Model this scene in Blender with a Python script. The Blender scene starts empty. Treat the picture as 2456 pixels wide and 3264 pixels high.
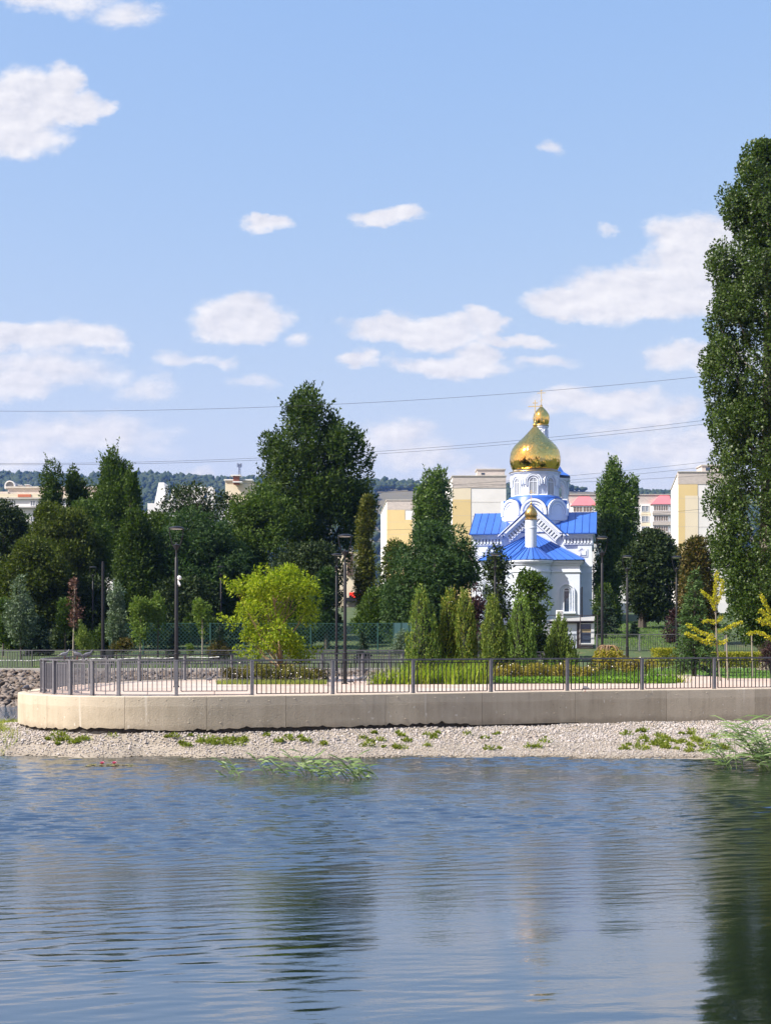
import bpy, bmesh, math, random
import numpy as np
from mathutils import Vector, Matrix

# ------------------------------------------------------------------ camera, sky, sun, exposure
F, CX, HY, HC = 4600.0, 1228.0, 2040.0, 3.25     # focal length and principal point in photo pixels; eye height over the water
ZD = HC - 1.65                                   # level of the promenade
SUN_AZ = Vector((-0.915, -0.40, 0)).normalized()
SUN_EL = math.radians(44)
scene = bpy.context.scene
col = scene.collection
R = math.radians

cam_d = bpy.data.cameras.new('camera')
cam = bpy.data.objects.new('camera', cam_d)
col.objects.link(cam)
cam.location = (0, 0, HC)
cam.rotation_euler = (R(90), 0, 0)
cam_d.sensor_fit = 'HORIZONTAL'
cam_d.sensor_width = 36.0
cam_d.lens = 36.0 * F / 2456.0
cam_d.shift_y = (HY - 1632.0) / 2456.0
cam_d.clip_start = 0.1
cam_d.clip_end = 6000
scene.camera = cam

scene.view_settings.view_transform = 'Standard'
scene.view_settings.look = 'None'
scene.view_settings.exposure = 0.95
scene.view_settings.gamma = 1.0
scene.view_settings.use_curve_mapping = False
scene.cycles.use_denoising = True
scene.render.filter_size = 1.0
scene.cycles.max_bounces = 6
scene.cycles.diffuse_bounces = 3
scene.cycles.glossy_bounces = 3
scene.cycles.transmission_bounces = 4
scene.cycles.volume_bounces = 1
scene.cycles.caustics_reflective = False
scene.cycles.caustics_refractive = False

sun_d = bpy.data.lights.new('sun', 'SUN')
sun_d.energy = 5.0
sun_d.angle = R(0.5)
sun_d.color = (1.0, 0.955, 0.88)
sun = bpy.data.objects.new('sun', sun_d)
col.objects.link(sun)
sdir = Vector((SUN_AZ.x * math.cos(SUN_EL), SUN_AZ.y * math.cos(SUN_EL), math.sin(SUN_EL)))
sun.rotation_euler = sdir.to_track_quat('Z', 'Y').to_euler()
sun.location = sdir * 100


class NT:
    """Small helper round a node tree."""
    def __init__(s, tree):
        s.t = tree
        s.n = tree.nodes
        s.l = tree.links

    def new(s, typ, **kw):
        nd = s.n.new(typ)
        ins = kw.pop('ins', {})
        for k, v in kw.items():
            setattr(nd, k, v)
        for k, v in ins.items():
            sock = nd.inputs[k]
            if isinstance(v, bpy.types.NodeSocket):
                s.l.new(v, sock)
            else:
                sock.default_value = v
        return nd

    def math(s, op, a, b=0.0, c=0.0, clamp=False):
        return s.new('ShaderNodeMath', operation=op, use_clamp=clamp, ins={0: a, 1: b, 2: c}).outputs[0]

    def vmath(s, op, a, b=(0, 0, 0), out=0):
        return s.new('ShaderNodeVectorMath', operation=op, ins={0: a, 1: b}).outputs[out]

    def noise(s, vec, scale, detail=3, rough=0.5, out='Fac'):
        return s.new('ShaderNodeTexNoise', ins={'Vector': vec, 'Scale': scale, 'Detail': detail, 'Roughness': rough}).outputs[out]

    def ramp(s, fac, pts, interp='LINEAR'):
        nd = s.new('ShaderNodeValToRGB', ins={'Fac': fac})
        cr = nd.color_ramp
        cr.interpolation = interp
        while len(cr.elements) > len(pts):
            cr.elements.remove(cr.elements[-1])
        while len(cr.elements) < len(pts):
            cr.elements.new(0.5)
        for e, (p, c) in zip(cr.elements, pts):
            e.position = p
            e.color = (*c, 1) if len(c) == 3 else c
        return nd.outputs[0]

    def mix(s, fac, a, b, blend='MIX'):
        nd = s.new('ShaderNodeMix', data_type='RGBA', blend_type=blend)
        for k, v in ((0, fac), (6, a), (7, b)):
            if isinstance(v, bpy.types.NodeSocket):
                s.l.new(v, nd.inputs[k])
            elif k == 0:
                nd.inputs[k].default_value = v
            else:
                nd.inputs[k].default_value = (*v, 1) if len(v) == 3 else v
        return nd.outputs[2]

    def smooth(s, v, lo, hi):
        return s.new('ShaderNodeMapRange', interpolation_type='SMOOTHSTEP', ins={0: v, 1: lo, 2: hi, 3: 0.0, 4: 1.0}).outputs[0]


SKY_STRENGTH = 0.14
world = bpy.data.worlds.new('World')
scene.world = world
world.use_nodes = True
world.cycles.sampling_method = 'MANUAL'
world.cycles.sample_map_resolution = 256
wt = NT(world.node_tree)
wt.n.clear()
skyn = wt.new('ShaderNodeTexSky', sky_type='NISHITA', sun_disc=False, sun_elevation=SUN_EL,
              sun_rotation=math.atan2(SUN_AZ.x, SUN_AZ.y), altitude=0.0, air_density=1.0, dust_density=1.5, ozone_density=2.0)
gen = wt.new('ShaderNodeTexCoord').outputs['Generated']
sep = wt.new('ShaderNodeSeparateXYZ', ins={0: gen})
dx, dy, dz = sep.outputs
# clouds are laid out by their compass direction: u = tangent to the right of north, w = tangent of height
yy = wt.math('MAXIMUM', dy, 0.05)
uu = wt.math('DIVIDE', dx, yy)
ww = wt.math('DIVIDE', dz, yy)
uv = wt.new('ShaderNodeCombineXYZ', ins={0: uu, 1: ww, 2: 0.0}).outputs[0]
uvs = wt.vmath('MULTIPLY', uv, (1.0, 1.6, 1.0))
n1 = wt.new('ShaderNodeTexNoise', ins={'Vector': uvs, 'Scale': 15.0, 'Detail': 7.0, 'Roughness': 0.62}).outputs['Color']
warp = wt.vmath('MULTIPLY', wt.vmath('SUBTRACT', n1, (0.5, 0.5, 0.5)), (0.06, 0.036, 0.0))
uvw = wt.vmath('ADD', uv, warp)
n2 = wt.noise(uvs, 34.0, 8.0, 0.66)
n3 = wt.noise(uvs, 9.0, 5.0, 0.6)
CLOUDS = [  # photo pixel centre, half sizes, weight
    (190, 5, 210, 42, .62), (400, 45, 115, 40, .6), (60, 340, 175, 110, 1.1), (170, 290, 90, 75, 1.1), (250, 345, 100, 55, 1), (335, 345, 40, 36, .7),
    (40, 430, 190, 52, .8), (130, 1085, 280, 55, .95), (310, 1090, 115, 38, .9), (120, 1180, 310, 48, .6), (20, 1215, 150, 50, .85),
    (770, 1010, 165, 66, 1.2), (735, 1035, 150, 46, 1), (840, 718, 100, 27, .9), (795, 704, 50, 30, .9), (1250, 690, 118, 27, .95),
    (1745, 465, 45, 24, .55), (1215, 1045, 130, 48, 1), (1360, 1062, 210, 45, 1.05), (1560, 1040, 62, 42, 1), (1620, 1088, 150, 18, .8),
    (1150, 1150, 78, 30, .9), (1440, 1165, 190, 36, .95), (1500, 1135, 100, 38, 1), (1745, 1155, 110, 20, .5), (1850, 965, 185, 50, 1.1),
    (2040, 930, 270, 88, 1.2), (2270, 850, 220, 120, 1.2), (2210, 745, 150, 72, .95), (2420, 820, 200, 170, 1.1), (2170, 1135, 100, 45, .85), (2310, 1140, 130, 50, .9),
    (1900, 1268, 230, 42, .85), (2110, 1305, 220, 40, .75), (1740, 1305, 110, 24, .6), (590, 1145, 105, 26, .55), (690, 1150, 55, 22, .5),
    (250, 1390, 320, 70, .6), (40, 1430, 220, 70, .6), (1260, 1395, 140, 50, .62), (1330, 1445, 140, 45, .6), (1530, 1510, 160, 38, .75),
    (1850, 1470, 130, 50, .7), (2150, 1425, 240, 60, .66), (960, 1085, 52, 24, .5), (800, 1210, 70, 22, .42), (1940, 720, 40, 15, .42),
    (2000, 1350, 200, 40, .5), (620, 1500, 60, 25, .5), (470, 1240, 120, 40, .4),
]
cm = None
for (px, py, ax, ay, wgt) in CLOUDS:
    c = ((px - CX) / F, (HY - py) / F, 0)
    q = wt.vmath('MULTIPLY', wt.vmath('SUBTRACT', uvw, c), (F / (ax * 1.12), F / (ay * 1.2), 0))
    dd = wt.vmath('DOT_PRODUCT', q, q, out=1)
    m = wt.math('MULTIPLY_ADD', dd, -wgt, wgt)
    cm = m if cm is None else wt.math('MAXIMUM', cm, m)
cm = wt.math('MULTIPLY_ADD', wt.math('SUBTRACT', n2, 0.5), 1.15, cm)
d_near = wt.math('MULTIPLY', wt.smooth(cm, -0.1, 0.72), wt.math('GREATER_THAN', dy, 0.06))
# the rest of the sky, round and overhead, carries the same kind of scattered cumulus
gp = wt.vmath('DIVIDE', gen, wt.new('ShaderNodeCombineXYZ', ins={0: wt.math('ADD', wt.math('MAXIMUM', dz, 0.0), 0.22), 1: wt.math('ADD', wt.math('MAXIMUM', dz, 0.0), 0.22), 2: 1.0}).outputs[0])
gn = wt.noise(gp, 2.6, 7.0, 0.6)
d_far = wt.smooth(gn, 0.55, 0.68)
away = wt.math('MAXIMUM', wt.smooth(wt.math('ABSOLUTE', uu), 0.42, 0.6), wt.math('MAXIMUM', wt.smooth(ww, 0.52, 0.62), wt.math('LESS_THAN', dy, 0.06)))
dens = wt.math('MAXIMUM', d_near, wt.math('MULTIPLY', d_far, away))
dens = wt.math('MULTIPLY', dens, 0.9)
# billows: the side of each lump towards the sun is brighter than the side away from it
n2b = wt.noise(wt.vmath('ADD', uvs, (-0.0045, 0.0065, 0.0)), 34.0, 5.0, 0.6)
relief = wt.math('SUBTRACT', wt.noise(uvs, 34.0, 5.0, 0.6), n2b)
lf = wt.math('MULTIPLY_ADD', relief, 1.6, wt.math('MULTIPLY_ADD', wt.math('SUBTRACT', n3, 0.5), 0.7, 0.55))
lum = wt.ramp(lf, [(0.1, (2.75, 2.74, 2.95)), (0.5, (3.4, 3.3, 3.38)), (0.9, (3.95, 3.8, 3.72))])
# colour grade: a power curve per channel flattens the clear sky towards the horizon
sc_ = wt.new('ShaderNodeSeparateColor', ins={0: skyn.outputs[0]})
chan = [wt.math('MULTIPLY', wt.math('POWER', sc_.outputs[i], p_), k_) for i, (p_, k_) in enumerate(((0.82, 1.066), (0.5, 1.397), (0.1, 2.853)))]
clear = wt.new('ShaderNodeCombineColor', ins={0: chan[0], 1: chan[1], 2: chan[2]}).outputs[0]
skyc = wt.mix(dens, clear, lum)
bg = wt.new('ShaderNodeBackground', ins={'Color': skyc, 'Strength': SKY_STRENGTH})
wo = wt.new('ShaderNodeOutputWorld')
wt.l.new(bg.outputs[0], wo.inputs['Surface'])

# ------------------------------------------------------------------ helpers
random.seed(7)
RNG = np.random.default_rng(7)


def W(px, py, D):
    return Vector(((px - CX) / F * D, D, HC - (py - HY) / F * D))


def WX(px, D):
    return (px - CX) / F * D


def WZ(py, D):
    return HC - (py - HY) / F * D


def ground_z(y):
    return float(np.interp(y, [0, 86, 95, 104, 128, 165, 200, 420, 700, 1200], [ZD, ZD, ZD + 0.6, ZD + 1.35, 4.6, 7.0, 8.0, 9.0, 11.0, 13.5]))


def tag(o, label=None, cat=None, group=None, kind=None):
    if label: o['label'] = label
    if cat: o['category'] = cat
    if group: o['group'] = group
    if kind: o['kind'] = kind
    return o


def thing(name, label, cat, loc=(0, 0, 0), rz=0.0, group=None):
    o = bpy.data.objects.new(name, None)
    o.empty_display_size = 0.3
    col.objects.link(o)
    o.location = loc
    o.rotation_euler = (0, 0, rz)
    return tag(o, label, cat, group)


def link(name, me, parent=None, loc=None, rz=None):
    o = bpy.data.objects.new(name, me)
    col.objects.link(o)
    if parent: o.parent = parent
    if loc is not None: o.location = loc
    if rz is not None: o.rotation_euler = (0, 0, rz)
    return o


def copy_tree(o, parent=None):
    c = o.copy()
    col.objects.link(c)
    c.parent = parent
    for ch in list(o.children):
        copy_tree(ch, c)
    return c


class MB:
    """Collects faces; build() makes one mesh object."""
    def __init__(s):
        s.v = []
        s.f = []
        s.mi = []
        s.cur = 0

    def add(s, vs, fs):
        b = len(s.v)
        s.v.extend([tuple(x) for x in vs])
        for f in fs:
            s.f.append(tuple(i + b for i in f))
            s.mi.append(s.cur)
        return s

    def box(s, x0, x1, y0, y1, z0, z1):
        return s.add([(x0, y0, z0), (x1, y0, z0), (x1, y1, z0), (x0, y1, z0), (x0, y0, z1), (x1, y0, z1), (x1, y1, z1), (x0, y1, z1)],
                     [(3, 2, 1, 0), (4, 5, 6, 7), (0, 1, 5, 4), (1, 2, 6, 5), (2, 3, 7, 6), (3, 0, 4, 7)])

    def bbox(s, x0, x1, y0, y1, z0, z1, b=0.01):
        """box with chamfered vertical and top edges"""
        prof = [(x0 + b, y0), (x1 - b, y0), (x1, y0 + b), (x1, y1 - b), (x1 - b, y1), (x0 + b, y1), (x0, y1 - b), (x0, y0 + b)]
        prof2 = [(x0 + b * 1.5, y0 + b), (x1 - b * 1.5, y0 + b), (x1 - b, y0 + b * 1.5), (x1 - b, y1 - b * 1.5), (x1 - b * 1.5, y1 - b), (x0 + b * 1.5, y1 - b), (x0 + b, y1 - b * 1.5), (x0 + b, y0 + b * 1.5)]
        vs = [(x, y, z0) for x, y in prof] + [(x, y, z1 - b) for x, y in prof] + [(x, y, z1) for x, y in prof2]
        fs = [(i, (i + 1) % 8, 8 + (i + 1) % 8, 8 + i) for i in range(8)] + [(8 + i, 8 + (i + 1) % 8, 16 + (i + 1) % 8, 16 + i) for i in range(8)]
        return s.add(vs, fs + [tuple(range(7, -1, -1)), tuple(range(16, 24))])

    def tube(s, pts, rad, n=6, cap=True):
        pts = [Vector(p) for p in pts]
        rad = rad if hasattr(rad, '__len__') else [rad] * len(pts)
        vs, fs = [], []
        ref = None
        for i, p in enumerate(pts):
            d = (pts[min(i + 1, len(pts) - 1)] - pts[max(i - 1, 0)])
            d = d.normalized() if d.length > 1e-9 else Vector((0, 0, 1))
            if ref is None:
                ref = Vector((1, 0, 0)) if abs(d.x) < 0.8 else Vector((0, 1, 0))
            a = (ref - d * ref.dot(d)).normalized()
            b = d.cross(a)
            ref = a
            for k in range(n):
                t = 2 * math.pi * k / n
                vs.append(p + (a * math.cos(t) + b * math.sin(t)) * rad[i])
        for i in range(len(pts) - 1):
            for k in range(n):
                fs.append((i * n + k, i * n + (k + 1) % n, (i + 1) * n + (k + 1) % n, (i + 1) * n + k))
        if cap:
            fs.append(tuple(range(n - 1, -1, -1)))
            fs.append(tuple(range((len(pts) - 1) * n, len(pts) * n)))
        return s.add(vs, fs)

    def lathe(s, prof, n=24, c=(0, 0), a0=0.0, a1=2 * math.pi):
        """prof: (radius, z) from bottom to top"""
        full = abs(a1 - a0 - 2 * math.pi) < 1e-6
        m = n if full else n + 1
        vs = [(c[0] + r * math.cos(a0 + (a1 - a0) * k / n), c[1] + r * math.sin(a0 + (a1 - a0) * k / n), z) for r, z in prof for k in range(m)]
        fs = []
        for i in range(len(prof) - 1):
            for k in range(n):
                fs.append((i * m + k, i * m + (k + 1) % m, (i + 1) * m + (k + 1) % m, (i + 1) * m + k))
        if full:
            if prof[0][0] > 1e-4: fs.append(tuple(range(n - 1, -1, -1)))
            if prof[-1][0] > 1e-4: fs.append(tuple(range((len(prof) - 1) * m, len(prof) * m)))
        return s.add(vs, fs)

    def prism(s, poly, axis, a, b):
        """extrude a 2D polygon between a and b along axis: 'y' takes (x,z), 'x' takes (y,z), 'z' takes (x,y)"""
        def P(p, t):
            return {'y': (p[0], t, p[1]), 'x': (t, p[0], p[1]), 'z': (p[0], p[1], t)}[axis]
        n = len(poly)
        vs = [P(p, a) for p in poly] + [P(p, b) for p in poly]
        return s.add(vs, [tuple(range(n)), tuple(range(2 * n - 1, n - 1, -1))] + [(i, (i + 1) % n, n + (i + 1) % n, n + i) for i in range(n)])

    def mesh(s, name, mat, smooth=False):
        me = bpy.data.meshes.new(name)
        me.from_pydata(s.v, [], s.f)
        mats = mat if isinstance(mat, (list, tuple)) else [mat]
        for m in mats:
            me.materials.append(m)
        if len(mats) > 1:
            me.polygons.foreach_set('material_index', s.mi)
        if smooth:
            me.polygons.foreach_set('use_smooth', [True] * len(me.polygons))
        bm = bmesh.new()
        bm.from_mesh(me)
        bmesh.ops.recalc_face_normals(bm, faces=bm.faces)
        bm.to_mesh(me)
        bm.free()
        if smooth:
            try:
                me.set_sharp_from_angle(angle=R(38))
            except Exception:
                pass
        return me

    def build(s, name, mat, parent=None, smooth=False, loc=None, rz=None):
        return link(name, s.mesh(name, mat, smooth), parent, loc, rz)


def np_mesh(name, V, Fq, mat, smooth=False):
    """fast mesh from numpy: V (n,3), Fq (m,k) equal-sized faces"""
    me = bpy.data.meshes.new(name)
    V = np.ascontiguousarray(V, dtype=np.float32)
    Fq = np.ascontiguousarray(Fq, dtype=np.int32)
    m, k = Fq.shape
    me.vertices.add(len(V))
    me.vertices.foreach_set('co', V.ravel())
    me.loops.add(m * k)
    me.loops.foreach_set('vertex_index', Fq.ravel())
    me.polygons.add(m)
    me.polygons.foreach_set('loop_start', np.arange(0, m * k, k, dtype=np.int32))
    me.polygons.foreach_set('loop_total', np.full(m, k, dtype=np.int32))
    if smooth:
        me.polygons.foreach_set('use_smooth', np.ones(m, dtype=bool))
    me.update(calc_edges=True)
    me.validate()
    for mm in (mat if isinstance(mat, (list, tuple)) else [mat]):
        me.materials.append(mm)
    return me


# ------------------------------------------------------------------ materials
def new_mat(name):
    m = bpy.data.materials.new(name)
    m.use_nodes = True
    t = NT(m.node_tree)
    t.n.clear()
    out = t.new('ShaderNodeOutputMaterial')
    return m, t, out


def pm(name, c1, c2=None, scale=4.0, rough=0.7, metal=0.0, bump=0.0, bscale=None, detail=5, rnd=0.0, stretch=None, spec=0.5, speck=None):
    """two colours mixed by noise in object space, optional fine bump and per-object brightness shift"""
    m, t, out = new_mat(name)
    c2 = c2 or tuple(min(1, c * 0.82) for c in c1)
    co = t.new('ShaderNodeTexCoord').outputs['Object']
    if stretch:
        co = t.vmath('MULTIPLY', co, stretch)
    nz = t.noise(co, scale, detail, 0.6)
    c = t.ramp(nz, [(0.32, c1), (0.68, c2)])
    if speck:
        sc, lo, colr = speck
        c = t.mix(t.smooth(t.noise(co, sc, 2, 0.5), lo, lo + 0.05), c, colr)
    if rnd:
        rn = t.new('ShaderNodeObjectInfo').outputs['Random']
        k = t.math('MULTIPLY_ADD', rn, 2 * rnd, 1 - rnd)
        c = t.mix(1.0, c, t.new('ShaderNodeCombineColor', ins={0: k, 1: k, 2: k}).outputs[0], 'MULTIPLY')
    b = t.new('ShaderNodeBsdfPrincipled', ins={'Base Color': c, 'Roughness': rough, 'Metallic': metal, 'Specular IOR Level': spec})
    if bump:
        bn = t.new('ShaderNodeBump', ins={'Strength': bump, 'Distance': 0.02, 'Height': t.noise(co, bscale or scale * 6, 4, 0.6)})
        t.l.new(bn.outputs[0], b.inputs['Normal'])
    t.l.new(b.outputs[0], out.inputs[0])
    return m


def leaf_mat(name, cols, trans=0.3, rough=0.6, spec=0.18):
    """leaf colours differ leaf by leaf and drift slowly through the crown"""
    m, t, out = new_mat(name)
    g = t.new('ShaderNodeNewGeometry')
    co = t.new('ShaderNodeTexCoord').outputs['Object']
    f = t.math('MULTIPLY_ADD', g.outputs['Random Per Island'], 0.62, t.math('MULTIPLY', t.noise(co, 0.55, 2, 0.5), 0.42), clamp=True)
    n = len(cols)
    c = t.ramp(f, [(0.12 + 0.76 * i / max(1, n - 1), cc) for i, cc in enumerate(cols)])
    b = t.new('ShaderNodeBsdfPrincipled', ins={'Base Color': c, 'Roughness': rough, 'Specular IOR Level': spec})
    tr = t.new('ShaderNodeBsdfTranslucent', ins={'Color': t.mix(1.0, c, (1.15, 1.3, 0.5), 'MULTIPLY')})
    mx = t.new('ShaderNodeMixShader', ins={0: trans, 1: b.outputs[0], 2: tr.outputs[0]})
    t.l.new(mx.outputs[0], out.inputs[0])
    return m


M = {}
M['post'] = pm('galvanised_grey_paint', (0.15, 0.15, 0.165), (0.10, 0.10, 0.115), 9, 0.45, 0.0, rnd=0.12, speck=(60, 0.72, (0.5, 0.5, 0.5)))
M['rail_dark'] = pm('dark_rail_paint', (0.016, 0.016, 0.019), (0.028, 0.028, 0.032), 8, 0.45, 0.0, spec=.3)
M['lamp_black'] = pm('black_lamp_paint', (0.008, 0.008, 0.010), (0.014, 0.014, 0.017), 6, 0.45, 0.0, spec=.3)
M['lamp_glass'] = pm('lamp_diffuser', (0.55, 0.56, 0.55), (0.5, 0.5, 0.5), 6, 0.25)
M['white_plastic'] = pm('white_plastic', (0.78, 0.78, 0.76), (0.7, 0.7, 0.69), 5, 0.45)
M['bark'] = pm('grey_bark', (0.085, 0.07, 0.055), (0.04, 0.033, 0.027), 7, 0.9, bump=0.6, stretch=(1, 1, 0.3))
M['bark_pale'] = pm('pale_bark', (0.27, 0.24, 0.19), (0.16, 0.14, 0.11), 7, 0.9, bump=0.5, stretch=(1, 1, 0.3))
M['bark_tan'] = pm('tan_bark', (0.30, 0.20, 0.11), (0.2, 0.13, 0.07), 7, 0.85, bump=0.4)
M['soil'] = pm('dark_soil', (0.05, 0.038, 0.028), (0.028, 0.022, 0.017), 5, 0.95, bump=0.5)
# ------------------------------------------------------------------ the setting: water, shore, wall, promenade, ground, hill
def catmull(pts, step=0.25):
    P = np.array(pts, float)
    P = np.vstack([2 * P[0] - P[1], P, 2 * P[-1] - P[-2]])
    out = []
    for i in range(1, len(P) - 2):
        for t in np.linspace(0, 1, 24, endpoint=False):
            a, b, c, d = P[i - 1], P[i], P[i + 1], P[i + 2]
            out.append(0.5 * ((2 * b) + (c - a) * t + (2 * a - 5 * b + 4 * c - d) * t ** 2 + (3 * b - a - 3 * c + d) * t ** 3))
    out.append(P[-2])
    out = np.array(out)
    s = np.concatenate([[0], np.cumsum(np.linalg.norm(np.diff(out, axis=0), axis=1))])
    n = max(2, int(round(s[-1] / step)) + 1)
    q = np.linspace(0, s[-1], n)
    return np.stack([np.interp(q, s, out[:, k]) for k in range(out.shape[1])], 1), q


ARC_C, ARC_R = np.array((-7.05, 46.2)), 3.85
arc = [ARC_C + ARC_R * np.array((math.cos(a), math.sin(a))) for a in np.radians(np.linspace(180, 270, 7))]
front_pts = arc + [(-5.6, 42.48), (-3.96, 42.86), (-1.59, 43.55), (0.85, 44.4), (3.32, 45.45), (5.87, 46.5), (8.43, 47.45), (11, 48.35), (14, 49.4), (18, 50.8), (23, 52.5)]
FRONT, FRONT_S = catmull(front_pts, 0.2)          # line of the water-side railing
back_pts = [(-10.9, 46.2), (-11.15, 50.0), (-11.0, 54.0), (-9.8, 57.6), (-6.2, 61.0), (-2.3, 64.0), (-0.7, 65.4), (3.2, 68.6), (8.0, 72.5)]
BACK, BACK_S = catmull(back_pts, 0.2)             # line of the inner railing


def normals2(C):
    t = np.gradient(C, axis=0)
    t /= np.linalg.norm(t, axis=1)[:, None]
    return np.stack([t[:, 1], -t[:, 0]], 1)       # points to the right of travel


fn = normals2(FRONT)                              # travelling left to right the right-hand side is the water side
off = np.interp(FRONT[:, 0], [-9, -6, 0, 25], [0.72, 0.62, 0.24, 0.24])
WALL = FRONT + fn * off[:, None]                  # outer face of the concrete wall
WALL_S = np.concatenate([[0], np.cumsum(np.linalg.norm(np.diff(WALL, axis=0), axis=1))])
# the wall carries on round the back of the round head
bn_ = normals2(BACK)
WBACK = BACK - bn_ * 0.6


def wall_y(x):
    return np.interp(x, WALL[20:, 0], WALL[20:, 1])


# --- water: wind ripples as real relief in the open pond, calmer in the lee near the viewer
m, t, out = new_mat('pond_water')
co = t.new('ShaderNodeTexCoord').outputs['Object']
fine = t.noise(t.vmath('MULTIPLY', co, (3.2, 9.0, 0)), 1.0, 4, 0.62)
sx = t.new('ShaderNodeSeparateXYZ', ins={0: co})
amp_f = t.math('MULTIPLY_ADD', t.smooth(sx.outputs[1], 12.0, 25.0), 0.010, 0.0013)
amp_f = t.math('MULTIPLY_ADD', t.smooth(sx.outputs[1], 43.0, 48.0), 0.03, amp_f)
bmp = t.new('ShaderNodeBump', ins={'Strength': 1.0, 'Distance': 1.0, 'Height': t.math('MULTIPLY', fine, amp_f)})
pb = t.new('ShaderNodeBsdfPrincipled', ins={'Base Color': (0.004, 0.008, 0.006, 1), 'Roughness': 0.03, 'IOR': 2.0, 'Specular IOR Level': 0.5, 'Normal': bmp.outputs[0]})
gl = t.new('ShaderNodeBsdfGlossy', ins={'Color': (0.84, 0.92, 1.0, 1), 'Roughness': 0.03, 'Normal': bmp.outputs[0]})
mx = t.new('ShaderNodeMixShader', ins={0: 0.2, 1: pb.outputs[0], 2: gl.outputs[0]})
t.l.new(mx.outputs[0], out.inputs[0])
M['water'] = m


def wave_height(X, Y, seed=2):
    rg = np.random.default_rng(seed)
    lee = np.clip((X / Y + 0.14) / 0.2, 0, 1)
    rough = np.clip((Y - 11.0 - 4.0 * lee * lee * (3 - 2 * lee)) / 13.0, 0, 1)
    rough = rough * rough * (3 - 2 * rough)
    gust = 0.75 + 0.25 * np.sin(X * 0.23 + Y * 0.31) + 0.22 * np.sin(X * 0.11 - Y * 0.47 + 1.3) + 0.15 * np.sin(X * .61 + Y * .9 + 2)
    calm_r = 1 - 0.45 * np.clip((X - 1.0) / 4, 0, 1) * (1 - np.clip((Y - 24) / 10, 0, 1))
    H = np.zeros_like(X)
    for k in range(60):
        lam = 0.14 * (3.6 ** rg.random())              # 0.14 .. 0.5 m
        th = rg.normal(math.radians(-80), 0.27)        # mean travel towards the viewer, crests rise to the right
        kx, ky = 2 * math.pi / lam * math.cos(th), 2 * math.pi / lam * math.sin(th)
        slope = 0.027 * (0.55 + 0.9 * rg.random()) * (1.25 if lam > 0.2 else 0.9)
        a = slope * lam / (2 * math.pi)
        w_ = 0.065 + 0.935 * rough
        H += a * w_ * gust * calm_r * np.sin(kx * X + ky * Y + rg.uniform(0, 6.28))
    for k in range(7):                                 # slow swell that draws the long dark streaks
        lam = rg.uniform(0.9, 2.6)
        th = rg.normal(math.radians(-76), 0.07)
        a = 0.0062 * lam / (2 * math.pi)
        H += a * np.sin(2 * math.pi / lam * (math.cos(th) * X + math.sin(th) * Y) + rg.uniform(0, 6.28)) * (0.6 + 0.4 * np.sin(X * .35 + k))
    return H


rows = [11.0]
while rows[-1] < 42.0:
    rows.append(rows[-1] + 0.026 + 0.0012 * (rows[-1] - 11))
rows = np.array(rows)
ncol = 350
Yg = np.repeat(rows[:, None], ncol, 1)
half = rows * (1228.0 / F) * 1.05 + 3.4
Xg = np.linspace(-1, 1, ncol)[None] * half[:, None]
Hg = wave_height(Xg, Yg)
edge_ = np.clip((1 - np.abs(np.linspace(-1, 1, ncol)))[None] * 25, 0, 1) * np.clip((Yg - 11.0) / 0.3, 0, 1) * np.clip((42.0 - Yg) / 0.6, 0, 1)
Hg *= edge_
V = np.stack([Xg, Yg, Hg], -1).reshape(-1, 3)
nr_ = len(rows)
ii = np.arange((nr_ - 1) * ncol).reshape(nr_ - 1, ncol)[:, :-1].ravel()
Fq = np.stack([ii, ii + 1, ii + ncol + 1, ii + ncol], 1)
corners = [(-160, -40), (160, -40), (160, 92), (-160, 92)]
nv = len(V)
x0, x1, X0, X1 = Xg[0, 0], Xg[0, -1], Xg[-1, 0], Xg[-1, -1]
ring = np.array([(-160, -40, 0), (160, -40, 0), (160, 92, 0), (-160, 92, 0), (x0, 11, 0), (x1, 11, 0), (X1, rows[-1], 0), (X0, rows[-1], 0)], float)
Fr = np.array([(0, 1, 5, 4), (1, 2, 6, 5), (2, 3, 7, 6), (3, 0, 4, 7)]) + nv
tag(link('water', np_mesh('water', np.vstack([V, ring]), np.vstack([Fq, Fr]), M['water'], smooth=True)), kind='structure')

# --- concrete wall in panels
m, t, out = new_mat('cast_concrete')
co = t.new('ShaderNodeTexCoord').outputs['Object']
rn = t.new('ShaderNodeObjectInfo').outputs['Random']
cov = t.vmath('ADD', co, t.new('ShaderNodeCombineXYZ', ins={0: t.math('MULTIPLY', rn, 37.0), 1: 0.0, 2: t.math('MULTIPLY', rn, 11.0)}).outputs[0])
big = t.noise(cov, 0.9, 5, 0.65)
strk = t.noise(t.vmath('MULTIPLY', cov, (6, 6, 0.35)), 1.0, 4, 0.6)
c = t.ramp(t.math('MULTIPLY_ADD', strk, 0.4, t.math('MULTIPLY', big, 0.65)), [(0.3, (0.31, 0.265, 0.195)), (0.52, (0.40, 0.345, 0.26)), (0.75, (0.48, 0.42, 0.325))])
c = t.mix(t.math('MULTIPLY', t.smooth(t.noise(t.vmath('MULTIPLY', cov, (1, 1, .8)), 9.0, 2, 0.5), 0.70, 0.74), 0.6), c, (0.66, 0.62, 0.55))
c = t.mix(t.math('MULTIPLY', t.smooth(t.noise(cov, 13.0, 2, 0.5), 0.72, 0.76), 0.7), c, (0.10, 0.085, 0.07))
wash = t.math('MULTIPLY', t.smooth(t.noise(t.vmath('MULTIPLY', cov, (3.4, 3.4, 0.22)), 1.0, 2, 0.5), 0.66, 0.74), 0.45)
c = t.mix(wash, c, (0.64, 0.60, 0.53))
zw = t.new('ShaderNodeSeparateXYZ', ins={0: co}).outputs[2]
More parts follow.
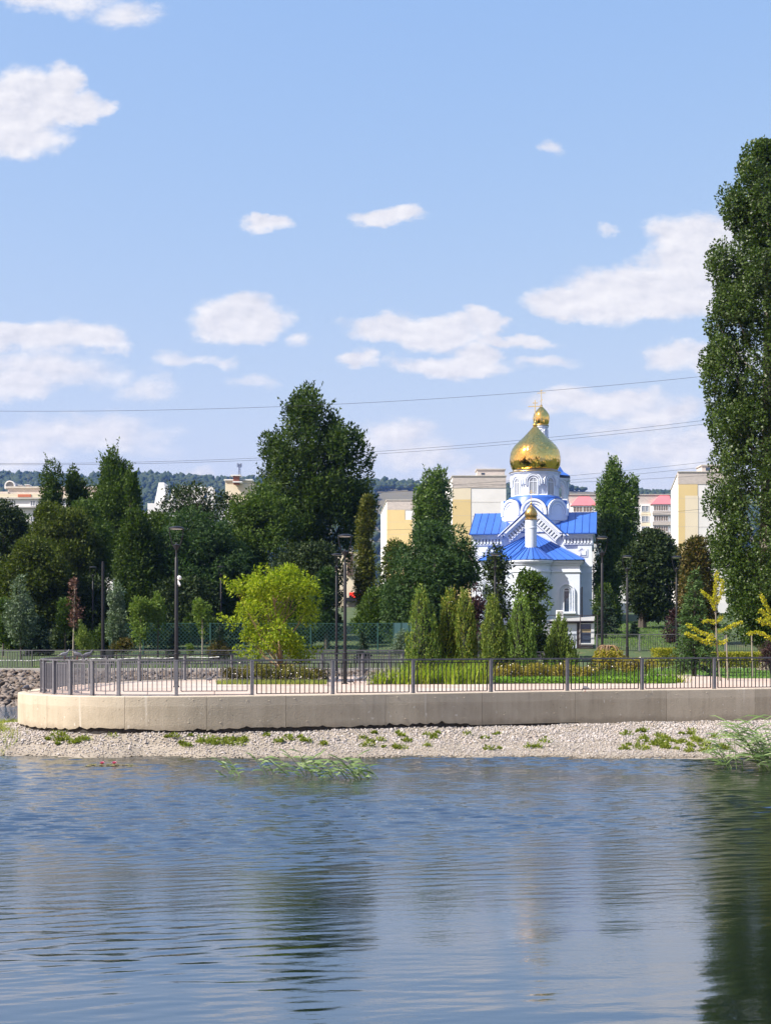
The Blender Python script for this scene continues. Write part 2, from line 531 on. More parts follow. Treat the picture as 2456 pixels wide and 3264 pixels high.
damp = t.math('MULTIPLY', t.math('SUBTRACT', 1.0, t.smooth(t.math('MULTIPLY_ADD', t.noise(cov, 2.2, 5, .65), .45, t.math('SUBTRACT', zw, .2)), .62, .86)), .55)
c = t.mix(damp, c, (0.20, 0.165, 0.12))
drip = t.math('MULTIPLY', t.smooth(t.noise(t.vmath('MULTIPLY', cov, (4.5, 4.5, .12)), 1.0, 3, .6), .58, .72), t.math('MULTIPLY', t.smooth(zw, .75, 1.6), .45))
c = t.mix(drip, c, (0.20, 0.175, 0.14))
lip = t.smooth(t.math('MULTIPLY_ADD', t.noise(cov, 1.3, 3, .5), .12, zw), 1.36, 1.40)
c = t.mix(t.math('MULTIPLY', lip, .28), c, (0.56, 0.50, 0.40))
k = t.math('MULTIPLY_ADD', rn, 0.16, 0.92)
c = t.mix(1.0, c, t.new('ShaderNodeCombineColor', ins={0: k, 1: k, 2: k}).outputs[0], 'MULTIPLY')
bmp = t.new('ShaderNodeBump', ins={'Strength': 0.35, 'Distance': 0.03, 'Height': t.math('ADD', t.noise(cov, 22.0, 4, 0.65), t.math('MULTIPLY', big, 0.8))})
pb = t.new('ShaderNodeBsdfPrincipled', ins={'Base Color': c, 'Roughness': 0.88, 'Specular IOR Level': 0.25, 'Normal': bmp.outputs[0]})
t.l.new(pb.outputs[0], out.inputs[0])
M['concrete'] = m
M['dark_footing'] = pm('black_footing', (0.018, 0.016, 0.014), (0.05, 0.042, 0.035), 7, 0.9, bump=0.8, bscale=30)

wall = thing('retaining_wall', 'long curved concrete retaining wall rising from the gravel shore', 'wall', (0, 0, 0))
joint_px = [150, 397, 658, 911, 1228, 1535, 1832, 2123, 2405, 2700, 3000]
wall_px = CX + WALL[:, 0] / WALL[:, 1] * F
front_i = int(np.argmin(wall_px[:40]))            # leftmost visible point
js = [0.0] + [float(np.interp(j, wall_px[front_i:], WALL_S[front_i:])) for j in joint_px]
js = [j for j in js if j < WALL_S[-1] - 1] + [WALL_S[-1]]
ZT = ZD + 0.012
rag = np.random.default_rng(3)
for a, b in zip(js[:-1], js[1:]):
    g = 0.005
    n = max(6, int((b - a) / 0.12))
    q = np.linspace(a + g, b - g, n)
    P = np.stack([np.interp(q, WALL_S, WALL[:, 0]), np.interp(q, WALL_S, WALL[:, 1])], 1)
    Nn = normals2(P)
    pxm = CX + P[:, 0] / P[:, 1] * F
    edge = 0.655 + 0.03 * np.sin(q * 1.3) + rag.normal(0, 0.02, n) + 0.06 * (rag.random(n) > 0.9)
    edge = np.where(pxm > 1500, np.minimum(edge, 0.60), edge) - np.where(pxm > 1850, 0.15, 0)
    mid = ZT - 0.02
    rings = [(0.0, edge), (0.004, np.full(n, ZT - 0.9 + 0.55)), (0.0, np.full(n, mid)), (-0.02, np.full(n, ZT)), (-0.34, np.full(n, ZT)), (-0.34, edge)]
    V, Fc = [], []
    for (o_, z_) in rings:
        Q = P + Nn * o_
        V.extend([(Q[i, 0], Q[i, 1], float(z_[i])) for i in range(n)])
    K = len(rings)
    for r_ in range(K):
        for i in range(n - 1):
            r2 = (r_ + 1) % K
            Fc.append((r_ * n + i, r_ * n + i + 1, r2 * n + i + 1, r2 * n + i))
    Fc.append(tuple(r_ * n for r_ in range(K)))
    Fc.append(tuple(r_ * n + n - 1 for r_ in range(K)))
    mb = MB()
    mb.add(V, Fc)
    # form-tie scars: small broken lips low and high on the panel
    for zz, cnt in ((ZT - 0.12, 3), (0.86, 2)):
        for i_ in range(cnt):
            i = int((i_ + 0.5 + rag.uniform(-.15, .15)) / cnt * (n - 1))
            p, nn = P[i], Nn[i]
            tx = np.array((-nn[1], nn[0]))
            w_, h_ = rag.uniform(.03, .075), rag.uniform(.015, .035)
            z0 = zz + rag.uniform(-.05, .05)
            e = [p + tx * w_, p - tx * w_ * .6, p + tx * w_ * .1]
            mb.add([(e[0][0], e[0][1], z0 + h_), (e[1][0], e[1][1], z0 + h_ * .2), (e[2][0], e[2][1], z0 - h_), (p[0] + nn[0] * .012, p[1] + nn[1] * .012, z0)], [(0, 1, 3), (1, 2, 3), (2, 0, 3)])
    mb.build('panel', M['concrete'], wall)
# footing under the panels, set back and near black all along
q = np.linspace(0, WALL_S[-1], 240)
P = np.stack([np.interp(q, WALL_S, WALL[:, 0]), np.interp(q, WALL_S, WALL[:, 1])], 1)
Nn = normals2(P)
V, Fc = [], []
for o_, z_ in ((-0.05, -0.3), (-0.06, 0.45), (-0.09, 0.85), (-0.30, 0.85)):
    wob = rag.normal(0, 0.012, len(q))
    Q = P + Nn * (o_ + wob)[:, None]
    V.extend([(Q[i, 0], Q[i, 1], z_) for i in range(len(q))])
n = len(q)
for r_ in range(3):
    for i in range(n - 1):
        Fc.append((r_ * n + i, r_ * n + i + 1, (r_ + 1) * n + i + 1, (r_ + 1) * n + i))
MB().add(V, Fc).build('footing', M['dark_footing'], wall)
# the same wall turning round the back of the head
Q0, Q1 = WBACK, BACK - bn_ * 0.25
mb = MB()
n = len(Q0)
V = [(*Q0[i], -0.3) for i in range(n)] + [(*Q0[i], ZT) for i in range(n)] + [(*Q1[i], ZT) for i in range(n)]
mb.add(V, [(r_ * n + i, r_ * n + i + 1, (r_ + 1) * n + i + 1, (r_ + 1) * n + i) for r_ in range(2) for i in range(n - 1)])
mb.build('back_wall', M['concrete'], wall)

# --- promenade paving
m, t, out = new_mat('block_paving')
co = t.new('ShaderNodeTexCoord').outputs['Object']
br = t.new('ShaderNodeTexBrick', ins={'Vector': co, 'Color1': (0.52, 0.37, 0.29, 1), 'Color2': (0.44, 0.33, 0.27, 1), 'Mortar': (0.30, 0.25, 0.21, 1), 'Scale': 1.0, 'Mortar Size': 0.008, 'Brick Width': 0.2, 'Row Height': 0.1})
c = t.mix(t.math('MULTIPLY', t.smooth(t.noise(co, 0.35, 4, 0.6), 0.35, 0.7), 0.7), br.outputs[0], (0.46, 0.42, 0.37))
pb = t.new('ShaderNodeBsdfPrincipled', ins={'Base Color': c, 'Roughness': 0.85, 'Specular IOR Level': 0.25})
t.l.new(pb.outputs[0], out.inputs[0])
M['paving'] = m
poly = [tuple(p) for p in (FRONT + fn * (off - 0.3)[:, None])[::2]]
poly += [(60, 60), (60, 86.5), (3, 86.5)]
inner = BACK + bn_ * (-0.22)
poly += [tuple(p) for p in inner[::-2]]
MB().add([(x, y, ZD) for x, y in poly], [tuple(range(len(poly)))]).build('promenade', M['paving'])['kind'] = 'structure'

# --- ground: rises behind the park to the street and on to the hills
M['turf'] = pm('park_turf', (0.05, 0.08, 0.018), (0.032, 0.055, 0.013), 0.5, 0.95, bump=0.4, bscale=9, speck=(1.2, 0.6, (0.085, 0.085, 0.03)))
ys = list(np.arange(83.0, 210, 3)) + [230, 260, 300, 350, 420, 500, 600, 700, 900, 1250]
xs = [-1000, -400, -250, -150] + list(np.arange(-100, 101, 10)) + [150, 250, 400, 1000]
gr = np.random.default_rng(5)
V = [(x, y, ground_z(y) - 0.03 + (0.12 * math.sin(x * .13 + y * .07) if y > 95 else 0)) for y in ys for x in xs]
nx = len(xs)
Fc = [(j * nx + i, j * nx + i + 1, (j + 1) * nx + i + 1, (j + 1) * nx + i) for j in range(len(ys) - 1) for i in range(nx - 1)]
MB().add(V, Fc).build('ground', M['turf'], smooth=True)['kind'] = 'structure'
# far bank of the channel and its concrete kerb
M['bank'] = pm('bank_stone_bed', (0.17, 0.13, 0.1), (0.08, 0.065, 0.05), 3, 0.95, bump=0.8, bscale=8)
xs2 = np.linspace(-70, 9, 60)
V, Fc = [], []
def bank_front(x):
    return float(np.interp(x, [-70, -14, 0, 9], [68.2, 68.2, 69.5, 73.5]))
for x in xs2:
    y0 = bank_front(x)
    for tt, zz in ((0, -0.35), (0.22, -0.05), (1, ZD - 0.16)):
        V.append((x, y0 + (82.6 - y0) * tt, zz))
for i in range(len(xs2) - 1):
    for k_ in range(2):
        Fc.append((i * 3 + k_, (i + 1) * 3 + k_, (i + 1) * 3 + k_ + 1, i * 3 + k_ + 1))
MB().add(V, Fc).build('bank_slope', M['bank'])['kind'] = 'structure'
M['kerbstone'] = pm('kerb_concrete', (0.42, 0.40, 0.37), (0.33, 0.31, 0.28), 1.3, 0.9, bump=0.3)
kerb = MB().box(-70, 9, 82.5, 83.1, 0.9, ZD + 0.03).build('kerb', M['kerbstone'])
kerb['kind'] = 'structure'

# --- lawns and beds on the promontory
def sheet(name, pts, z, mat, kind='structure'):
    return tag(MB().add([(x, y, z) for x, y in pts], [tuple(range(len(pts)))]).build(name, mat), kind=kind)


def ptsD(lst):
    return [((px - CX) / F * D, D) for px, D in lst]


M['lawn'] = pm('mown_lawn', (0.10, 0.20, 0.03), (0.065, 0.145, 0.022), 1.4, 0.95, bump=0.6, bscale=30)
LAWN_R = ptsD([(2020, 70), (2090, 69), (2220, 68), (2290, 64.5), (2310, 61.8), (2800, 61.5), (2800, 85), (1960, 85), (1900, 76)])
sheet('lawn', LAWN_R, ZD + 0.006, M['lawn'])
BED_M = ptsD([(1165, 53.2), (1560, 54.0), (1800, 54.6), (2150, 56.2), (2130, 62), (1960, 68), (1650, 67), (1330, 65), (1220, 58)])
sheet('planting_bed', BED_M, ZD + 0.008, M['soil'])
BED_L = ptsD([(690, 54.5), (780, 53.6), (1000, 54.0), (1040, 56.5), (1000, 61), (800, 62), (715, 59)])
sheet('planting_bed', BED_L, ZD + 0.008, M['soil'])

# --- gravel shore
def shore_uv(x, y):
    """0 at the waterline, 1 at the foot of the wall"""
    if x > ARC_C[0]:
        yw = float(wall_y(x))
        y0 = 40.05 + 0.18 * math.sin(x * 0.6) + 0.1 * math.sin(x * 1.9 + 1)
        return (y - y0) / (yw - y0)
    d = np.array((x, y)) - ARC_C
    r_ = float(np.linalg.norm(d))
    th = math.degrees(math.atan2(-d[0], -d[1]))       # 0 towards the camera, 90 to the left
    ro = float(np.interp(th, [0, 30, 60, 90, 120, 150], [6.1, 6.6, 8.6, 9.4, 8.6, 5.4]))
    ro += 0.15 * math.sin(th * .21)
    rw = 4.6
    return (ro - r_) / (ro - rw)


def shore_z(x, y):
    u = shore_uv(x, y)
    top = 0.54 if x < 6 else 0.54
    bulge = 0.10 * math.exp(-((x + 13.5) ** 2 + (y - 45) ** 2) / 6.0)
    return (-0.12 + (top + 0.12) * min(1.0, max(0.0, (u + 0.25) / 1.25)) ** 0.95) + bulge + 0.03 * math.sin(x * 1.7) * math.sin(y * 2.3)


gx = np.arange(-18, 25, 0.3)
gy = np.arange(38.4, 54, 0.3)
V, idx, Fc = [], {}, []
for j, y in enumerate(gy):
    for i, x in enumerate(gx):
        u = shore_uv(x, y)
        if -0.6 < u < 1.35:
            idx[(i, j)] = len(V)
            V.append((x, y, shore_z(x, y)))
for (i, j), a in idx.items():
    if (i + 1, j) in idx and (i, j + 1) in idx and (i + 1, j + 1) in idx:
        Fc.append((a, idx[(i + 1, j)], idx[(i + 1, j + 1)], idx[(i, j + 1)]))
M['shore'] = pm('shore_sand', (0.30, 0.26, 0.21), (0.20, 0.17, 0.13), 3, 0.95, bump=0.6, bscale=25)
MB().add(V, Fc).build('shore', M['shore'])['kind'] = 'structure'


def rock_mesh(name, centres, sizes, mat, rng, flat=0.75, normal_tilt=None):
    """rough octahedral stones, one island each"""
    n = len(centres)
    base = np.array([(1, 0, 0), (-1, 0, 0), (0, 1, 0), (0, -1, 0), (0, 0, 1), (0, 0, -1)], float)
    extra = np.array([(.62, .62, .45), (-.6, .65, .45), (-.62, -.62, .45), (.6, -.6, .45)], float)
    pts = np.vstack([base, extra])
    faces = np.array([(0, 6, 3 + 6), (0, 2, 6), (2, 7, 6), (2, 1, 7), (1, 8, 7), (1, 3, 8), (3, 9, 8), (3, 0, 9), (6, 7, 4), (7, 8, 4), (8, 9, 4), (9, 6, 4),
                      (2, 0, 5), (1, 2, 5), (3, 1, 5), (0, 3, 5)])
    Vv = pts[None] * rng.uniform(0.72, 1.25, (n, len(pts), 1)) + rng.normal(0, 0.09, (n, len(pts), 3))
    Vv *= np.stack([rng.uniform(0.8, 1.35, n), rng.uniform(0.7, 1.1, n), rng.uniform(0.5, 0.9, n) * flat / 0.75], 1)[:, None]
    a, b = rng.uniform(0, 6.28, n), rng.normal(0, 0.4, n)
    ca, sa, cb, sb = np.cos(a), np.sin(a), np.cos(b), np.sin(b)
    x, y, z = Vv[..., 0], Vv[..., 1], Vv[..., 2]
    y, z = y * cb[:, None] - z * sb[:, None], y * sb[:, None] + z * cb[:, None]
    x, y = x * ca[:, None] - y * sa[:, None], x * sa[:, None] + y * ca[:, None]
    Vv = np.stack([x, y, z], -1) * np.asarray(sizes)[:, None, None] + np.asarray(centres)[:, None]
    Fv = faces[None] + (np.arange(n) * len(pts))[:, None, None]
    return np_mesh(name, Vv.reshape(-1, 3), Fv.reshape(-1, 3), mat)


def stone_mat(name, cols, rough=0.85, wet=False):
    m, t, out = new_mat(name)
    g = t.new('ShaderNodeNewGeometry').outputs['Random Per Island']
    orn = t.new('ShaderNodeObjectInfo').outputs['Random']
    f = t.math('FRACT', t.math('ADD', g, orn))
    co = t.new('ShaderNodeTexCoord').outputs['Object']
    c = t.ramp(f, [((i + .5) / len(cols), cc) for i, cc in enumerate(cols)])
    c = t.mix(0.35, c, t.ramp(t.noise(co, 9, 4, 0.6), [(.3, (.25, .25, .25)), (.7, (1, 1, 1))]), 'MULTIPLY')
    if wet:   # stones lapped by the water are damp and algae-brown
        zz_ = t.new('ShaderNodeSeparateXYZ', ins={0: co}).outputs[2]
        wetf = t.math('SUBTRACT', 1.0, t.smooth(t.math('MULTIPLY_ADD', t.noise(co, 3.0, 3, .6), .05, zz_), .035, .10))
        c = t.mix(t.math('MULTIPLY', wetf, .8), c, (0.11, 0.085, 0.045))
    b = t.new('ShaderNodeBsdfPrincipled', ins={'Base Color': c, 'Roughness': rough, 'Specular IOR Level': 0.3})
    t.l.new(b.outputs[0], out.inputs[0])
    return m


M['gravel'] = stone_mat('crushed_limestone', [(0.30, 0.27, 0.245), (0.40, 0.365, 0.34), (0.46, 0.42, 0.395), (0.52, 0.48, 0.46), (0.40, 0.34, 0.285), (0.26, 0.24, 0.23)], wet=True)
gr = np.random.default_rng(11)
cs, sz = [], []
while len(cs) < 35000:
    if gr.random() < 0.30:
        x, y = gr.uniform(-17.5, ARC_C[0]), gr.uniform(38.8, 51)
    else:
        x = gr.uniform(ARC_C[0], 16.5)
        y = gr.uniform(39.5, 50.0)
    u = shore_uv(x, y)
    if -0.06 < u < 1.03:
        s = gr.uniform(0.018, 0.036) * (1.15 if u > .4 else 0.85) * (gr.uniform(1.4, 2.0) if gr.random() < 0.03 else 1)
        cs.append((x, y, shore_z(x, y) + s * 0.25))
        sz.append(s)
tag(link('gravel', rock_mesh('gravel', np.array(cs), np.array(sz), M['gravel'], gr)), 'pale crushed stone gravel sloping from the wall to the water', 'gravel', kind='stuff')

# --- riprap stones on the far bank, seen left of the wall
M['riprap'] = stone_mat('riprap_stone', [(0.10, 0.075, 0.055), (0.16, 0.13, 0.105), (0.22, 0.185, 0.16), (0.12, 0.10, 0.085), (0.26, 0.22, 0.19), (0.085, 0.06, 0.045)])
rs = np.random.default_rng(21)
bank_obj = bpy.data.objects['bank_slope']
vis, rest = [], []
for k_ in range(7000):
    y = rs.uniform(68.2, 82.4)
    x = rs.uniform(-26, 7)
    y0 = bank_front(x)
    if y < y0 + .6: continue
    tt = (y - y0) / (82.6 - y0)
    z = float(np.interp(tt, [0, .22, 1], [-0.35, -0.05, ZD - 0.16])) + 0.05
    px = CX + x / y * F
    (vis if px < 160 else rest).append((x, y, z))
kinds = []
for k_ in range(8):
    kinds.append(rock_mesh('stone', np.zeros((1, 3)), np.ones(1), M['riprap'], rs, flat=0.8))
near_stones = vis[:300]
for (x, y, z) in near_stones:
    o = link('stone', kinds[rs.integers(8)], bank_obj, (x, y, z), rs.uniform(0, 6.28))
    s = rs.uniform(0.11, 0.22)
    o.scale = (s * 1.15, s, s)
rest += vis[300:]
o = link('stone_bed', rock_mesh('stone_bed', np.array(rest), rs.uniform(0.10, 0.22, len(rest)), M['riprap'], rs, flat=0.8), bank_obj)
o['kind'] = 'stuff'

# --- far hills with their forest
ridge_px = [-3000, -1200, -400, 0, 240, 480, 700, 900, 1210, 1340, 1600, 1810, 1890, 2100, 2500, 3500, 5200]
ridge_py = [1700, 1560, 1515, 1512, 1524, 1514, 1528, 1530, 1538, 1544, 1548, 1554, 1562, 1572, 1580, 1660, 1760]
HD = 2700.0
M['hill'] = pm('hill_meadow', (0.14, 0.115, 0.06), (0.10, 0.09, 0.05), 0.01, 0.95)
hx = np.linspace(-1900, 1900, 81)
V, Fc = [], []
tsteps = np.linspace(0, 1, 11)
def hill_z(x, tt):
    zr = WZ(np.interp(CX + x / HD * F, ridge_px, ridge_py), HD) - 4
    return 12 + (zr - 12) * (tt ** 1.15)
for x in hx:
    for tt in tsteps:
        V.append((x * (0.45 + 0.55 * tt), 1200 + 1500 * tt, hill_z(x, tt)))
    V.append((x * 1.1, 3000, hill_z(x, 1) * 0.7))
nt = len(tsteps) + 1
for i in range(len(hx) - 1):
    for k_ in range(nt - 1):
        Fc.append((i * nt + k_, (i + 1) * nt + k_, (i + 1) * nt + k_ + 1, i * nt + k_ + 1))
MB().add(V, Fc).build('hills', M['hill'], smooth=True)['kind'] = 'structure'
M['forest'] = stone_mat('far_forest', [(0.022, 0.04, 0.014), (0.035, 0.055, 0.018), (0.028, 0.048, 0.02), (0.045, 0.062, 0.02)], 0.95)
hr = np.random.default_rng(9)
cs, sz = [], []
while len(cs) < 15000:
    x = hr.uniform(-1150, 1150)
    tt = 1 - abs(hr.normal(0, 0.16)) if hr.random() < 0.55 else hr.uniform(0, 1)
    if tt < 0: continue
    wx, wy = x * (0.45 + 0.55 * tt), 1200 + 1500 * tt
    z = hill_z(x, tt)
    px, py = CX + wx / wy * F, HY - (z - HC) / wy * F
    if 1195 < px < 1345 and 1566 < py < 1640: continue
    if 1790 < px < 1910 and 1568 < py < 1640: continue
    s = hr.uniform(3.8, 7.5)
    cs.append((wx, wy + hr.uniform(-5, 5), z + s * 0.7 + hr.uniform(0, 3)))
    sz.append(s)
tag(link('forest', rock_mesh('forest', np.array(cs), np.array(sz), M['forest'], hr, flat=1.15)), 'dark forest covering the far hills', 'forest', kind='stuff')

# --- air: the far hills fade to blue
m, t, out = new_mat('summer_haze')
pv = t.new('ShaderNodeVolumePrincipled', ins={'Color': (0.20, 0.38, 0.92, 1), 'Density': 0.00007, 'Anisotropy': 0.2})
t.l.new(pv.outputs[0], out.inputs['Volume'])
hz = MB().box(-2600, 2600, -60, 3100, -1.6, 380).build('haze', m)
tag(hz, 'thin blue summer haze over the park and hills', 'haze', kind='stuff')
# ------------------------------------------------------------------ railings, lamps, cables
def bar(mb, a, b, w, d=None, up=Vector((0, 0, 1))):
    """rectangular bar between two points, w across, d in height"""
    a, b = Vector(a), Vector(b)
    d = d or w
    t = (b - a).normalized()
    s = t.cross(up)
    s = s.normalized() if s.length > 1e-4 else Vector((1, 0, 0))
    u = s.cross(t)
    vs = []
    for p in (a, b):
        for sx_, sz_ in ((-1, -1), (1, -1), (1, 1), (-1, 1)):
            vs.append(p + s * (sx_ * w / 2) + u * (sz_ * d / 2))
    mb.add(vs, [(3, 2, 1, 0), (4, 5, 6, 7), (0, 1, 5, 4), (1, 2, 6, 5), (2, 3, 7, 6), (3, 0, 4, 7)])


def at_s(C, S, s):
    return Vector((float(np.interp(s, S, C[:, 0])), float(np.interp(s, S, C[:, 1])), 0))


RAIL_H = 1.05
_bal = {}


def baluster_mesh(mat, h, w):
    k = (mat.name, round(h, 3), w)
    if k not in _bal:
        _bal[k] = MB().bbox(-w / 2, w / 2, -w / 2, w / 2, 0, h, 0.003).mesh('baluster', mat)
    return _bal[k]


def post_mesh(mat, h, w):
    mb = MB().bbox(-w / 2, w / 2, -w / 2, w / 2, 0, h, 0.006)
    mb.box(-w * .72, w * .72, -w * .72, w * .72, 0, 0.012)
    mb.bbox(-w * .54, w * .54, -w * .54, w * .54, h, h + 0.02, 0.006)
    return mb.mesh('post', mat)


def railing(label, posts, mat_post, mat_rail, zbase=ZD, h=RAIL_H, gap=0.135, post_w=0.10, bal_w=0.024, frame_drop=0.12, raised=0.0, group=None, cat='railing', far=False, zs=None):
    """posts: list of ground points; a panel of balusters hangs between each pair"""
    zs = zs or [zbase] * len(posts)
    root = thing('metal_railing', label, cat, (posts[0].x, posts[0].y, zs[0]), 0, group)
    o0 = Vector((posts[0].x, posts[0].y, zs[0]))
    P = [Vector((p.x, p.y, z)) - o0 for p, z in zip(posts, zs)]
    pm_ = post_mesh(mat_post, h - 0.03, post_w)
    for i, p in enumerate(P):
        q = P[min(i + 1, len(P) - 1)] - P[max(i - 1, 0)]
        link('post', pm_, root, p, math.atan2(q.y, q.x))
    for a, b in zip(P[:-1], P[1:]):
        L = (b - a).length
        d = (b - a) / L
        rz = math.atan2(d.y, d.x)
        pit = math.asin(max(-1, min(1, d.z)))
        mb = MB()
        bar(mb, (0, 0, h - 0.005), (L, 0, h - 0.005), 0.075, 0.05)
        tr = mb.build('top_rail', mat_rail if far else M['toprail'], root)
        tr.location = a
        tr.rotation_euler = (0, -pit, rz)
        e0, e1 = post_w / 2 + 0.09, L - post_w / 2 - 0.09
        if e1 - e0 < 0.15: continue
        mb = MB()
        zt, zb = h - frame_drop, 0.05 + raised
        bar(mb, (e0, 0, zt), (e1, 0, zt), 0.03, 0.025)
        bar(mb, (e0, 0, zb), (e1, 0, zb), 0.03, 0.025)
        bar(mb, (e0, 0, zb), (e0, 0, zt), 0.03, 0.03, Vector((0, 1, 0)))
        bar(mb, (e1, 0, zb), (e1, 0, zt), 0.03, 0.03, Vector((0, 1, 0)))
        for x_ in (e0 + (e1 - e0) * .08, (e0 + e1) / 2, e0 + (e1 - e0) * .92):
            bar(mb, (x_, 0, zt), (x_, 0, h - 0.02), 0.016, 0.016, Vector((0, 1, 0)))
        if raised:
            bar(mb, ((e0 + e1) / 2, 0, 0.02), ((e0 + e1) / 2, 0, zb), 0.02, 0.02, Vector((0, 1, 0)))
            bar(mb, (post_w / 2, 0, 0.035), (L - post_w / 2, 0, 0.035), 0.03, 0.025)
        pn = mb.build('railing_panel', mat_rail, root)
        pn.location = a
        pn.rotation_euler = (0, -pit, rz)
        nb = max(1, int(round((e1 - e0) / gap)) - 1)
        if far:
            mb2 = MB()
            for k in range(nb):
                x_ = e0 + (e1 - e0) * (k + 1) / (nb + 1)
                mb2.box(x_ - bal_w / 2, x_ + bal_w / 2, -bal_w / 2, bal_w / 2, zb, zt)
            mb2.build('balusters', mat_rail, pn)['kind'] = 'stuff'
        else:
            bm_ = baluster_mesh(mat_rail, zt - zb, bal_w)
            for k in range(nb):
                x_ = e0 + (e1 - e0) * (k + 1) / (nb + 1)
                link('baluster', bm_, pn, (x_, 0, zb))
    return root


M['toprail'] = pm('weathered_top_rail', (0.11, 0.11, 0.122), (0.06, 0.06, 0.07), 6, 0.5, 0.0, speck=(40, 0.7, (.4, .4, .4)))
post_px = [378, 562, 803, 1060, 1316, 1564, 1807, 2045, 2275, 2500, 2730]
fpx = CX + FRONT[:, 0] / FRONT[:, 1] * F
s_arc_end = float(np.interp(378, fpx[front_i:], FRONT_S[front_i:]))
sp = [s_arc_end * k / 6 for k in range(6)] + [float(np.interp(p, fpx[front_i:], FRONT_S[front_i:])) for p in post_px]
sp = [s for s in sp if s < FRONT_S[-1] - 0.5]
posts_f = [at_s(FRONT, FRONT_S, s) for s in sp]
# left, panels stand a little above the paving; to the right they are lower and darker
railing('pale grey steel railing round the curved left end of the promenade', posts_f[:9], M['post'], M['post'], frame_drop=0.10, raised=0.09, gap=0.145)
railing('dark steel railing with silvery posts along the straight water side of the promenade', posts_f[8:], M['post'], M['rail_dark'], frame_drop=0.10, raised=0.0, gap=0.145)
nb_ = int(BACK_S[-1] / 2.2)
posts_b = [at_s(BACK, BACK_S, BACK_S[-1] * k / nb_) for k in range(nb_ + 1)]
posts_b[0] = posts_b[0] + Vector((-0.02, 0.16, 0))
railing('blue grey steel railing along the inner edge of the promontory above the channel', posts_b, M['post'], M['post'], gap=0.15, frame_drop=0.16)
M['rail_black'] = pm('black_green_rail', (0.018, 0.024, 0.022), (0.03, 0.036, 0.034), 6, 0.5, 0.2)
xs_ = [-44 + 2.6 * k for k in range(20)]
railing('black railing on the far bank behind the stone slope', [Vector((x, 84.2, 0)) for x in xs_], M['rail_black'], M['rail_black'], post_w=0.08, gap=0.15, far=False, bal_w=0.022)
railing('grey double railing across the far path behind the lamp post', [Vector((-4.6 + 2.4 * k, 78.6 + 0.35 * k, 0)) for k in range(6)], M['post'], M['post'], gap=0.15)
rp = [Vector((14.4 + 2.9 * k, 98.5 - 0.1 * k, 0)) for k in range(10)]
railing('dark green railing below the grassy bank at the right of the church', rp, M['post'], M['rail_black'], far=False, gap=0.15, zs=[ground_z(p.y) for p in rp], h=1.15)
# pale barrier panel standing by the far bank railing
mb = MB()
bar(mb, (0, 0, .05), (2.2, 0, .05), .03); bar(mb, (0, 0, 1.0), (2.2, 0, 1.0), .03)
bb = thing('barrier_panel', 'grey free-standing barrier panel before the far bank railing', 'barrier', (WX(-18, 83.6), 83.75, ZD + .03))
mb.build('frame', M['post'], bb)
bmm = MB().box(-.012, .012, -.012, .012, .05, 1.0).mesh('bar', M['post'])
for k in range(13):
    link('bar', bmm, bb, (0.06 + k * .173, 0, 0))
# white rope sagging along the far bank
mb = MB()
rope = thing('white_rope', 'white barrier rope strung in front of the far bank railing', 'rope', (-25, 83.9, ZD))
M['rope_white'] = pm('white_rope', (0.75, 0.75, 0.73), (0.6, 0.6, 0.58), 9, 0.7)
prev = None
x = -26.0
while x < -9.6:
    zz = 0.34 + 0.30 * (x + 26) / 17 + 0.05 * abs(math.sin((x + 26) * 1.2))
    p = Vector((x + 25, 0, zz))
    if prev is not None and int((x + 26) / .19) % 2 == 0:
        mb.tube([prev, p], 0.028, 6)
    elif prev is not None:
        mb.tube([prev, p], 0.012, 5)
    prev = p
    x += 0.19
mb.build('cord', M['rope_white'], rope)


def make_lamp(h):
    root = bpy.data.objects.new('street_lamp', None)
    col.objects.link(root)
    root.empty_display_size = .3
    mb = MB()
    mb.lathe([(0.115, 0), (0.115, 0.03), (0.085, 0.05), (0.083, 1.12), (0.092, 1.13), (0.092, 1.17), (0.066, 1.2), (0.060, h - 1.1), (0.045, h - 1.08), (0.035, h - 1.06), (0.035, h - 0.80)], 12)
    mb.build('pole', M['lamp_black'], root, True)
    mb = MB()
    mb.lathe([(0.035, h - 0.82), (0.10, h - 0.70), (0.115, h - 0.64), (0.03, h - 0.60), (0.012, h - 0.54), (0.0, h - 0.53)], 16)
    mb.build('lower_cup', M['lamp_black'], root, True)
    for sgn in (-1, 1):
        mb = MB()
        mb.tube([(sgn * .05, 0, h - .78), (sgn * .14, 0, h - .62), (sgn * .22, 0, h - .35), (sgn * .255, 0, h - .10), (sgn * .25, 0, h - .07)], [.016, .018, .018, .018, .016], 6)
        mb.build('arm', M['lamp_black'], root, True)
    mb = MB()
    mb.lathe([(0.0, h - 0.075), (0.24, h - 0.08), (0.272, h - 0.075), (0.268, h - 0.05), (0.22, h - 0.015), (0.12, h + 0.012), (0.0, h + 0.02)], 20)
    lid = mb.build('canopy', M['lamp_black'], root, True)
    mb = MB()
    mb.lathe([(0.0, h - 0.10), (0.20, h - 0.098), (0.225, h - 0.082)], 20)
    mb.build('diffuser', M['lamp_glass'], lid, True)
    return root


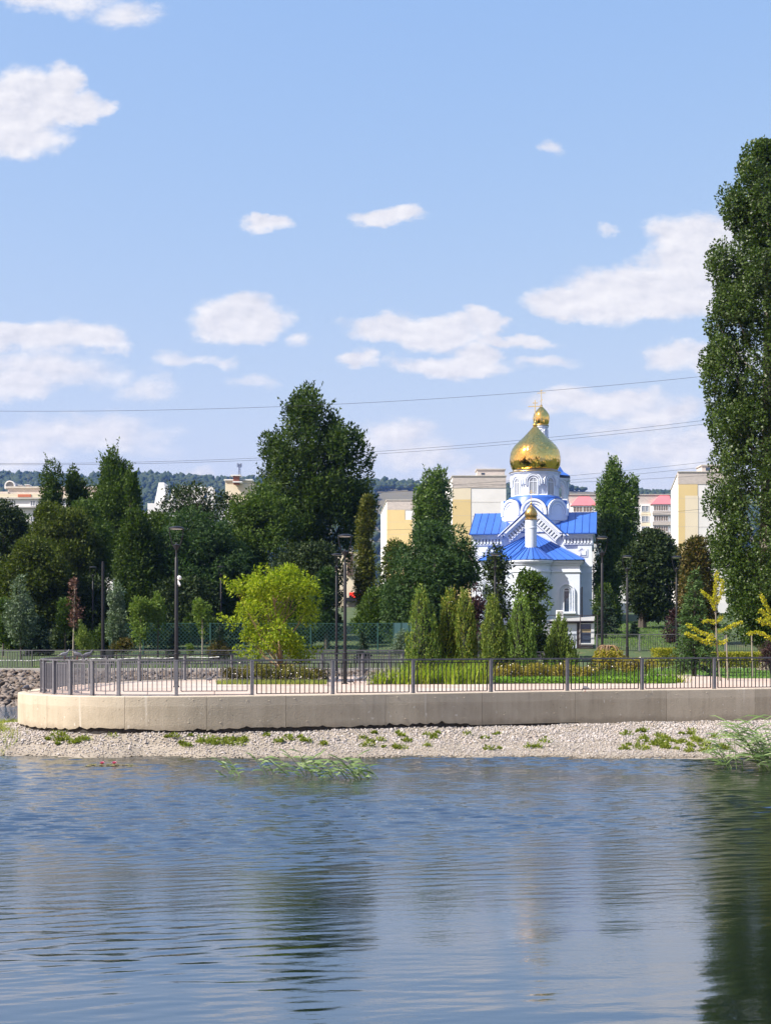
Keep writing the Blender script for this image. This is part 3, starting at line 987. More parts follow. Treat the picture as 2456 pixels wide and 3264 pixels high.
lampA = make_lamp(5.6)
lamps = [
    (562, 50.3, 5.6, 0, 'black park lamp with a white camera clamped to its pole'),
    (1099, 54.0, 5.6, 0, 'black park lamp standing on the promenade beside the pigeons'),
    (1918, 65.5, 6.35, 0, 'tall black park lamp right of the church behind the yellow weeping tree'),
    (1998, 77.0, 6.15, 0, 'black park lamp in front of the dark spreading tree'),
    (2155, 80.0, 6.3, 0, 'black park lamp left of the green fir'),
    (1577, 76.0, 6.2, 1, 'slim black lamp in front of the church apse trees'),
    (1072, 76.0, 6.2, 1, 'slim black lamp seen edge-on just left of the promenade lamp'),
    (296, 104.0, 5.6, 0, 'small distant park lamp beside the thin reddish tree'),
    (704, 106.0, 5.6, 0, 'small distant park lamp left of the yellow-green tree'),
]
for k, (px, D, h, edge, lab) in enumerate(lamps):
    o = lampA if k == 0 else copy_tree(lampA)
    o.location = (WX(px, D), D, ground_z(D) if D > 84 else ZD)
    o.scale = (1, 1, h / 5.6)
    o.rotation_euler = (0, 0, 1.35 if edge else random.uniform(-.3, .3))
    tag(o, lab, 'street lamp', 'park lamps')
# cameras on the first pole
D = 50.3
cm_ = thing('security_camera', 'white security camera clamped to the lamp pole', 'camera', (WX(562, D) + .08, D - .02, WZ(1845, D)))
MB().lathe([(0.0, -.04), (.05, -.03), (.075, .02), (.07, .07), (.04, .10), (0, .11)], 14).build('dome', M['white_plastic'], cm_, True, loc=(.03, -.03, 0))
mb = MB(); mb.tube([(-.03, 0, -.05), (.05, -.05, -.20), (.05, -.12, -.24)], [.018, .03, .034], 8); mb.box(-.05, 0.0, -.02, .02, -.2, .1)
mb.build('bracket', M['white_plastic'], cm_)
# bare dark pole among the left trees
pl = thing('dark_pole', 'plain tall dark pole among the trees on the left bank', 'pole', (WX(328, 88), 88, ground_z(88)))
mb = MB(); mb.lathe([(.17, 0), (.17, .9), (.11, .95), (.085, 6.0), (.07, 6.3), (0, 6.32)], 10); mb.build('shaft', M['lamp_black'], pl, True)
mb = MB(); mb.box(.2, .62, -.2, .2, 0, .95); mb.build('switch_box', M['rail_black'], pl)

# overhead cables
M['cable'] = pm('dark_cable', (0.05, 0.05, 0.055), (0.04, 0.04, 0.045), 3, 0.6)
def cable(label, pts, D, r=0.022):
    px = np.array([p[0] for p in pts], float)
    py = np.array([p[1] for p in pts], float)
    co_ = np.polyfit(px, py, 2)
    xs3 = np.linspace(px[0] - 700, px[-1] + 500, 60)
    mb = MB()
    mb.tube([W(x, np.polyval(co_, x), D) for x in xs3], r, 5)
    return tag(mb.build('power_cable', M['cable']), label, 'cable', 'overhead power cables')


cable('single highest overhead cable crossing above the church crosses', [(0, 1311), (450, 1306), (870, 1297), (1090, 1288), (1520, 1262), (2230, 1200)], 105, 0.0122)
cable('upper cable of the pair passing behind the gold dome', [(0, 1478), (400, 1472), (800, 1462), (1220, 1438), (1660, 1402), (2240, 1340)], 170, 0.0187)
cable('lower cable of the pair passing behind the gold dome', [(0, 1482), (400, 1477), (800, 1468), (1220, 1446), (1660, 1412), (2240, 1352)], 171, 0.0187)
cable('upper thin cable right of the belfry', [(1820, 1516), (2040, 1495), (2270, 1470)], 200, 0.0202)
cable('second thin cable right of the belfry', [(1820, 1530), (2040, 1510), (2270, 1486)], 202, 0.0202)
cable('third thin cable in front of the pink roofed flats', [(1215, 1548), (1500, 1545), (1820, 1538), (2060, 1527), (2200, 1518)], 204, 0.0202)
cable('low cable across the yellow gable ends', [(1210, 1690), (1320, 1686), (1560, 1676), (2240, 1622)], 206, 0.0202)
# ------------------------------------------------------------------ the church
M['church_white'] = pm('church_whitewash', (0.67, 0.715, 0.79), (0.59, 0.64, 0.73), 1.1, 0.75, bump=0.12, bscale=18)
M['church_trim'] = pm('church_trim_white', (0.70, 0.74, 0.82), (0.64, 0.69, 0.78), 2, 0.7)
M['blue_roof'] = pm('blue_sheet_metal', (0.042, 0.13, 0.46), (0.035, 0.11, 0.41), 0.9, 0.38, 0.0, rnd=0.10, spec=0.5)
M['blue_seam'] = pm('blue_seam', (0.025, 0.085, 0.33), (0.022, 0.075, 0.30), 2, 0.4)
M['dark_glass'] = pm('dark_window_glass', (0.025, 0.04, 0.07), (0.04, 0.06, 0.09), 1.2, 0.08, spec=0.8)
M['grey_glass'] = pm('grey_window_glass', (0.20, 0.23, 0.27), (0.3, 0.33, 0.37), 1.2, 0.1, spec=0.8)
m, t, out = new_mat('gilded_sheet')
co = t.new('ShaderNodeTexCoord').outputs['Object']
g = t.new('ShaderNodeNewGeometry').outputs['Random Per Island']
c = t.mix(g, (0.94, 0.66, 0.21), (0.87, 0.57, 0.15))
bmp = t.new('ShaderNodeBump', ins={'Strength': 0.10, 'Distance': 0.05, 'Height': t.noise(co, 3.2, 3, 0.5)})
pb = t.new('ShaderNodeBsdfPrincipled', ins={'Base Color': c, 'Metallic': 1.0, 'Roughness': 0.10, 'Normal': bmp.outputs[0]})
t.l.new(pb.outputs[0], out.inputs[0])
M['gold'] = m
M['gold_dull'] = pm('old_gilding', (0.55, 0.38, 0.13), (0.42, 0.28, 0.1), 6, 0.3, 0.9)
M['pale_gold'] = pm('pale_gold_cross', (0.74, 0.58, 0.30), (0.66, 0.5, 0.25), 6, 0.35, 0.6)

CH_D = 133.0
CH0 = Vector((WX(1697, CH_D), CH_D, 4.0))
church = thing('church', 'white church with blue metal roofs and a gold onion dome', 'church', CH0, -math.atan(0.155))
CH_D0 = CH_D
zc = lambda py, D: WZ(py, D) - CH0.z             # photo row -> local height at a given depth
HWN = 5.25                                       # half width of the nave


def arch_poly(w, zs, z0, n=14):
    """arched opening outline: half width w, springing zs, sill z0"""
    return [(-w, z0), (w, z0)] + [(w * math.cos(a), zs + w * math.sin(a)) for a in np.linspace(0, math.pi, n)]


def arch_frame(mb, w0, w1, zs, z0, y0, y1, cx=0.0, n=16, rot=None):
    """band between two arches, extruded y0..y1"""
    ins_ = [(-w0, z0)] + [(-w0 * math.cos(a), zs + w0 * math.sin(a)) for a in np.linspace(0, math.pi, n)] + [(w0, z0)]
    outs = [(-w1, z0)] + [(-w1 * math.cos(a), zs + w1 * math.sin(a)) for a in np.linspace(0, math.pi, n)] + [(w1, z0)]
    k = len(ins_)
    vs = [(x + cx, y0, z) for x, z in ins_] + [(x + cx, y0, z) for x, z in outs] + [(x + cx, y1, z) for x, z in ins_] + [(x + cx, y1, z) for x, z in outs]
    fs = []
    for i in range(k - 1):
        fs += [(i, i + 1, k + i + 1, k + i), (2 * k + i, 3 * k + i, 3 * k + i + 1, 2 * k + i + 1), (k + i, k + i + 1, 3 * k + i + 1, 3 * k + i), (i, 2 * k + i, 2 * k + i + 1, i + 1)]
    fs += [(0, k, 3 * k, 2 * k), (k - 1, 3 * k - 1, 4 * k - 1, 2 * k - 1)]
    if rot is not None:
        vs = [rot @ Vector(v) for v in vs]
    mb.add(vs, fs)


def roof_panels(parent, a, b, c, d, n, th=0.05, name='roof_panel'):
    """sheets between eave a-b and ridge d-c, each with its standing seam on one side"""
    a, b, c, d = map(Vector, (a, b, c, d))
    nrm = ((b - a).cross(d - a))
    if nrm.length < 1e-6: nrm = (b - a).cross(c - a)
    nrm.normalize()
    if nrm.z < 0: nrm = -nrm
    for i in range(n):
        t0, t1 = i / n, (i + 1) / n
        p0, p1, q1, q0 = a.lerp(b, t0), a.lerp(b, t1), d.lerp(c, t1), d.lerp(c, t0)
        mb = MB()
        up = nrm * th
        mb.add([p0, p1, q1, q0, p0 + up, p1 + up, q1 + up, q0 + up], [(3, 2, 1, 0), (4, 5, 6, 7), (0, 1, 5, 4), (1, 2, 6, 5), (2, 3, 7, 6), (3, 0, 4, 7)])
        e = (p1 - p0).normalized() * 0.035
        s_ = nrm * 0.09
        mb.cur = 1
        mb.add([p0 - e + up, p0 + e + up, q0 + e * .6 + up, q0 - e * .6 + up, p0 + s_ + up * .5, q0 + s_ + up * .5], [(0, 4, 5, 3), (4, 1, 2, 5), (0, 1, 4), (3, 5, 2)])
        mb.build(name, [M['blue_roof'], M['blue_seam']], parent)


ZE = zc(1702, CH_D)                 # eaves
ZCB = zc(1737, CH_D)                # bottom of the corbel band
ZR = zc(1636, CH_D + 5.2)           # transverse ridge
DEP = 10.5
GH, GR = 2.78, zc(1613, CH_D)       # front gable half width and apex
# walls
mb = MB()
mb.box(-HWN, HWN, 0, DEP, 0, ZE - .02)
mb.prism([(-GH + .1, ZE - .03), (GH - .1, ZE - .03), (0, GR - .25)], 'y', 0.0, 3.2)
mb.prism([(0.3, ZE - .03), (DEP - .3, ZE - .03), (DEP / 2, ZR - .12)], 'x', -HWN + .02, HWN - .02)
wall_o = mb.build('wall', M['church_white'], church)
# corner pilasters and string courses
for sx_ in (-1, 1):
    mb = MB()
    x0, x1 = sorted((sx_ * (HWN + .14), sx_ * (HWN - 1.15)))
    mb.box(x0, x1, -.14, 1.2, 0, ZCB)
    mb.box(x0 - .06, x1 + .06, -.22, 1.2, zc(1800, CH_D) - .22, zc(1800, CH_D))
    mb.box(x0 - .04, x1 + .04, -.19, 1.2, zc(1825, CH_D) - .12, zc(1825, CH_D))
    mb.box(x0 - .1, x1 + .1, -.26, 1.2, 0, .8)
    mb.build('pilaster', M['church_white'], church)
    mb = MB()
    cx_ = sx_ * (HWN - .62)
    zq = zc(1764, CH_D)
    for s_, y_ in ((.36, -.19), (.22, -.24)):
        mb.box(cx_ - s_, cx_ + s_, y_, -.14, zq - s_, zq + s_)
    mb.build('square_ornament', M['church_trim'], church)
# cornice with corbels: straight shoulders and the two sloping arms of the gable
def cornice(name, a, b, out_y=-0.0):
    a, b = Vector(a), Vector(b)
    d = (b - a).normalized()
    upv = Vector((-d.z, 0, d.x))
    if upv.z < 0: upv = -upv
    mb = MB()
    def strip(h0, h1, y0):
        vs = [a + upv * h0, b + upv * h0, b + upv * h1, a + upv * h1]
        vv = [(v.x, y0, v.z) for v in vs] + [(v.x, .05, v.z) for v in vs]
        mb.add(vv, [(0, 1, 2, 3), (7, 6, 5, 4), (0, 4, 5, 1), (1, 5, 6, 2), (2, 6, 7, 3), (3, 7, 4, 0)])
    strip(-.22, -.02, -.52); strip(-.34, -.22, -.42); strip(-.46, -.34, -.33); strip(-1.02, -.92, -.22)
    c_ = mb.build(name, M['church_trim'], church)
    L = (b - a).length
    n = int(L / .30)
    mb = MB()
    for i in range(n):
        t0 = (i + .25) / n * L
        p = a + d * t0
        vs = [p - upv * .90, p + d * .17 - upv * .90, p + d * .17 - upv * .46, p - upv * .46]
        vv = [(v.x, -.27, v.z) for v in vs] + [(v.x, .02, v.z) for v in vs]
        mb.add(vv, [(0, 1, 2, 3), (0, 4, 5, 1), (1, 5, 6, 2), (2, 6, 7, 3), (3, 7, 4, 0)])
    mb.build('corbels', M['church_trim'], c_)['kind'] = 'stuff'
cornice('cornice', (-HWN - .25, 0, ZE), (-GH, 0, ZE))
cornice('cornice', (GH, 0, ZE), (HWN + .25, 0, ZE))
cornice('gable_cornice', (-GH, 0, ZE), (0, 0, GR))
cornice('gable_cornice', (0, 0, GR), (GH, 0, ZE))
for sx_ in (-1, 1):
    mb = MB()
    x0, x1 = sorted((sx_ * HWN, sx_ * (HWN + .4)))
    mb.box(x0, x1, -.3, DEP + .3, ZE - .22, ZE - .03)
    x0, x1 = sorted((sx_ * HWN, sx_ * (HWN + .22)))
    mb.box(x0, x1, -.2, DEP + .2, ZE - 1.02, ZE - .24)
    mb.build('side_cornice', M['church_trim'], church)
# roofs
roof = MB().box(-.6, .6, DEP / 2 - .1, DEP / 2 + .1, ZR - .06, ZR + .09).build('roof', M['blue_seam'], church)
E = .55
roof_panels(roof, (-HWN - E, -E, ZE - .02), (-GH + .3, -E, ZE - .02), (-GH + .3, DEP / 2, ZR), (-HWN - E, DEP / 2, ZR), 5)
roof_panels(roof, (-GH + .3, -.05, ZE + .1), (GH - .3, -.05, ZE + .1), (GH - .3, DEP / 2, ZR), (-GH + .3, DEP / 2, ZR), 8)
roof_panels(roof, (GH - .3, -E, ZE - .02), (HWN + E, -E, ZE - .02), (HWN + E, DEP / 2, ZR), (GH - .3, DEP / 2, ZR), 5)
roof_panels(roof, (-HWN - E, DEP + E, ZE), (HWN + E, DEP + E, ZE), (HWN + E, DEP / 2, ZR), (-HWN - E, DEP / 2, ZR), 10)
gv = (GR - ZE) / GH
roof_panels(roof, (-GH - .35, -.55, ZE - .3), (-GH - .35, 4.6, ZE - .3), (0, 4.6, GR + .03), (0, -.55, GR + .03), 7)
roof_panels(roof, (GH + .35, -.55, ZE - .3), (GH + .35, 4.6, ZE - .3), (0, 4.6, GR + .03), (0, -.55, GR + .03), 7)
for xa, xb in ((-HWN - .6, -GH - .45), (GH + .45, HWN + .6)):
    MB().box(xa, xb, -E - .06, -E + .02, ZE - .09, ZE + .02).build('gutter', M['blue_seam'], church)
# drain pipes
for x_, y_ in ((HWN - .9, -.3), (HWN + .3, -.12), (4.55, -3.0)):
    mb = MB(); mb.tube([(x_, y_, 0.3), (x_, y_, zc(1800, CH_D) if x_ > 4.7 else zc(1875, CH_D))], .055, 6)
    mb.build('drain_pipe', M['rail_dark'], church)

# octagonal base with kokoshnik gables
DC = 4.4                                       # depth of the dome axis behind the front wall
DD = CH_D + DC
ZK0, ZK1 = zc(1640, DD - 3), zc(1588, DD - 3)
drum_base = MB()
AP = 3.02
HFc = AP * math.tan(math.pi / 8)
drum_base.lathe([(AP / math.cos(math.pi / 8) - .02, ZK0 - 1.6), (AP / math.cos(math.pi / 8) - .02, ZK0 + .35)], 8, (0, DC), math.pi / 8, 2 * math.pi + math.pi / 8)
db = drum_base.build('dome_base', M['church_white'], church)
zs_ = ZK1 - HFc * .98
for k in range(8):
    a = k * math.pi / 4 - math.pi / 2
    rot = Matrix.Translation((0, DC, 0)) @ Matrix.Rotation(a + math.pi / 2, 4, 'Z')
    mb = MB()
    pol = arch_poly(HFc * .96, zs_, ZK0 - .5, 18)
    vs = [rot @ Vector((x, -AP - .06, z)) for x, z in pol] + [rot @ Vector((x, -AP + 1.0, z)) for x, z in pol]
    n = len(pol)
    mb.add(vs, [tuple(range(n)), tuple(range(2 * n - 1, n - 1, -1))] + [(i, (i + 1) % n, n + (i + 1) % n, n + i) for i in range(n)])
    ko = mb.build('arched_gable', M['church_white'], church)
    mb = MB()
    arch_frame(mb, HFc * .80, HFc * .97, zs_, ZK0 - .02, -AP - .16, -AP - .04, rot=rot)
    arch_frame(mb, HFc * .58, HFc * .66, zs_, ZK0 + .1, -AP - .12, -AP - .04, rot=rot)
    mb.build('arch_moulding', M['church_trim'], ko)
    # blue barrel roof behind each gable
    mb = MB()
    pol = [(HFc * 1.0 * math.cos(b), zs_ + HFc * 1.02 * math.sin(b)) for b in np.linspace(0, math.pi, 14)]
    vs = [rot @ Vector((x, -AP + .03, z)) for x, z in pol] + [rot @ Vector((x * .75, -AP + 1.35, z + .12)) for x, z in pol]
    n = len(pol)
    mb.add(vs, [(i, i + 1, n + i + 1, n + i) for i in range(n - 1)])
    mb.build('barrel_roof', M['blue_roof'], ko, True)
RD = 146 / 2 / F * DD * 1.0                    # drum radius
ZD0, ZD1 = zc(1582, DD - 2), zc(1502, DD - 2)
MB().lathe([(AP * .98, zs_ + .05), (RD + .35, ZD0 - .05), (RD + .1, ZD0 + .12)], 32, (0, DC)).build('skirt_roof', M['blue_roof'], church, True)
mb = MB().lathe([(RD, ZK0), (RD, ZD1 - .3)], 48, (0, DC))
drum = mb.build('drum', M['church_white'], church, True)
mb = MB().lathe([(RD + .02, ZD0 - .1), (RD + .12, ZD0), (RD + .12, ZD0 + .12), (RD + .03, ZD0 + .18)], 48, (0, DC))
mb.lathe([(RD + .01, ZD1 - .55), (RD + .07, ZD1 - .5), (RD + .07, ZD1 - .42), (RD + .02, ZD1 - .38), (RD + .02, ZD1 - .25), (RD + .14, ZD1 - .16), (RD + .22, ZD1 - .08), (RD + .22, ZD1), (RD - .3, ZD1 + .03)], 48, (0, DC))
mb.build('drum_moulding', M['church_trim'], drum, True)
zw0, zw1 = zc(1576, DD - 2), zc(1523, DD - 2)
for k in range(8):
    rot = Matrix.Translation((0, DC, 0)) @ Matrix.Rotation(k * math.pi / 4 - .03, 4, 'Z')
    w_ = .36
    yf = -math.sqrt(RD * RD - w_ * w_) - .01
    mb = MB()
    pol = arch_poly(w_, zw1 - w_, zw0, 12)
    vs = [rot @ Vector((x, yf - .035, z)) for x, z in pol]
    mb.add(vs, [tuple(range(len(vs)))])
    wn = mb.build('window', M['grey_glass'], drum)
    mb = MB()
    arch_frame(mb, w_, w_ + .09, zw1 - w_, zw0, yf - .09, yf + .12, rot=rot)
    for x_ in (-.02,):
        vs = [(-.02, yf - .07, zw0), (.02, yf - .07, zw0), (.02, yf - .07, zw1 - .05), (-.02, yf - .07, zw1 - .05)]
        mb.add([rot @ Vector(v) for v in vs], [(0, 1, 2, 3)])
    for z_ in (zw1 - w_ - .05,):
        vs = [(-w_, yf - .072, z_), (w_, yf - .072, z_), (w_, yf - .072, z_ + .05), (-w_, yf - .072, z_ + .05)]
        mb.add([rot @ Vector(v) for v in vs], [(0, 1, 2, 3)])
    mb.build('window_frame', M['church_trim'], wn)
    mb = MB()
    arch_frame(mb, .56, .64, zw1 - .36, zw1 - .75, yf - .16, yf + .25, rot=rot)
    arch_frame(mb, .72, .82, zw1 - .36, zw1 - .60, yf - .12, yf + .3, rot=rot)
    mb.build('hood_moulding', M['church_trim'], drum)
# onion dome in overlapping diamond sheets
def onion(prof, n, rows, c, jitter, mat, name, parent):
    """prof (r,z); sheets are diamonds laid in staggered rows, each leaning a little its own way"""
    pr = np.array(prof, float)
    s = np.concatenate([[0], np.cumsum(np.linalg.norm(np.diff(pr, axis=0), axis=1))])
    q = np.linspace(0, s[-1], rows + 1)
    rr, zz_ = np.interp(q, s, pr[:, 0]), np.interp(q, s, pr[:, 1])
    rj = np.random.default_rng(4)
    vs, fs = [], []
    for i in range(-1, rows):
        for k in range(n):
            i0, i1, i2 = max(i, 0), min(i + 1, rows), min(i + 2, rows)
            o = .5 if i % 2 else 0
            a = 2 * math.pi / n
            P = []
            for (ii, kk) in ((i0, k + o), (i1, k + o + .5), (i2, k + o), (i1, k + o - .5)):
                ang = kk * a
                P.append(Vector((rr[ii] * math.cos(ang), rr[ii] * math.sin(ang), zz_[ii])))
            if (P[0] - P[2]).length < 1e-4: continue
            nr = Vector((math.cos((k + o) * a), math.sin((k + o) * a), 0))
            j = [nr * rj.normal(0, jitter) for _ in range(4)]
            P = [Vector((p.x + c[0] + d_.x, p.y + c[1] + d_.y, p.z)) for p, d_ in zip(P, j)]
            b0 = len(vs)
            vs += P
            fs.append((b0, b0 + 1, b0 + 2, b0 + 3))
    mb = MB(); mb.add(vs, fs)
    return mb.build(name, mat, parent)


def profile(pts, n=60):
    C_, _ = catmull(pts, 0.05)
    return [tuple(p) for p in C_]


s3 = 0.3606 / F * DD
Y3 = lambda v, D: zc(1200 + v * .3606, D)
dome_prof = [(224 * s3 * k, Y3(y, DD)) for k, y in ((.88, 832), (.95, 800), (.99, 768), (1.0, 738), (.985, 700), (.93, 655), (.80, 610), (.62, 570), (.42, 528), (.26, 490), (.15, 462), (.09, 446))]
bodyp = profile(dome_prof)
dome = MB().lathe([(max(.01, r - .03), z) for r, z in bodyp[::2]], 64, (0, DC)).build('dome', M['gold'], church, True)
onion(bodyp, 56, 44, (0, DC), 0.007, M['gold'], 'gold_sheet', dome)['kind'] = 'stuff'
MB().lathe([(RD + .2, ZD1 + .0), (RD + .3, ZD1 + .03), (RD + .28, ZD1 + .07), (.5, ZD1 + .1)], 48, (0, DC)).build('dome_rim', M['gold_dull'], dome, True)
def cross(name, x, y, z0, zt, w, parent, bars, th, mat):
    mb = MB()
    mb.box(x - th / 2, x + th / 2, y - th / 2, y + th / 2, z0, zt)
    for (z_, hw, sl) in bars:
        vs = [(x - hw, y - th * .45, z_ + sl - th / 2), (x + hw, y - th * .45, z_ - sl - th / 2), (x + hw, y - th * .45, z_ - sl + th / 2), (x - hw, y - th * .45, z_ + sl + th / 2)]
        vv = vs + [(a_, b_ + th * .9, c_) for a_, b_, c_ in vs]
        mb.add(vv, [(0, 1, 2, 3), (7, 6, 5, 4), (0, 4, 5, 1), (1, 5, 6, 2), (2, 6, 7, 3), (3, 7, 4, 0)])
    return mb.build(name, mat, parent)
zb_ = Y3(430, DD)
MB().lathe([(0.10, zb_ - .3), (.12, zb_ - .2), (.2, zb_ - .1), (.225, zb_), (.19, zb_ + .13), (.08, zb_ + .24), (.06, zb_ + .3)], 20, (0, DC)).build('finial_ball', M['gold'], dome, True)
cross('cross', 0, DC, zb_ + .2, Y3(210, DD), .1, dome, [(Y3(235, DD), .25, 0), (Y3(265, DD), .66, 0), (Y3(362, DD), .26, -.13)], .085, M['pale_gold'])

# chancel and apse
DA = 3.1                                        # chancel depth
CW = 4.35
ZA = zc(1787, CH_D - DA)
ZAP = zc(1700, CH_D - .1)
mb = MB(); mb.box(-CW, CW, -DA, -.02, 0, ZA - .05)
ch_wall = mb.build('chancel_wall', M['church_white'], church)
AR = 1.78
mb = MB(); mb.lathe([(AR, 0), (AR, ZA - .05)], 24, (0, -DA + .2), math.pi, 2 * math.pi)
ap_wall = mb.build('apse_wall', M['church_white'], church, True)
mb = MB()
zl = zc(1822, CH_D - DA)
for z0_, z1_, o_ in ((ZA - .16, ZA - .02, .30), (ZA - .30, ZA - .16, .2), (ZA - .42, ZA - .34, .12), (zl - .08, zl + .05, .10), (0, .9, .12)):
    mb.box(-CW - o_, CW + o_, -DA - o_, -.03, z0_, z1_)
    mb.lathe([(AR + .0, z0_), (AR + o_, z0_), (AR + o_, z1_), (AR + .0, z1_)], 24, (0, -DA + .2), math.pi, 2 * math.pi)
mb.build('string_course', M['church_trim'], ch_wall)
aroof = MB().box(-.1, .1, -.3, -.05, ZAP - .2, ZAP).build('apse_roof', M['blue_roof'], church)
EW = CW + .42
roof_panels(aroof, (-EW, -DA - .42, ZA), (0, -DA - .42, ZA), (0, -.1, ZAP), (-.02, -.1, ZAP), 6)
roof_panels(aroof, (0, -DA - .42, ZA), (EW, -DA - .42, ZA), (.02, -.1, ZAP), (0, -.1, ZAP), 6)
roof_panels(aroof, (EW, -DA - .42, ZA), (EW, -.05, ZA), (.02, -.05, ZAP), (.02, -.1, ZAP), 3)
roof_panels(aroof, (-EW, -.05, ZA), (-EW, -DA - .42, ZA), (-.02, -.1, ZAP), (-.02, -.05, ZAP), 3)
apx = Vector((0, -DA + .35, ZA + 1.62))
nw = 11
for i in range(nw):
    a0, a1 = math.pi + math.pi * i / nw, math.pi + math.pi * (i + 1) / nw
    r_ = AR + .34
    p0, p1 = Vector((r_ * math.cos(a0), -DA + .2 + r_ * math.sin(a0), ZA)), Vector((r_ * math.cos(a1), -DA + .2 + r_ * math.sin(a1), ZA))
    mb = MB()
    up = Vector((0, 0, .05))
    mb.add([p0, p1, apx, p0 + up, p1 + up, apx + up], [(2, 1, 0), (3, 4, 5), (0, 1, 4, 3), (1, 2, 5, 4), (2, 0, 3, 5)])
    mb.cur = 1
    bar(mb, p0 + up * 1.4, apx + up * 1.4, .07, .07)
    mb.build('roof_panel', [M['blue_roof'], M['blue_seam']], aroof)
# small cupola over the apse
DP = CH_D - DA + .1
rc = 36.4 / 2 / F * DP
zb0, zt0 = zc(1738, DP), zc(1657, DP)
yc = -DA + .1
cup = MB().lathe([(rc, zb0 - .6), (rc, zc(1686, DP)), (rc + .03, zc(1685, DP)), (rc + .03, zc(1681, DP)), (rc, zc(1680, DP)), (rc, zt0 + .1)], 28, (0, yc)).build('cupola', M['church_white'], church, True)
MB().lathe([(rc, zt0 - .02), (rc + .05, zt0), (rc + .05, zt0 + .14), (rc - .05, zt0 + .2)], 28, (0, yc)).build('cupola_band', M['gold_dull'], cup, True)
s4 = .3606 / F * DP
sp_ = [(56 * s4 * k, Y3(y, DP)) for k, y in ((.8, 1252), (.96, 1236), (1., 1218), (.95, 1200), (.78, 1180), (.5, 1160), (.26, 1145), (.12, 1134))]
bp_ = profile(sp_)
sd = MB().lathe([(max(.01, r - .015), z) for r, z in bp_], 32, (0, yc)).build('small_dome', M['gold'], cup, True)
onion(bp_, 22, 12, (0, yc), .006, M['gold_dull'], 'gold_sheet', sd)['kind'] = 'stuff'
MB().lathe([(.02, Y3(1136, DP)), (.1, Y3(1126, DP)), (.1, Y3(1118, DP)), (.02, Y3(1108, DP))], 14, (0, yc)).build('finial_ball', M['gold_dull'], sd, True)
cross('cross', 0, yc, Y3(1120, DP), Y3(1000, DP), .1, sd, [(Y3(1012, DP), .13, 0), (Y3(1026, DP), .32, 0), (Y3(1076, DP), .12, -.06)], .045, M['pale_gold'])
# arched windows of the chancel shoulders and apse
def chancel_window(cx_, y_, z0_, z1_, w_):
    mb = MB()
    pol = arch_poly(w_, z1_ - w_, z0_, 12)
    mb.add([(x + cx_, y_ - .03, z) for x, z in pol], [tuple(range(len(pol)))])
    wn = mb.build('window', M['dark_glass'], church)
    mb = MB()
    arch_frame(mb, w_, w_ + .09, z1_ - w_, z0_, y_ - .09, y_ + .02, cx_)
    mb.box(cx_ - w_, cx_ + w_, y_ - .07, y_ - .02, z1_ - w_ - .03, z1_ - w_ + .02)
    mb.build('window_frame', M['church_trim'], wn)
    mb = MB()
    arch_frame(mb, w_ + .42, w_ + .52, z1_ - w_ - .1, z0_, y_ - .14, y_ + .02, cx_)
    arch_frame(mb, w_ + .26, w_ + .32, z1_ - w_ - .1, z0_, y_ - .10, y_ + .02, cx_)
    mb.box(cx_ - w_ - .6, cx_ + w_ + .6, y_ - .25, y_ + .02, z0_ - .18, z0_)
    mb.build('window_surround', M['church_trim'], wn)
for cx_ in (-2.98, 2.98):
    chancel_window(cx_ * 1.07, -DA, zc(1950, CH_D - DA), zc(1876, CH_D - DA), .22)

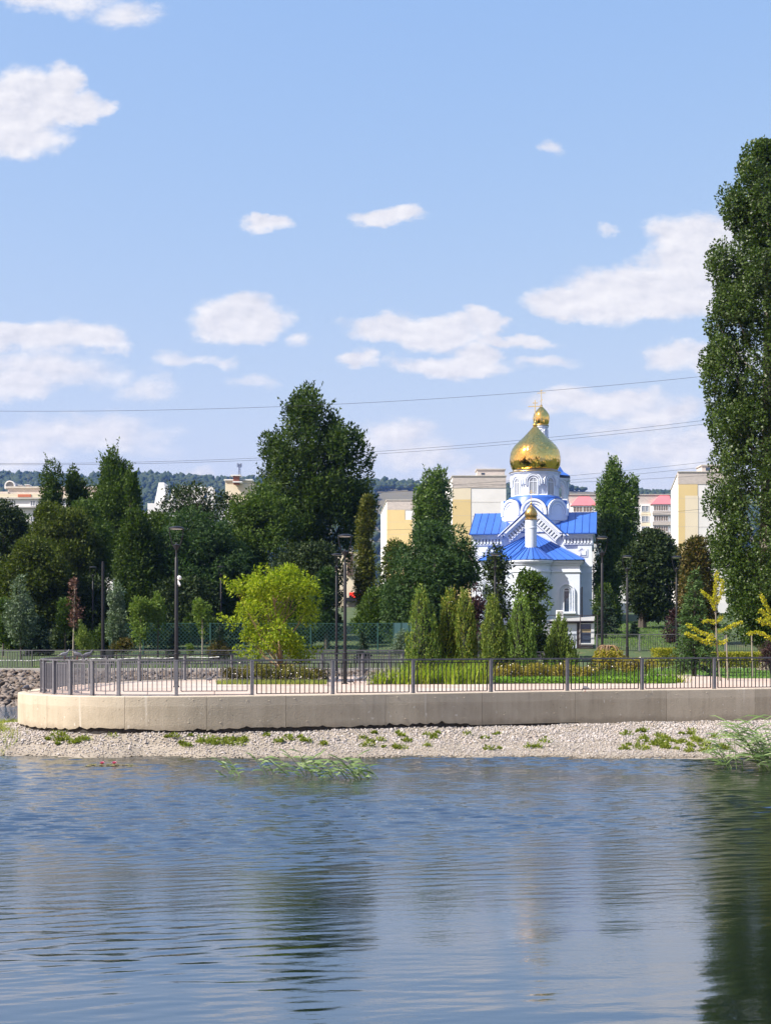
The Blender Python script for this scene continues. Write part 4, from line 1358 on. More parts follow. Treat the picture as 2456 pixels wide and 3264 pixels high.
# belfry behind
DBV = 17.0
DB = CH_D + DBV
tw = 2.75
mb = MB(); mb.box(-tw, tw, DBV - tw, DBV + tw, 0, zc(1600, DB))
mb.box(-3.4, 3.4, DEP, DBV, 0, 7.0)
mb.build('tower_base', M['church_white'], church)
mb = MB(); mb.prism([(-3.7, 7.0), (3.7, 7.0), (0, 9.0)], 'y', DEP, DBV); mb.build('link_roof', M['blue_roof'], church)
ob = tw
zt0_, zt1_ = zc(1600, DB - 2.5), zc(1523, DB - 2.5)
oc = ob / math.cos(math.pi / 8)
hf = ob * math.tan(math.pi / 8)
for k in range(8):
    rot = Matrix.Translation((0, DBV, 0)) @ Matrix.Rotation(k * math.pi / 4, 4, 'Z')
    wo_, zs2 = .58, zt0_ + 1.35
    # wall with an arched opening: side strips and a head built round the arch
    n = 14
    inn = [(-wo_, zt0_)] + [(-wo_ * math.cos(a), zs2 + wo_ * math.sin(a)) for a in np.linspace(0, math.pi, n)] + [(wo_, zt0_)]
    outp = []
    for x, z in inn:
        if z <= zs2 + .01: outp.append((math.copysign(hf, x), z))
        else: outp.append((x / wo_ * hf, zt1_))
    outp[0], outp[-1] = (-hf, zt0_), (hf, zt0_)
    kk = len(inn)
    vs = []
    for y_ in (-ob, -ob + .35):
        vs += [rot @ Vector((x, y_, z)) for x, z in inn] + [rot @ Vector((x, y_, z)) for x, z in outp]
    fs = []
    for i in range(kk - 1):
        fs += [(i, i + 1, kk + i + 1, kk + i), (2 * kk + i, 3 * kk + i, 3 * kk + i + 1, 2 * kk + i + 1), (i, 2 * kk + i, 2 * kk + i + 1, i + 1), (kk + i, kk + i + 1, 3 * kk + i + 1, 3 * kk + i)]
    mb = MB(); mb.add(vs, fs)
    # corner fills left by the fan
    for sg in (-1, 1):
        i_ = 1 if sg < 0 else kk - 2
        mb.add([rot @ Vector((sg * wo_, -ob, zs2)), rot @ Vector((sg * hf, -ob, zs2)), rot @ Vector((sg * hf, -ob, zt1_)), rot @ Vector((sg * wo_ * .97, -ob + .002, zs2 + .14))], [(0, 1, 2, 3)])
    bt = mb.build('bell_wall', M['church_white'], church)
    mb = MB()
    arch_frame(mb, wo_ + .03, wo_ + .15, zs2, zt0_ + .95, -ob - .1, -ob + .02, rot=rot)
    arch_frame(mb, wo_ + .32, wo_ + .40, zs2, zt0_ + .95, -ob - .08, -ob + .02, rot=rot)
    mb.build('arch_moulding', M['church_trim'], bt)
mb = MB(); mb.lathe([(oc + .02, zt0_ - .12), (oc + .15, zt0_ - .05), (oc + .15, zt0_ + .06), (oc, zt0_ + .1)], 8, (0, DBV), math.pi / 8, 2 * math.pi + math.pi / 8)
mb.lathe([(oc + .02, zt1_ - .25), (oc + .12, zt1_ - .18), (oc + .22, zt1_ - .04), (oc + .22, zt1_), (.2, zt1_ + .01)], 8, (0, DBV), math.pi / 8, 2 * math.pi + math.pi / 8)
mb.build('bell_cornice', M['church_trim'], church)
sB = .3606 / F * DB
tent = [(262, 893), (205, 858), (160, 790), (122, 700), (90, 615), (64, 545)]
tp = [(r * sB / .96, Y3(y, DB)) for r, y in tent]
tr_ = MB().lathe([(tp[0][0], tp[0][1] - .04)] + tp, 8, (0, DBV), math.pi / 8, 2 * math.pi + math.pi / 8).build('tent_roof', M['blue_roof'], church)
nrb = 56 * sB
mb = MB().lathe([(nrb * 1.12, Y3(548, DB)), (nrb * 1.14, Y3(535, DB)), (nrb, Y3(530, DB)), (nrb, Y3(462, DB)), (nrb * 1.1, Y3(458, DB)), (nrb * 1.16, Y3(445, DB)), (nrb * .6, Y3(442, DB))], 24, (0, DBV))
neck = mb.build('belfry_neck', M['church_white'], church, True)
for k in range(8):
    rot = Matrix.Translation((0, DBV, 0)) @ Matrix.Rotation(k * math.pi / 4, 4, 'Z')
    mb = MB()
    arch_frame(mb, .15, .22, Y3(490, DB), Y3(526, DB), -nrb - .05, -nrb + .1, rot=rot)
    mb.build('arch_moulding', M['church_trim'], neck)
bd = [(72 * sB * k, Y3(y, DB)) for k, y in ((.78, 432), (.86, 425), (.96, 400), (1., 372), (.96, 348), (.82, 325), (.58, 302), (.32, 282), (.12, 268))]
bpp = profile(bd)
bdm = MB().lathe([(max(.01, r - .015), z) for r, z in bpp[::2]], 32, (0, DBV)).build('belfry_dome', M['gold'], church, True)
onion(bpp, 26, 18, (0, DBV), .006, M['gold'], 'gold_sheet', bdm)['kind'] = 'stuff'
MB().lathe([(nrb * 1.12, Y3(446, DB)), (nrb * 1.2, Y3(440, DB)), (nrb * 1.1, Y3(430, DB)), (.1, Y3(428, DB))], 28, (0, DBV)).build('dome_rim', M['gold_dull'], bdm, True)
MB().lathe([(.03, Y3(272, DB)), (.12, Y3(266, DB)), (.12, Y3(258, DB)), (.03, Y3(250, DB))], 14, (0, DBV)).build('finial_ball', M['gold_dull'], bdm, True)
cross('cross', 0, DBV, Y3(256, DB), Y3(120, DB), .1, bdm, [(Y3(128, DB), .12, 0), (Y3(148, DB), .43, 0), (Y3(214, DB), .14, -.1)], .07, M['pale_gold'])
# ------------------------------------------------------------------ buildings
M['plaster_white'] = pm('white_plaster', (0.74, 0.73, 0.71), (0.66, 0.65, 0.63), 0.3, 0.85)
M['plaster_yellow'] = pm('yellow_plaster', (0.66, 0.51, 0.25), (0.62, 0.48, 0.23), 0.25, 0.85)
M['plaster_cream'] = pm('cream_plaster', (0.70, 0.62, 0.46), (0.66, 0.58, 0.43), 0.25, 0.85)
M['panel_edge'] = pm('panel_joint', (0.5, 0.47, 0.42), (0.42, 0.40, 0.36), 2, 0.9)
M['red_panel'] = pm('red_orange_panel', (0.56, 0.17, 0.09), (0.5, 0.15, 0.08), 1, 0.8)
M['pink_roof'] = pm('pink_sheet_roof', (0.60, 0.17, 0.19), (0.55, 0.15, 0.17), 0.6, 0.55)
M['brick_red'] = pm('red_brick', (0.30, 0.12, 0.08), (0.22, 0.09, 0.06), 3, 0.9)
M['shade_grey'] = pm('grey_render', (0.36, 0.35, 0.34), (0.30, 0.29, 0.28), 0.6, 0.9)
M['brown_clad'] = pm('brown_cladding', (0.13, 0.08, 0.06), (0.10, 0.06, 0.045), 1.5, 0.7)
M['curtain'] = pm('curtained_window', (0.30, 0.22, 0.17), (0.16, 0.13, 0.12), 1.6, 0.3)
m, t, out = new_mat('silicate_brick')
co = t.new('ShaderNodeTexCoord').outputs['Object']
cox = t.new('ShaderNodeSeparateXYZ', ins={0: co})
cv = t.new('ShaderNodeCombineXYZ', ins={0: t.math('ADD', cox.outputs[0], cox.outputs[1]), 1: cox.outputs[2], 2: 0.0}).outputs[0]
br = t.new('ShaderNodeTexBrick', ins={'Vector': cv, 'Color1': (0.56, 0.50, 0.45, 1), 'Color2': (0.47, 0.42, 0.38, 1), 'Mortar': (0.34, 0.31, 0.29, 1), 'Scale': 1.0, 'Mortar Size': 0.02, 'Brick Width': 0.5, 'Row Height': 0.24})
pb = t.new('ShaderNodeBsdfPrincipled', ins={'Base Color': br.outputs[0], 'Roughness': 0.9})
t.l.new(pb.outputs[0], out.inputs[0])
M['silicate'] = m


def wbox(px0, px1, py0, py1, D0, D1, zbase=None):
    """world box: screen columns px0..px1 and rows py0 (top)..py1 on plane D0, running back to D1"""
    z1 = WZ(py0, D0)
    z0 = WZ(py1, D0) if zbase is None else zbase
    return WX(px0, D0), WX(px1, D0), D0, D1, z0, z1


def sub(mb, root, b):
    o = root.location
    mb.box(b[0] - o.x, b[1] - o.x, b[2] - o.y, b[3] - o.y, b[4] - o.z, b[5] - o.z)


def part(name, root, b, mat, parent=None):
    mb = MB()
    sub(mb, root, b)
    return mb.build(name, M[mat], parent or root)


def window(root, b, mat='curtain', frame='white_plastic', mull=1, parent=None, depth=.12):
    """window with proud frame: b = x0,x1,y,z0,z1"""
    x0, x1, y, z0, z1 = b
    o = root.location
    mb = MB()
    mb.box(x0 - o.x, x1 - o.x, y - .03 - o.y, y + .02 - o.y, z0 - o.z, z1 - o.z)
    w = mb.build('window', M[mat], parent or root)
    mb = MB()
    t_ = .09
    y0, y1 = y - depth - o.y, y - .031 - o.y
    X0, X1, Z0, Z1 = x0 - o.x, x1 - o.x, z0 - o.z, z1 - o.z
    mb.box(X0 - t_, X0, y0, y1, Z0 - t_, Z1 + t_); mb.box(X1, X1 + t_, y0, y1, Z0 - t_, Z1 + t_)
    mb.box(X0, X1, y0, y1, Z1, Z1 + t_); mb.box(X0, X1, y0, y1, Z0 - t_, Z0)
    for k in range(mull):
        xm = X0 + (X1 - X0) * (k + 1) / (mull + 1)
        mb.box(xm - .04, xm + .04, y0, y1, Z0, Z1)
    mb.build('window_frame', M[frame], w)
    return w


GZ = 8.0


def gable_block(label, D, pxl, pxc, pxr, py_top, py_band, stripes, side_dx, roofbox, zbase=GZ):
    """panel block of flats seen on its end wall: a narrow receding flank at the left, brick parapet above plaster"""
    root = thing('apartment_block', label, 'apartment block', (WX(pxc, D), D, zbase))
    x0, x1 = WX(pxc, D), WX(pxr, D)
    zt, zb = WZ(py_top, D), WZ(py_band, D)
    depth = 34
    xl = x0 - 0.0
    back_shift = (WX(pxl, D + depth) - x0)
    o = root.location
    # body as a skewed prism: flank runs back to the left
    def prism_(xa, xb, z0, z1, y0, y1, sh):
        mb = MB()
        vs = [(xa, y0, z0), (xb, y0, z0), (xb + sh, y1, z0), (xa + sh, y1, z0), (xa, y0, z1), (xb, y0, z1), (xb + sh, y1, z1), (xa + sh, y1, z1)]
        mb.add([(v[0] - o.x, v[1] - o.y, v[2] - o.z) for v in vs], [(3, 2, 1, 0), (4, 5, 6, 7), (0, 1, 5, 4), (1, 2, 6, 5), (2, 3, 7, 6), (3, 0, 4, 7)])
        return mb
    prism_(x0, x1, zbase - 3, zt - .3, D + .02, D + depth, back_shift).build('wall', M['plaster_white'], root)
    prism_(x0 + .02, x1 - .02, zb, zt - .02, D - .06, D + .9, 0.0).build('brick_parapet', M['silicate'], root)
    prism_(x0 - .12, x1 + .12, zt - .02, zt + .16, D - .18, D + depth, back_shift).build('roof_edge', M['panel_edge'], root)
    for (a, b, pyt, pyb, mat) in stripes:
        part('painted_panel', root, (WX(a, D), WX(b, D), D - .05, D + .01, WZ(pyb, D) if pyb else zbase - 3, WZ(pyt, D)), mat)
    # recessed panel joints on the end wall
    mb = MB()
    z = zb - 2.8
    while z > zbase:
        sub(mb, root, (x0, x1, D - .057, D - .045, z - .02, z + .02))
        z -= 2.8
    mb.build('panel_joints', M['panel_edge'], root)['kind'] = 'stuff'
    if roofbox:
        a, b, pyt, pyw = roofbox
        rb = part('roof_housing', root, (WX(a, D + 4), WX(b, D + 4), D + 4, D + 9, zt, WZ(pyt, D + 4)), 'silicate')
        part('housing_roof', root, (WX(a, D + 4) - .2, WX(b, D + 4) + .2, D + 3.8, D + 9.2, WZ(pyt, D + 4), WZ(pyt, D + 4) + .18), 'panel_edge', rb)
        if pyw:
            part('vent_opening', root, (WX(pyw[0], D + 4), WX(pyw[1], D + 4), D + 3.95, D + 4.05, WZ(pyw[3], D + 4), WZ(pyw[2], D + 4)), 'dark_glass', rb)
    return root


gable_block('low yellow and white panel block between the big tree and the poplar', 330, 1213, 1232, 1398, 1595, 1625,
            [(1232, 1290, 1625, None, 'plaster_yellow'), (1313, 1398, 1655, None, 'plaster_cream'), (1290, 1313, 1657, None, 'plaster_yellow')], 1, None)
gable_block('tall yellow and white panel block left of the church dome', 290, 1412, 1441, 1612, 1518, 1555,
            [(1441, 1500, 1556, 1592, 'plaster_cream'), (1441, 1500, 1592, None, 'plaster_yellow')], 1, (1520, 1608, 1497, (1533, 1544, 1507, 1513)))
gable_block('yellow and white panel block beside the giant poplar', 285, 2137, 2160, 2330, 1505, 1543,
            [(2161, 2222, 1544, 1580, 'plaster_yellow'), (2161, 2182, 1580, None, 'plaster_yellow'), (2182.2, 2224, 1580, None, 'plaster_cream')], 1, (2236, 2300, 1484, (2248, 2262, 1490, 1500)))
# flank of the tall block seen right of the dome drum
# pink roofed block
D = 390.0
pk = thing('apartment_block', 'pale apartment block with pink hipped dormers right of the belfry', 'apartment block', (WX(1980, D), D, GZ))
part('wall', pk, (WX(1800, D), WX(2150, D), D, D + 14, GZ - 3, WZ(1606, D)), 'plaster_white')
part('parapet', pk, (WX(1800, D) + .1, WX(2150, D) - .1, D + .4, D + 13, WZ(1606, D) - .1, WZ(1577, D)), 'silicate')
part('roof_edge', pk, (WX(1800, D) - .1, WX(2150, D) + .1, D + .2, D + 13.2, WZ(1577, D), WZ(1577, D) + .2), 'panel_edge')
st = 33 / F * D
for (a, b, pk0, pk1, yt, yb) in ((1818, 1904, 1846, 1876, 1579, 1611), (2074, 2140, 2106, 2132, 1574, 1607)):
    x0, x1, xa, xb = WX(a, D - 1.5), WX(b, D - 1.5), WX(pk0, D), WX(pk1, D)
    z0, z1 = WZ(yb, D - 1.5), WZ(yt, D)
    o = pk.location
    mb = MB()
    vs = [(x0, D - 1.7, z0), (x1, D - 1.7, z0), (x1, D + 3, z0), (x0, D + 3, z0), (xa, D + .6, z1), (xb, D + .6, z1), (xb, D + 2.4, z1), (xa, D + 2.4, z1)]
    mb.add([(v[0] - o.x, v[1] - o.y, v[2] - o.z) for v in vs], [(3, 2, 1, 0), (4, 5, 6, 7), (0, 1, 5, 4), (1, 2, 6, 5), (2, 3, 7, 6), (3, 0, 4, 7)])
    mb.build('dormer_roof', M['pink_roof'], pk)
    mb = MB()
    bay = part('bay', pk, (x0 + .4, x1 - .4, D - 1.4, D + .5, GZ - 2, z0 - .02), 'plaster_white')
    for r_ in range(5):
        zz = z0 - .35 - r_ * st
        if a < 2000 and r_ > 0: break
        for k in range(2 if a < 2000 else 2):
            xx = x0 + .8 + k * (x1 - x0 - 1) * .42
            window(pk, (xx, xx + (x1 - x0) * .32, D - 1.4, zz - 1.35, zz), 'curtain', mull=2, parent=None)
        part('balcony_front', pk, (x0 + .3, x1 - .3, D - 1.75, D - 1.42, zz - 2.5, zz - 1.55), 'silicate')
for r_ in range(5):
    zz = WZ(1613, D) - r_ * st
    for (a, b) in ((2044, 2066), (1908, 1920)):
        window(pk, (WX(a, D), WX(b, D), D, zz - 1.4, zz), 'grey_glass', mull=1)
    part('cream_spandrel', pk, (WX(2042, D), WX(2072, D), D - .06, D + .01, zz - 2.6, zz - 1.75), 'plaster_cream')

# white terraced block on the far left
D = 260.0
lb = thing('apartment_block', 'white stepped apartment block with a barrel-topped stair tower at the far left', 'apartment block', (WX(60, D), D, GZ))
part('wall', lb, (WX(-260, D), WX(360, D), D, D + 16, GZ - 3, WZ(1590, D)), 'plaster_white')
part('cornice_band', lb, (WX(-260, D), WX(360, D), D - .35, D + 15.6, WZ(1591, D), WZ(1586, D)), 'panel_edge')
part('parapet', lb, (WX(-258, D), WX(358, D), D - .2, D + 15.3, WZ(1586, D), WZ(1574, D)), 'plaster_cream')
part('red_panel', lb, (WX(58, D), WX(100, D), D - .3, D + .1, WZ(1584.5, D), WZ(1576, D)), 'red_panel')
part('upper_block', lb, (WX(25, D + 3), WX(340, D + 3), D + 3, D + 13, WZ(1576, D + 3), WZ(1556, D + 3)), 'silicate')
part('upper_roof', lb, (WX(24, D + 3) - .3, WX(341, D + 3) + .3, D + 2.7, D + 13.3, WZ(1556, D + 3), WZ(1556, D + 3) + .3), 'panel_edge')
part('lower_block', lb, (WX(-200, D + 2), WX(25, D + 2), D + 2, D + 12, WZ(1576, D + 2), WZ(1567, D + 2)), 'silicate')
Dv = D + 4
mb = MB()
r_, zv = 15.5 / F * Dv, WZ(1549, Dv)
pol = [(-r_, WZ(1558, Dv)), (r_, WZ(1558, Dv))] + [(r_ * math.cos(a), zv + r_ * math.sin(a)) for a in np.linspace(0, math.pi, 16)]
o = lb.location
cxv = WX(33, Dv) - o.x
mb.prism([(x + cxv, z - o.z) for x, z in pol], 'y', Dv - o.y, Dv + 5 - o.y)
bv = mb.build('barrel_tower', M['shade_grey'], lb)
mb = MB()
arch_frame(mb, r_ * .86, r_ * 1.06, zv - o.z, WZ(1558, Dv) - o.z, Dv - .5 - o.y, Dv + .5 - o.y, cxv)
mb.build('arch_rim', M['plaster_white'], bv)
for (a, b, yt) in ((57, 71, 1548), (79, 95, 1547)):
    c_ = part('chimney', lb, (WX(a + 3, D + 6), WX(b - 3, D + 6), D + 6, D + 7, WZ(1557, D + 6), WZ(yt, D + 6)), 'brick_red')
    part('chimney_cap', lb, (WX(a, D + 6), WX(b, D + 6), D + 5.7, D + 7.3, WZ(yt, D + 6), WZ(yt, D + 6) + .12), 'plaster_white', c_)
for (a, b) in ((22, 42), (98, 112), (-30, -12), (150, 168), (200, 218)):
    for k in range(3):
        window(lb, (WX(a, D), WX(b, D), D, WZ(1612 + 50 * k, D), WZ(1597 + 50 * k, D)), 'grey_glass', mull=1)
for k in range(3):
    part('balcony_slab', lb, (WX(-200, D), WX(350, D), D - .7, D, WZ(1620 + 50 * k, D), WZ(1616 + 50 * k, D)), 'shade_grey')
an = thing('roof_antenna', 'thin television antenna on the roof of the far left block', 'antenna', (WX(87, D + 6), D + 6.5, WZ(1547, D + 6)))
mb = MB(); mb.tube([(0, 0, .1), (0, 0, 2.1)], .035, 5); mb.tube([(.1, 0, 1.45), (1.4, 0, .6)], .02, 4)
for z_, w_ in ((1.95, .5), (1.55, .75)):
    mb.tube([(-w_, 0, z_), (w_, 0, z_ + .04)], .02, 4)
    for k in range(-2, 3):
        mb.tube([(k * w_ / 2.5, -.15, z_), (k * w_ / 2.5, .15, z_)], .012, 4)
mb.build('mast', M['post'], an)

# white block with mansard ribs behind the left trees
D = 285.0
mbk = thing('apartment_block', 'white block with steep sloping roof ribs behind the left trees', 'apartment block', (WX(640, D), D, GZ))
part('wall', mbk, (WX(470, D), WX(810, D), D, D + 18, GZ - 3, WZ(1604, D)), 'plaster_white')
o = mbk.location
def slope_prism(name, a0, a1, b0, b1, y0, y1, mat, d0, d1):
    """leaning slab: foot a0..a1 at row y1, head b0..b1 at row y0, thickness d0..d1 in depth"""
    z0, z1 = WZ(y1, D) - o.z, WZ(y0, D) - o.z
    mb = MB()
    vs = []
    for dd in (d0, d1):
        vs += [(WX(a0, D) - o.x, dd, z0), (WX(a1, D) - o.x, dd, z0), (WX(b1, D) - o.x, dd + 1.2, z1), (WX(b0, D) - o.x, dd + 1.2, z1)]
    mb.add(vs, [(0, 1, 2, 3), (7, 6, 5, 4), (0, 4, 5, 1), (1, 5, 6, 2), (2, 6, 7, 3), (3, 7, 4, 0)])
    return mb.build(name, M[mat], mbk)
slope_prism('mansard', 536, 648, 553, 625, 1558, 1604, 'shade_grey', .6, 8)
slope_prism('roof_rib', 533, 545, 549, 556, 1556, 1604, 'plaster_white', 0, 3)
slope_prism('roof_rib', 614, 630, 636, 652, 1550, 1604, 'plaster_white', 0, 3)
slope_prism('roof_rib', 492, 528, 503, 520, 1536, 1604, 'plaster_white', 0, 5)
part('roof_housing', mbk, (WX(572, D), WX(600, D), D + 3, D + 6, WZ(1560, D), WZ(1544, D)), 'plaster_white')
part('roof_housing', mbk, (WX(614, D), WX(625, D), D + 2, D + 4, WZ(1560, D), WZ(1546, D)), 'plaster_white')
rr_ = 10 / F * D
mb = MB(); zc2 = WZ(1562, D) - o.z; cx2 = WX(671, D) - o.x
mb.prism([(cx2 - rr_, -5), (cx2 + rr_, -5)] + [(cx2 + rr_ * math.cos(a), zc2 + rr_ * 1.1 * math.sin(a)) for a in np.linspace(0, math.pi, 12)], 'y', -.6, 2)
mb.build('arched_bay', M['plaster_white'], mbk)
part('end_block', mbk, (WX(716, D), WX(800, D), D + 1, D + 14, WZ(1606, D), WZ(1530, D)), 'plaster_cream')
part('end_roof', mbk, (WX(712, D), WX(804, D), D + .7, D + 14.3, WZ(1530, D), WZ(1526, D)), 'plaster_white')
ck = part('chimney', mbk, (WX(743, D - 1), WX(761, D - 1), D - 1, D + .7, WZ(1545, D), WZ(1519, D)), 'brick_red')
part('chimney_cap', mbk, (WX(735, D - 1), WX(768, D - 1), D - 1.4, D + 1, WZ(1519, D), WZ(1515.5, D)), 'plaster_white', ck)
part('chimney_shelf', mbk, (WX(742, D - 1), WX(772, D - 1), D - 1.5, D + 1, WZ(1540, D), WZ(1536.5, D)), 'plaster_white', ck)
for k in range(3):
    for a in (560, 600, 660, 700, 750):
        window(mbk, (WX(a, D), WX(a + 16, D), D, WZ(1636 + 48 * k, D), WZ(1616 + 48 * k, D)), 'grey_glass')

# radio mast on the hill
D = 2690.0
rm = thing('radio_mast', 'lattice radio mast on the far wooded hill', 'radio mast', (WX(763, D), D, WZ(1530, D)))
hgt = WZ(1480, D) - WZ(1530, D)
mb = MB()
for a in range(4):
    ca, sa = math.cos(a * math.pi / 2 + .6), math.sin(a * math.pi / 2 + .6)
    mb.tube([(ca * 3, sa * 3, 0), (ca * 1.3, sa * 1.3, hgt)], .3, 4)
    for k in range(7):
        z0_, z1_ = hgt * k / 7, hgt * (k + 1) / 7
        r0_, r1_ = 3 - 1.7 * k / 7, 3 - 1.7 * (k + 1) / 7
        cb, sb = math.cos((a + 1) * math.pi / 2 + .6), math.sin((a + 1) * math.pi / 2 + .6)
        mb.tube([(ca * r0_, sa * r0_, z0_), (cb * r1_, sb * r1_, z1_)], .2, 4)
lt = mb.build('lattice', M['post'], rm)
mb = MB()
for zz in (hgt * .88, hgt * .99):
    for a in range(6):
        ca, sa = math.cos(a * math.pi / 3), math.sin(a * math.pi / 3)
        mb.tube([(0, 0, zz), (ca * 4, sa * 4, zz)], .2, 4)
        mb.box(ca * 4 - .5, ca * 4 + .5, sa * 4 - .5, sa * 4 + .5, zz - 2, zz + 2.2)
mb.build('aerials', M['post'], rm)

# shop with the red lamp sign, street pole and parked van
D = 178.0
gz = ground_z(D)
sh = thing('shop_building', 'beige and brown shop building with a red lit sign glimpsed through the trees', 'building', (WX(1110, D), D, gz))
part('wall', sh, (WX(1060, D), WX(1150, D), D, D + 14, gz - 1, WZ(1760, D)), 'plaster_cream')
part('brown_strip', sh, (WX(1106, D), WX(1116, D), D - .25, D + .1, WZ(1835, D), WZ(1762, D)), 'brown_clad')
part('brown_strip', sh, (WX(1119, D), WX(1124, D), D - .25, D + .1, WZ(1835, D), WZ(1762, D)), 'brown_clad')
part('awning', sh, (WX(1096, D), WX(1150, D), D - 1.2, D + .1, WZ(1917, D), WZ(1906, D)), 'rail_dark')
part('shopfront', sh, (WX(1100, D), WX(1150, D), D - .1, D + .1, gz, WZ(1917, D)), 'shade_grey')
window(sh, (WX(1104, D), WX(1114, D), D - .1, gz + .6, WZ(1924, D)), 'plaster_yellow', mull=0)
M['sign_board'] = pm('black_sign_board', (0.02, 0.01, 0.01), (0.015, 0.01, 0.01), 2, 0.5)
m, t, out = new_mat('red_sign_diodes')
em = t.new('ShaderNodeEmission', ins={'Color': (1.0, 0.05, 0.03, 1), 'Strength': 1.1})
t.l.new(em.outputs[0], out.inputs[0])
M['diode'] = m
sg = part('sign_board', sh, (WX(1112, D), WX(1145, D), D - .55, D - .3, WZ(1910, D), WZ(1890, D)), 'sign_board')
for txt, py, px in (('ЯСНЫЙ', 1898.5, 1113), ('ДОМ', 1908, 1119)):
    cu = bpy.data.curves.new('sign_text', 'FONT')
    cu.body = txt
    cu.size = 0.52
    cu.extrude = .02
    cu.offset = .012
    tmp = bpy.data.objects.new('sign_text', cu)
    col.objects.link(tmp)
    bpy.context.view_layer.update()
    me = bpy.data.meshes.new_from_object(tmp.evaluated_get(bpy.context.evaluated_depsgraph_get()))
    bpy.data.objects.remove(tmp)
    me.materials.clear()
    me.materials.append(M['diode'])
    tx = link('sign_text', me, sg, Vector((WX(px, D), D - .60, WZ(py, D))) - sh.location)
    tx.rotation_euler = (R(90), 0, 0)
D = 150.0
gz = ground_z(D)
wp = thing('street_pole', 'slim white street pole beside the parked van', 'pole', (WX(1228, D), D, gz))
mb = MB(); mb.lathe([(.13, 0), (.12, .3), (.10, 1), (.075, WZ(1790, D) - gz)], 10); mb.build('shaft', M['white_plastic'], wp, True)


def make_van(name, label, px, D, rz, colr, cat='van'):
    gz_ = ground_z(D)
    v = thing(name, label, cat, (WX(px, D), D, gz_), rz)
    mat = pm(name + '_paint', colr, tuple(c * .95 for c in colr), 1, .3, spec=.6)
    prof = [(-2.3, .35), (2.25, .35), (2.3, .75), (2.1, 1.0), (1.25, 1.12), (.55, 1.85), (-1.9, 1.9), (-2.2, 1.6), (-2.3, .9)]
    mb = MB()
    w = .86
    n = len(prof)
    vs = [(x, -w * (.86 if z > 1.2 else 1), z) for x, z in prof] + [(x, w * (.86 if z > 1.2 else 1), z) for x, z in prof]
    mb.add(vs, [tuple(range(n)), tuple(range(2 * n - 1, n - 1, -1))] + [(i, (i + 1) % n, n + (i + 1) % n, n + i) for i in range(n)])
    mb.build('body', mat, v)
    for sy in (-1, 1):
        for (xa, xb) in ((-1.75, -.8), (-.7, .25), (.33, .95)):
            mb = MB()
            y0, y1 = sy * (w * .94 + .015), sy * (w * .86 + .02)
            xt = xb if xb < .9 else .55
            mb.add([(xa, y0, 1.2), (xb, y0, 1.2), (xt, y1, 1.72), (xa, y1, 1.72)], [(0, 1, 2, 3)])
            mb.build('side_window', M['dark_glass'], v)
        mb = MB(); mb.box(2.2, 2.32, sy * .72 - .12, sy * .72 + .12, .72, .92); mb.build('headlight', M['lamp_glass'], v)
    mb = MB(); mb.add([(1.24, -.75, 1.15), (1.24, .75, 1.15), (.6, .70, 1.80), (.6, -.70, 1.80)], [(0, 1, 2, 3)])
    wsn = mb.build('windscreen', M['dark_glass'], v); wsn.location.x = .025
    for sx_ in (-1.45, 1.45):
        for sy in (-1, 1):
            mb = MB(); mb.lathe([(.05, -.1), (.31, -.1), (.33, -.05), (.33, .05), (.31, .1), (.05, .1)], 18)
            wh = mb.build('wheel', M['rail_dark'], v, True); wh.location = (sx_, sy * .84, .33); wh.rotation_euler = (R(90), 0, 0)
            mb = MB(); mb.lathe([(.02, -.115), (.19, -.115), (.19, .115), (.02, .115)], 14)
            mb.build('rim', M['post'], wh)
    return v


make_van('parked_van', 'white minivan parked on the street behind the park trees', 1232, 158, math.pi + .12, (.72, .72, .73))
# ------------------------------------------------------------------ trees and shrubs
def unit(v):
    return v / np.maximum(np.linalg.norm(v, axis=1), 1e-9)[:, None]


def leaf_faces(P, A, S, wid, rng, tri=False, droop=0.0):
    """leaf blades at P along axis A; returns verts and faces"""
    n = len(P)
    A = unit(A)
    B = unit(np.cross(A, rng.normal(0, 1, (n, 3))))
    S = S[:, None]
    if tri:
        V = np.stack([P - B * S * wid, P + B * S * wid, P + A * S], 1)
        Fc = np.arange(n * 3).reshape(n, 3)
    else:
        Nn = np.cross(A, B)
        mid = P + A * S * 0.48 + Nn * S * 0.10
        V = np.stack([P, mid + B * S * wid, P + A * S - Nn * S * droop, mid - B * S * wid], 1)
        Fc = np.arange(n * 4).reshape(n, 4)
    return V.reshape(-1, 3), Fc


def clump_leaves(C, Rr, per_area, rng, up=0.25, shell=0.5, spread=0.7):
    """points and axes on fuzzy ellipsoid clumps: C (n,3), Rr (n,3)"""
    area = 4 * math.pi * ((Rr[:, 0] * Rr[:, 1]) ** 1.6 + (Rr[:, 0] * Rr[:, 2]) ** 1.6 + (Rr[:, 1] * Rr[:, 2]) ** 1.6) ** (1 / 1.6) / 3 ** (1 / 1.6)
    cnt = np.maximum(3, (area * per_area).astype(int))
    idx = np.repeat(np.arange(len(C)), cnt)
    n = len(idx)
    d = unit(rng.normal(0, 1, (n, 3)))
    rad = shell + (1.06 - shell) * rng.random(n) ** 0.55
    P = C[idx] + d * Rr[idx] * rad[:, None]
    A = d * 0.85 + rng.normal(0, spread, (n, 3))
    A[:, 2] += up
    return P, A


def outline_arr(outline, D):
    o = np.array(outline, float)
    z = HC - (o[:, 0] - HY) / F * D
    xl, xr = (o[:, 1] - CX) / F * D, (o[:, 2] - CX) / F * D
    return z, (xl + xr) / 2, (xr - xl) / 2


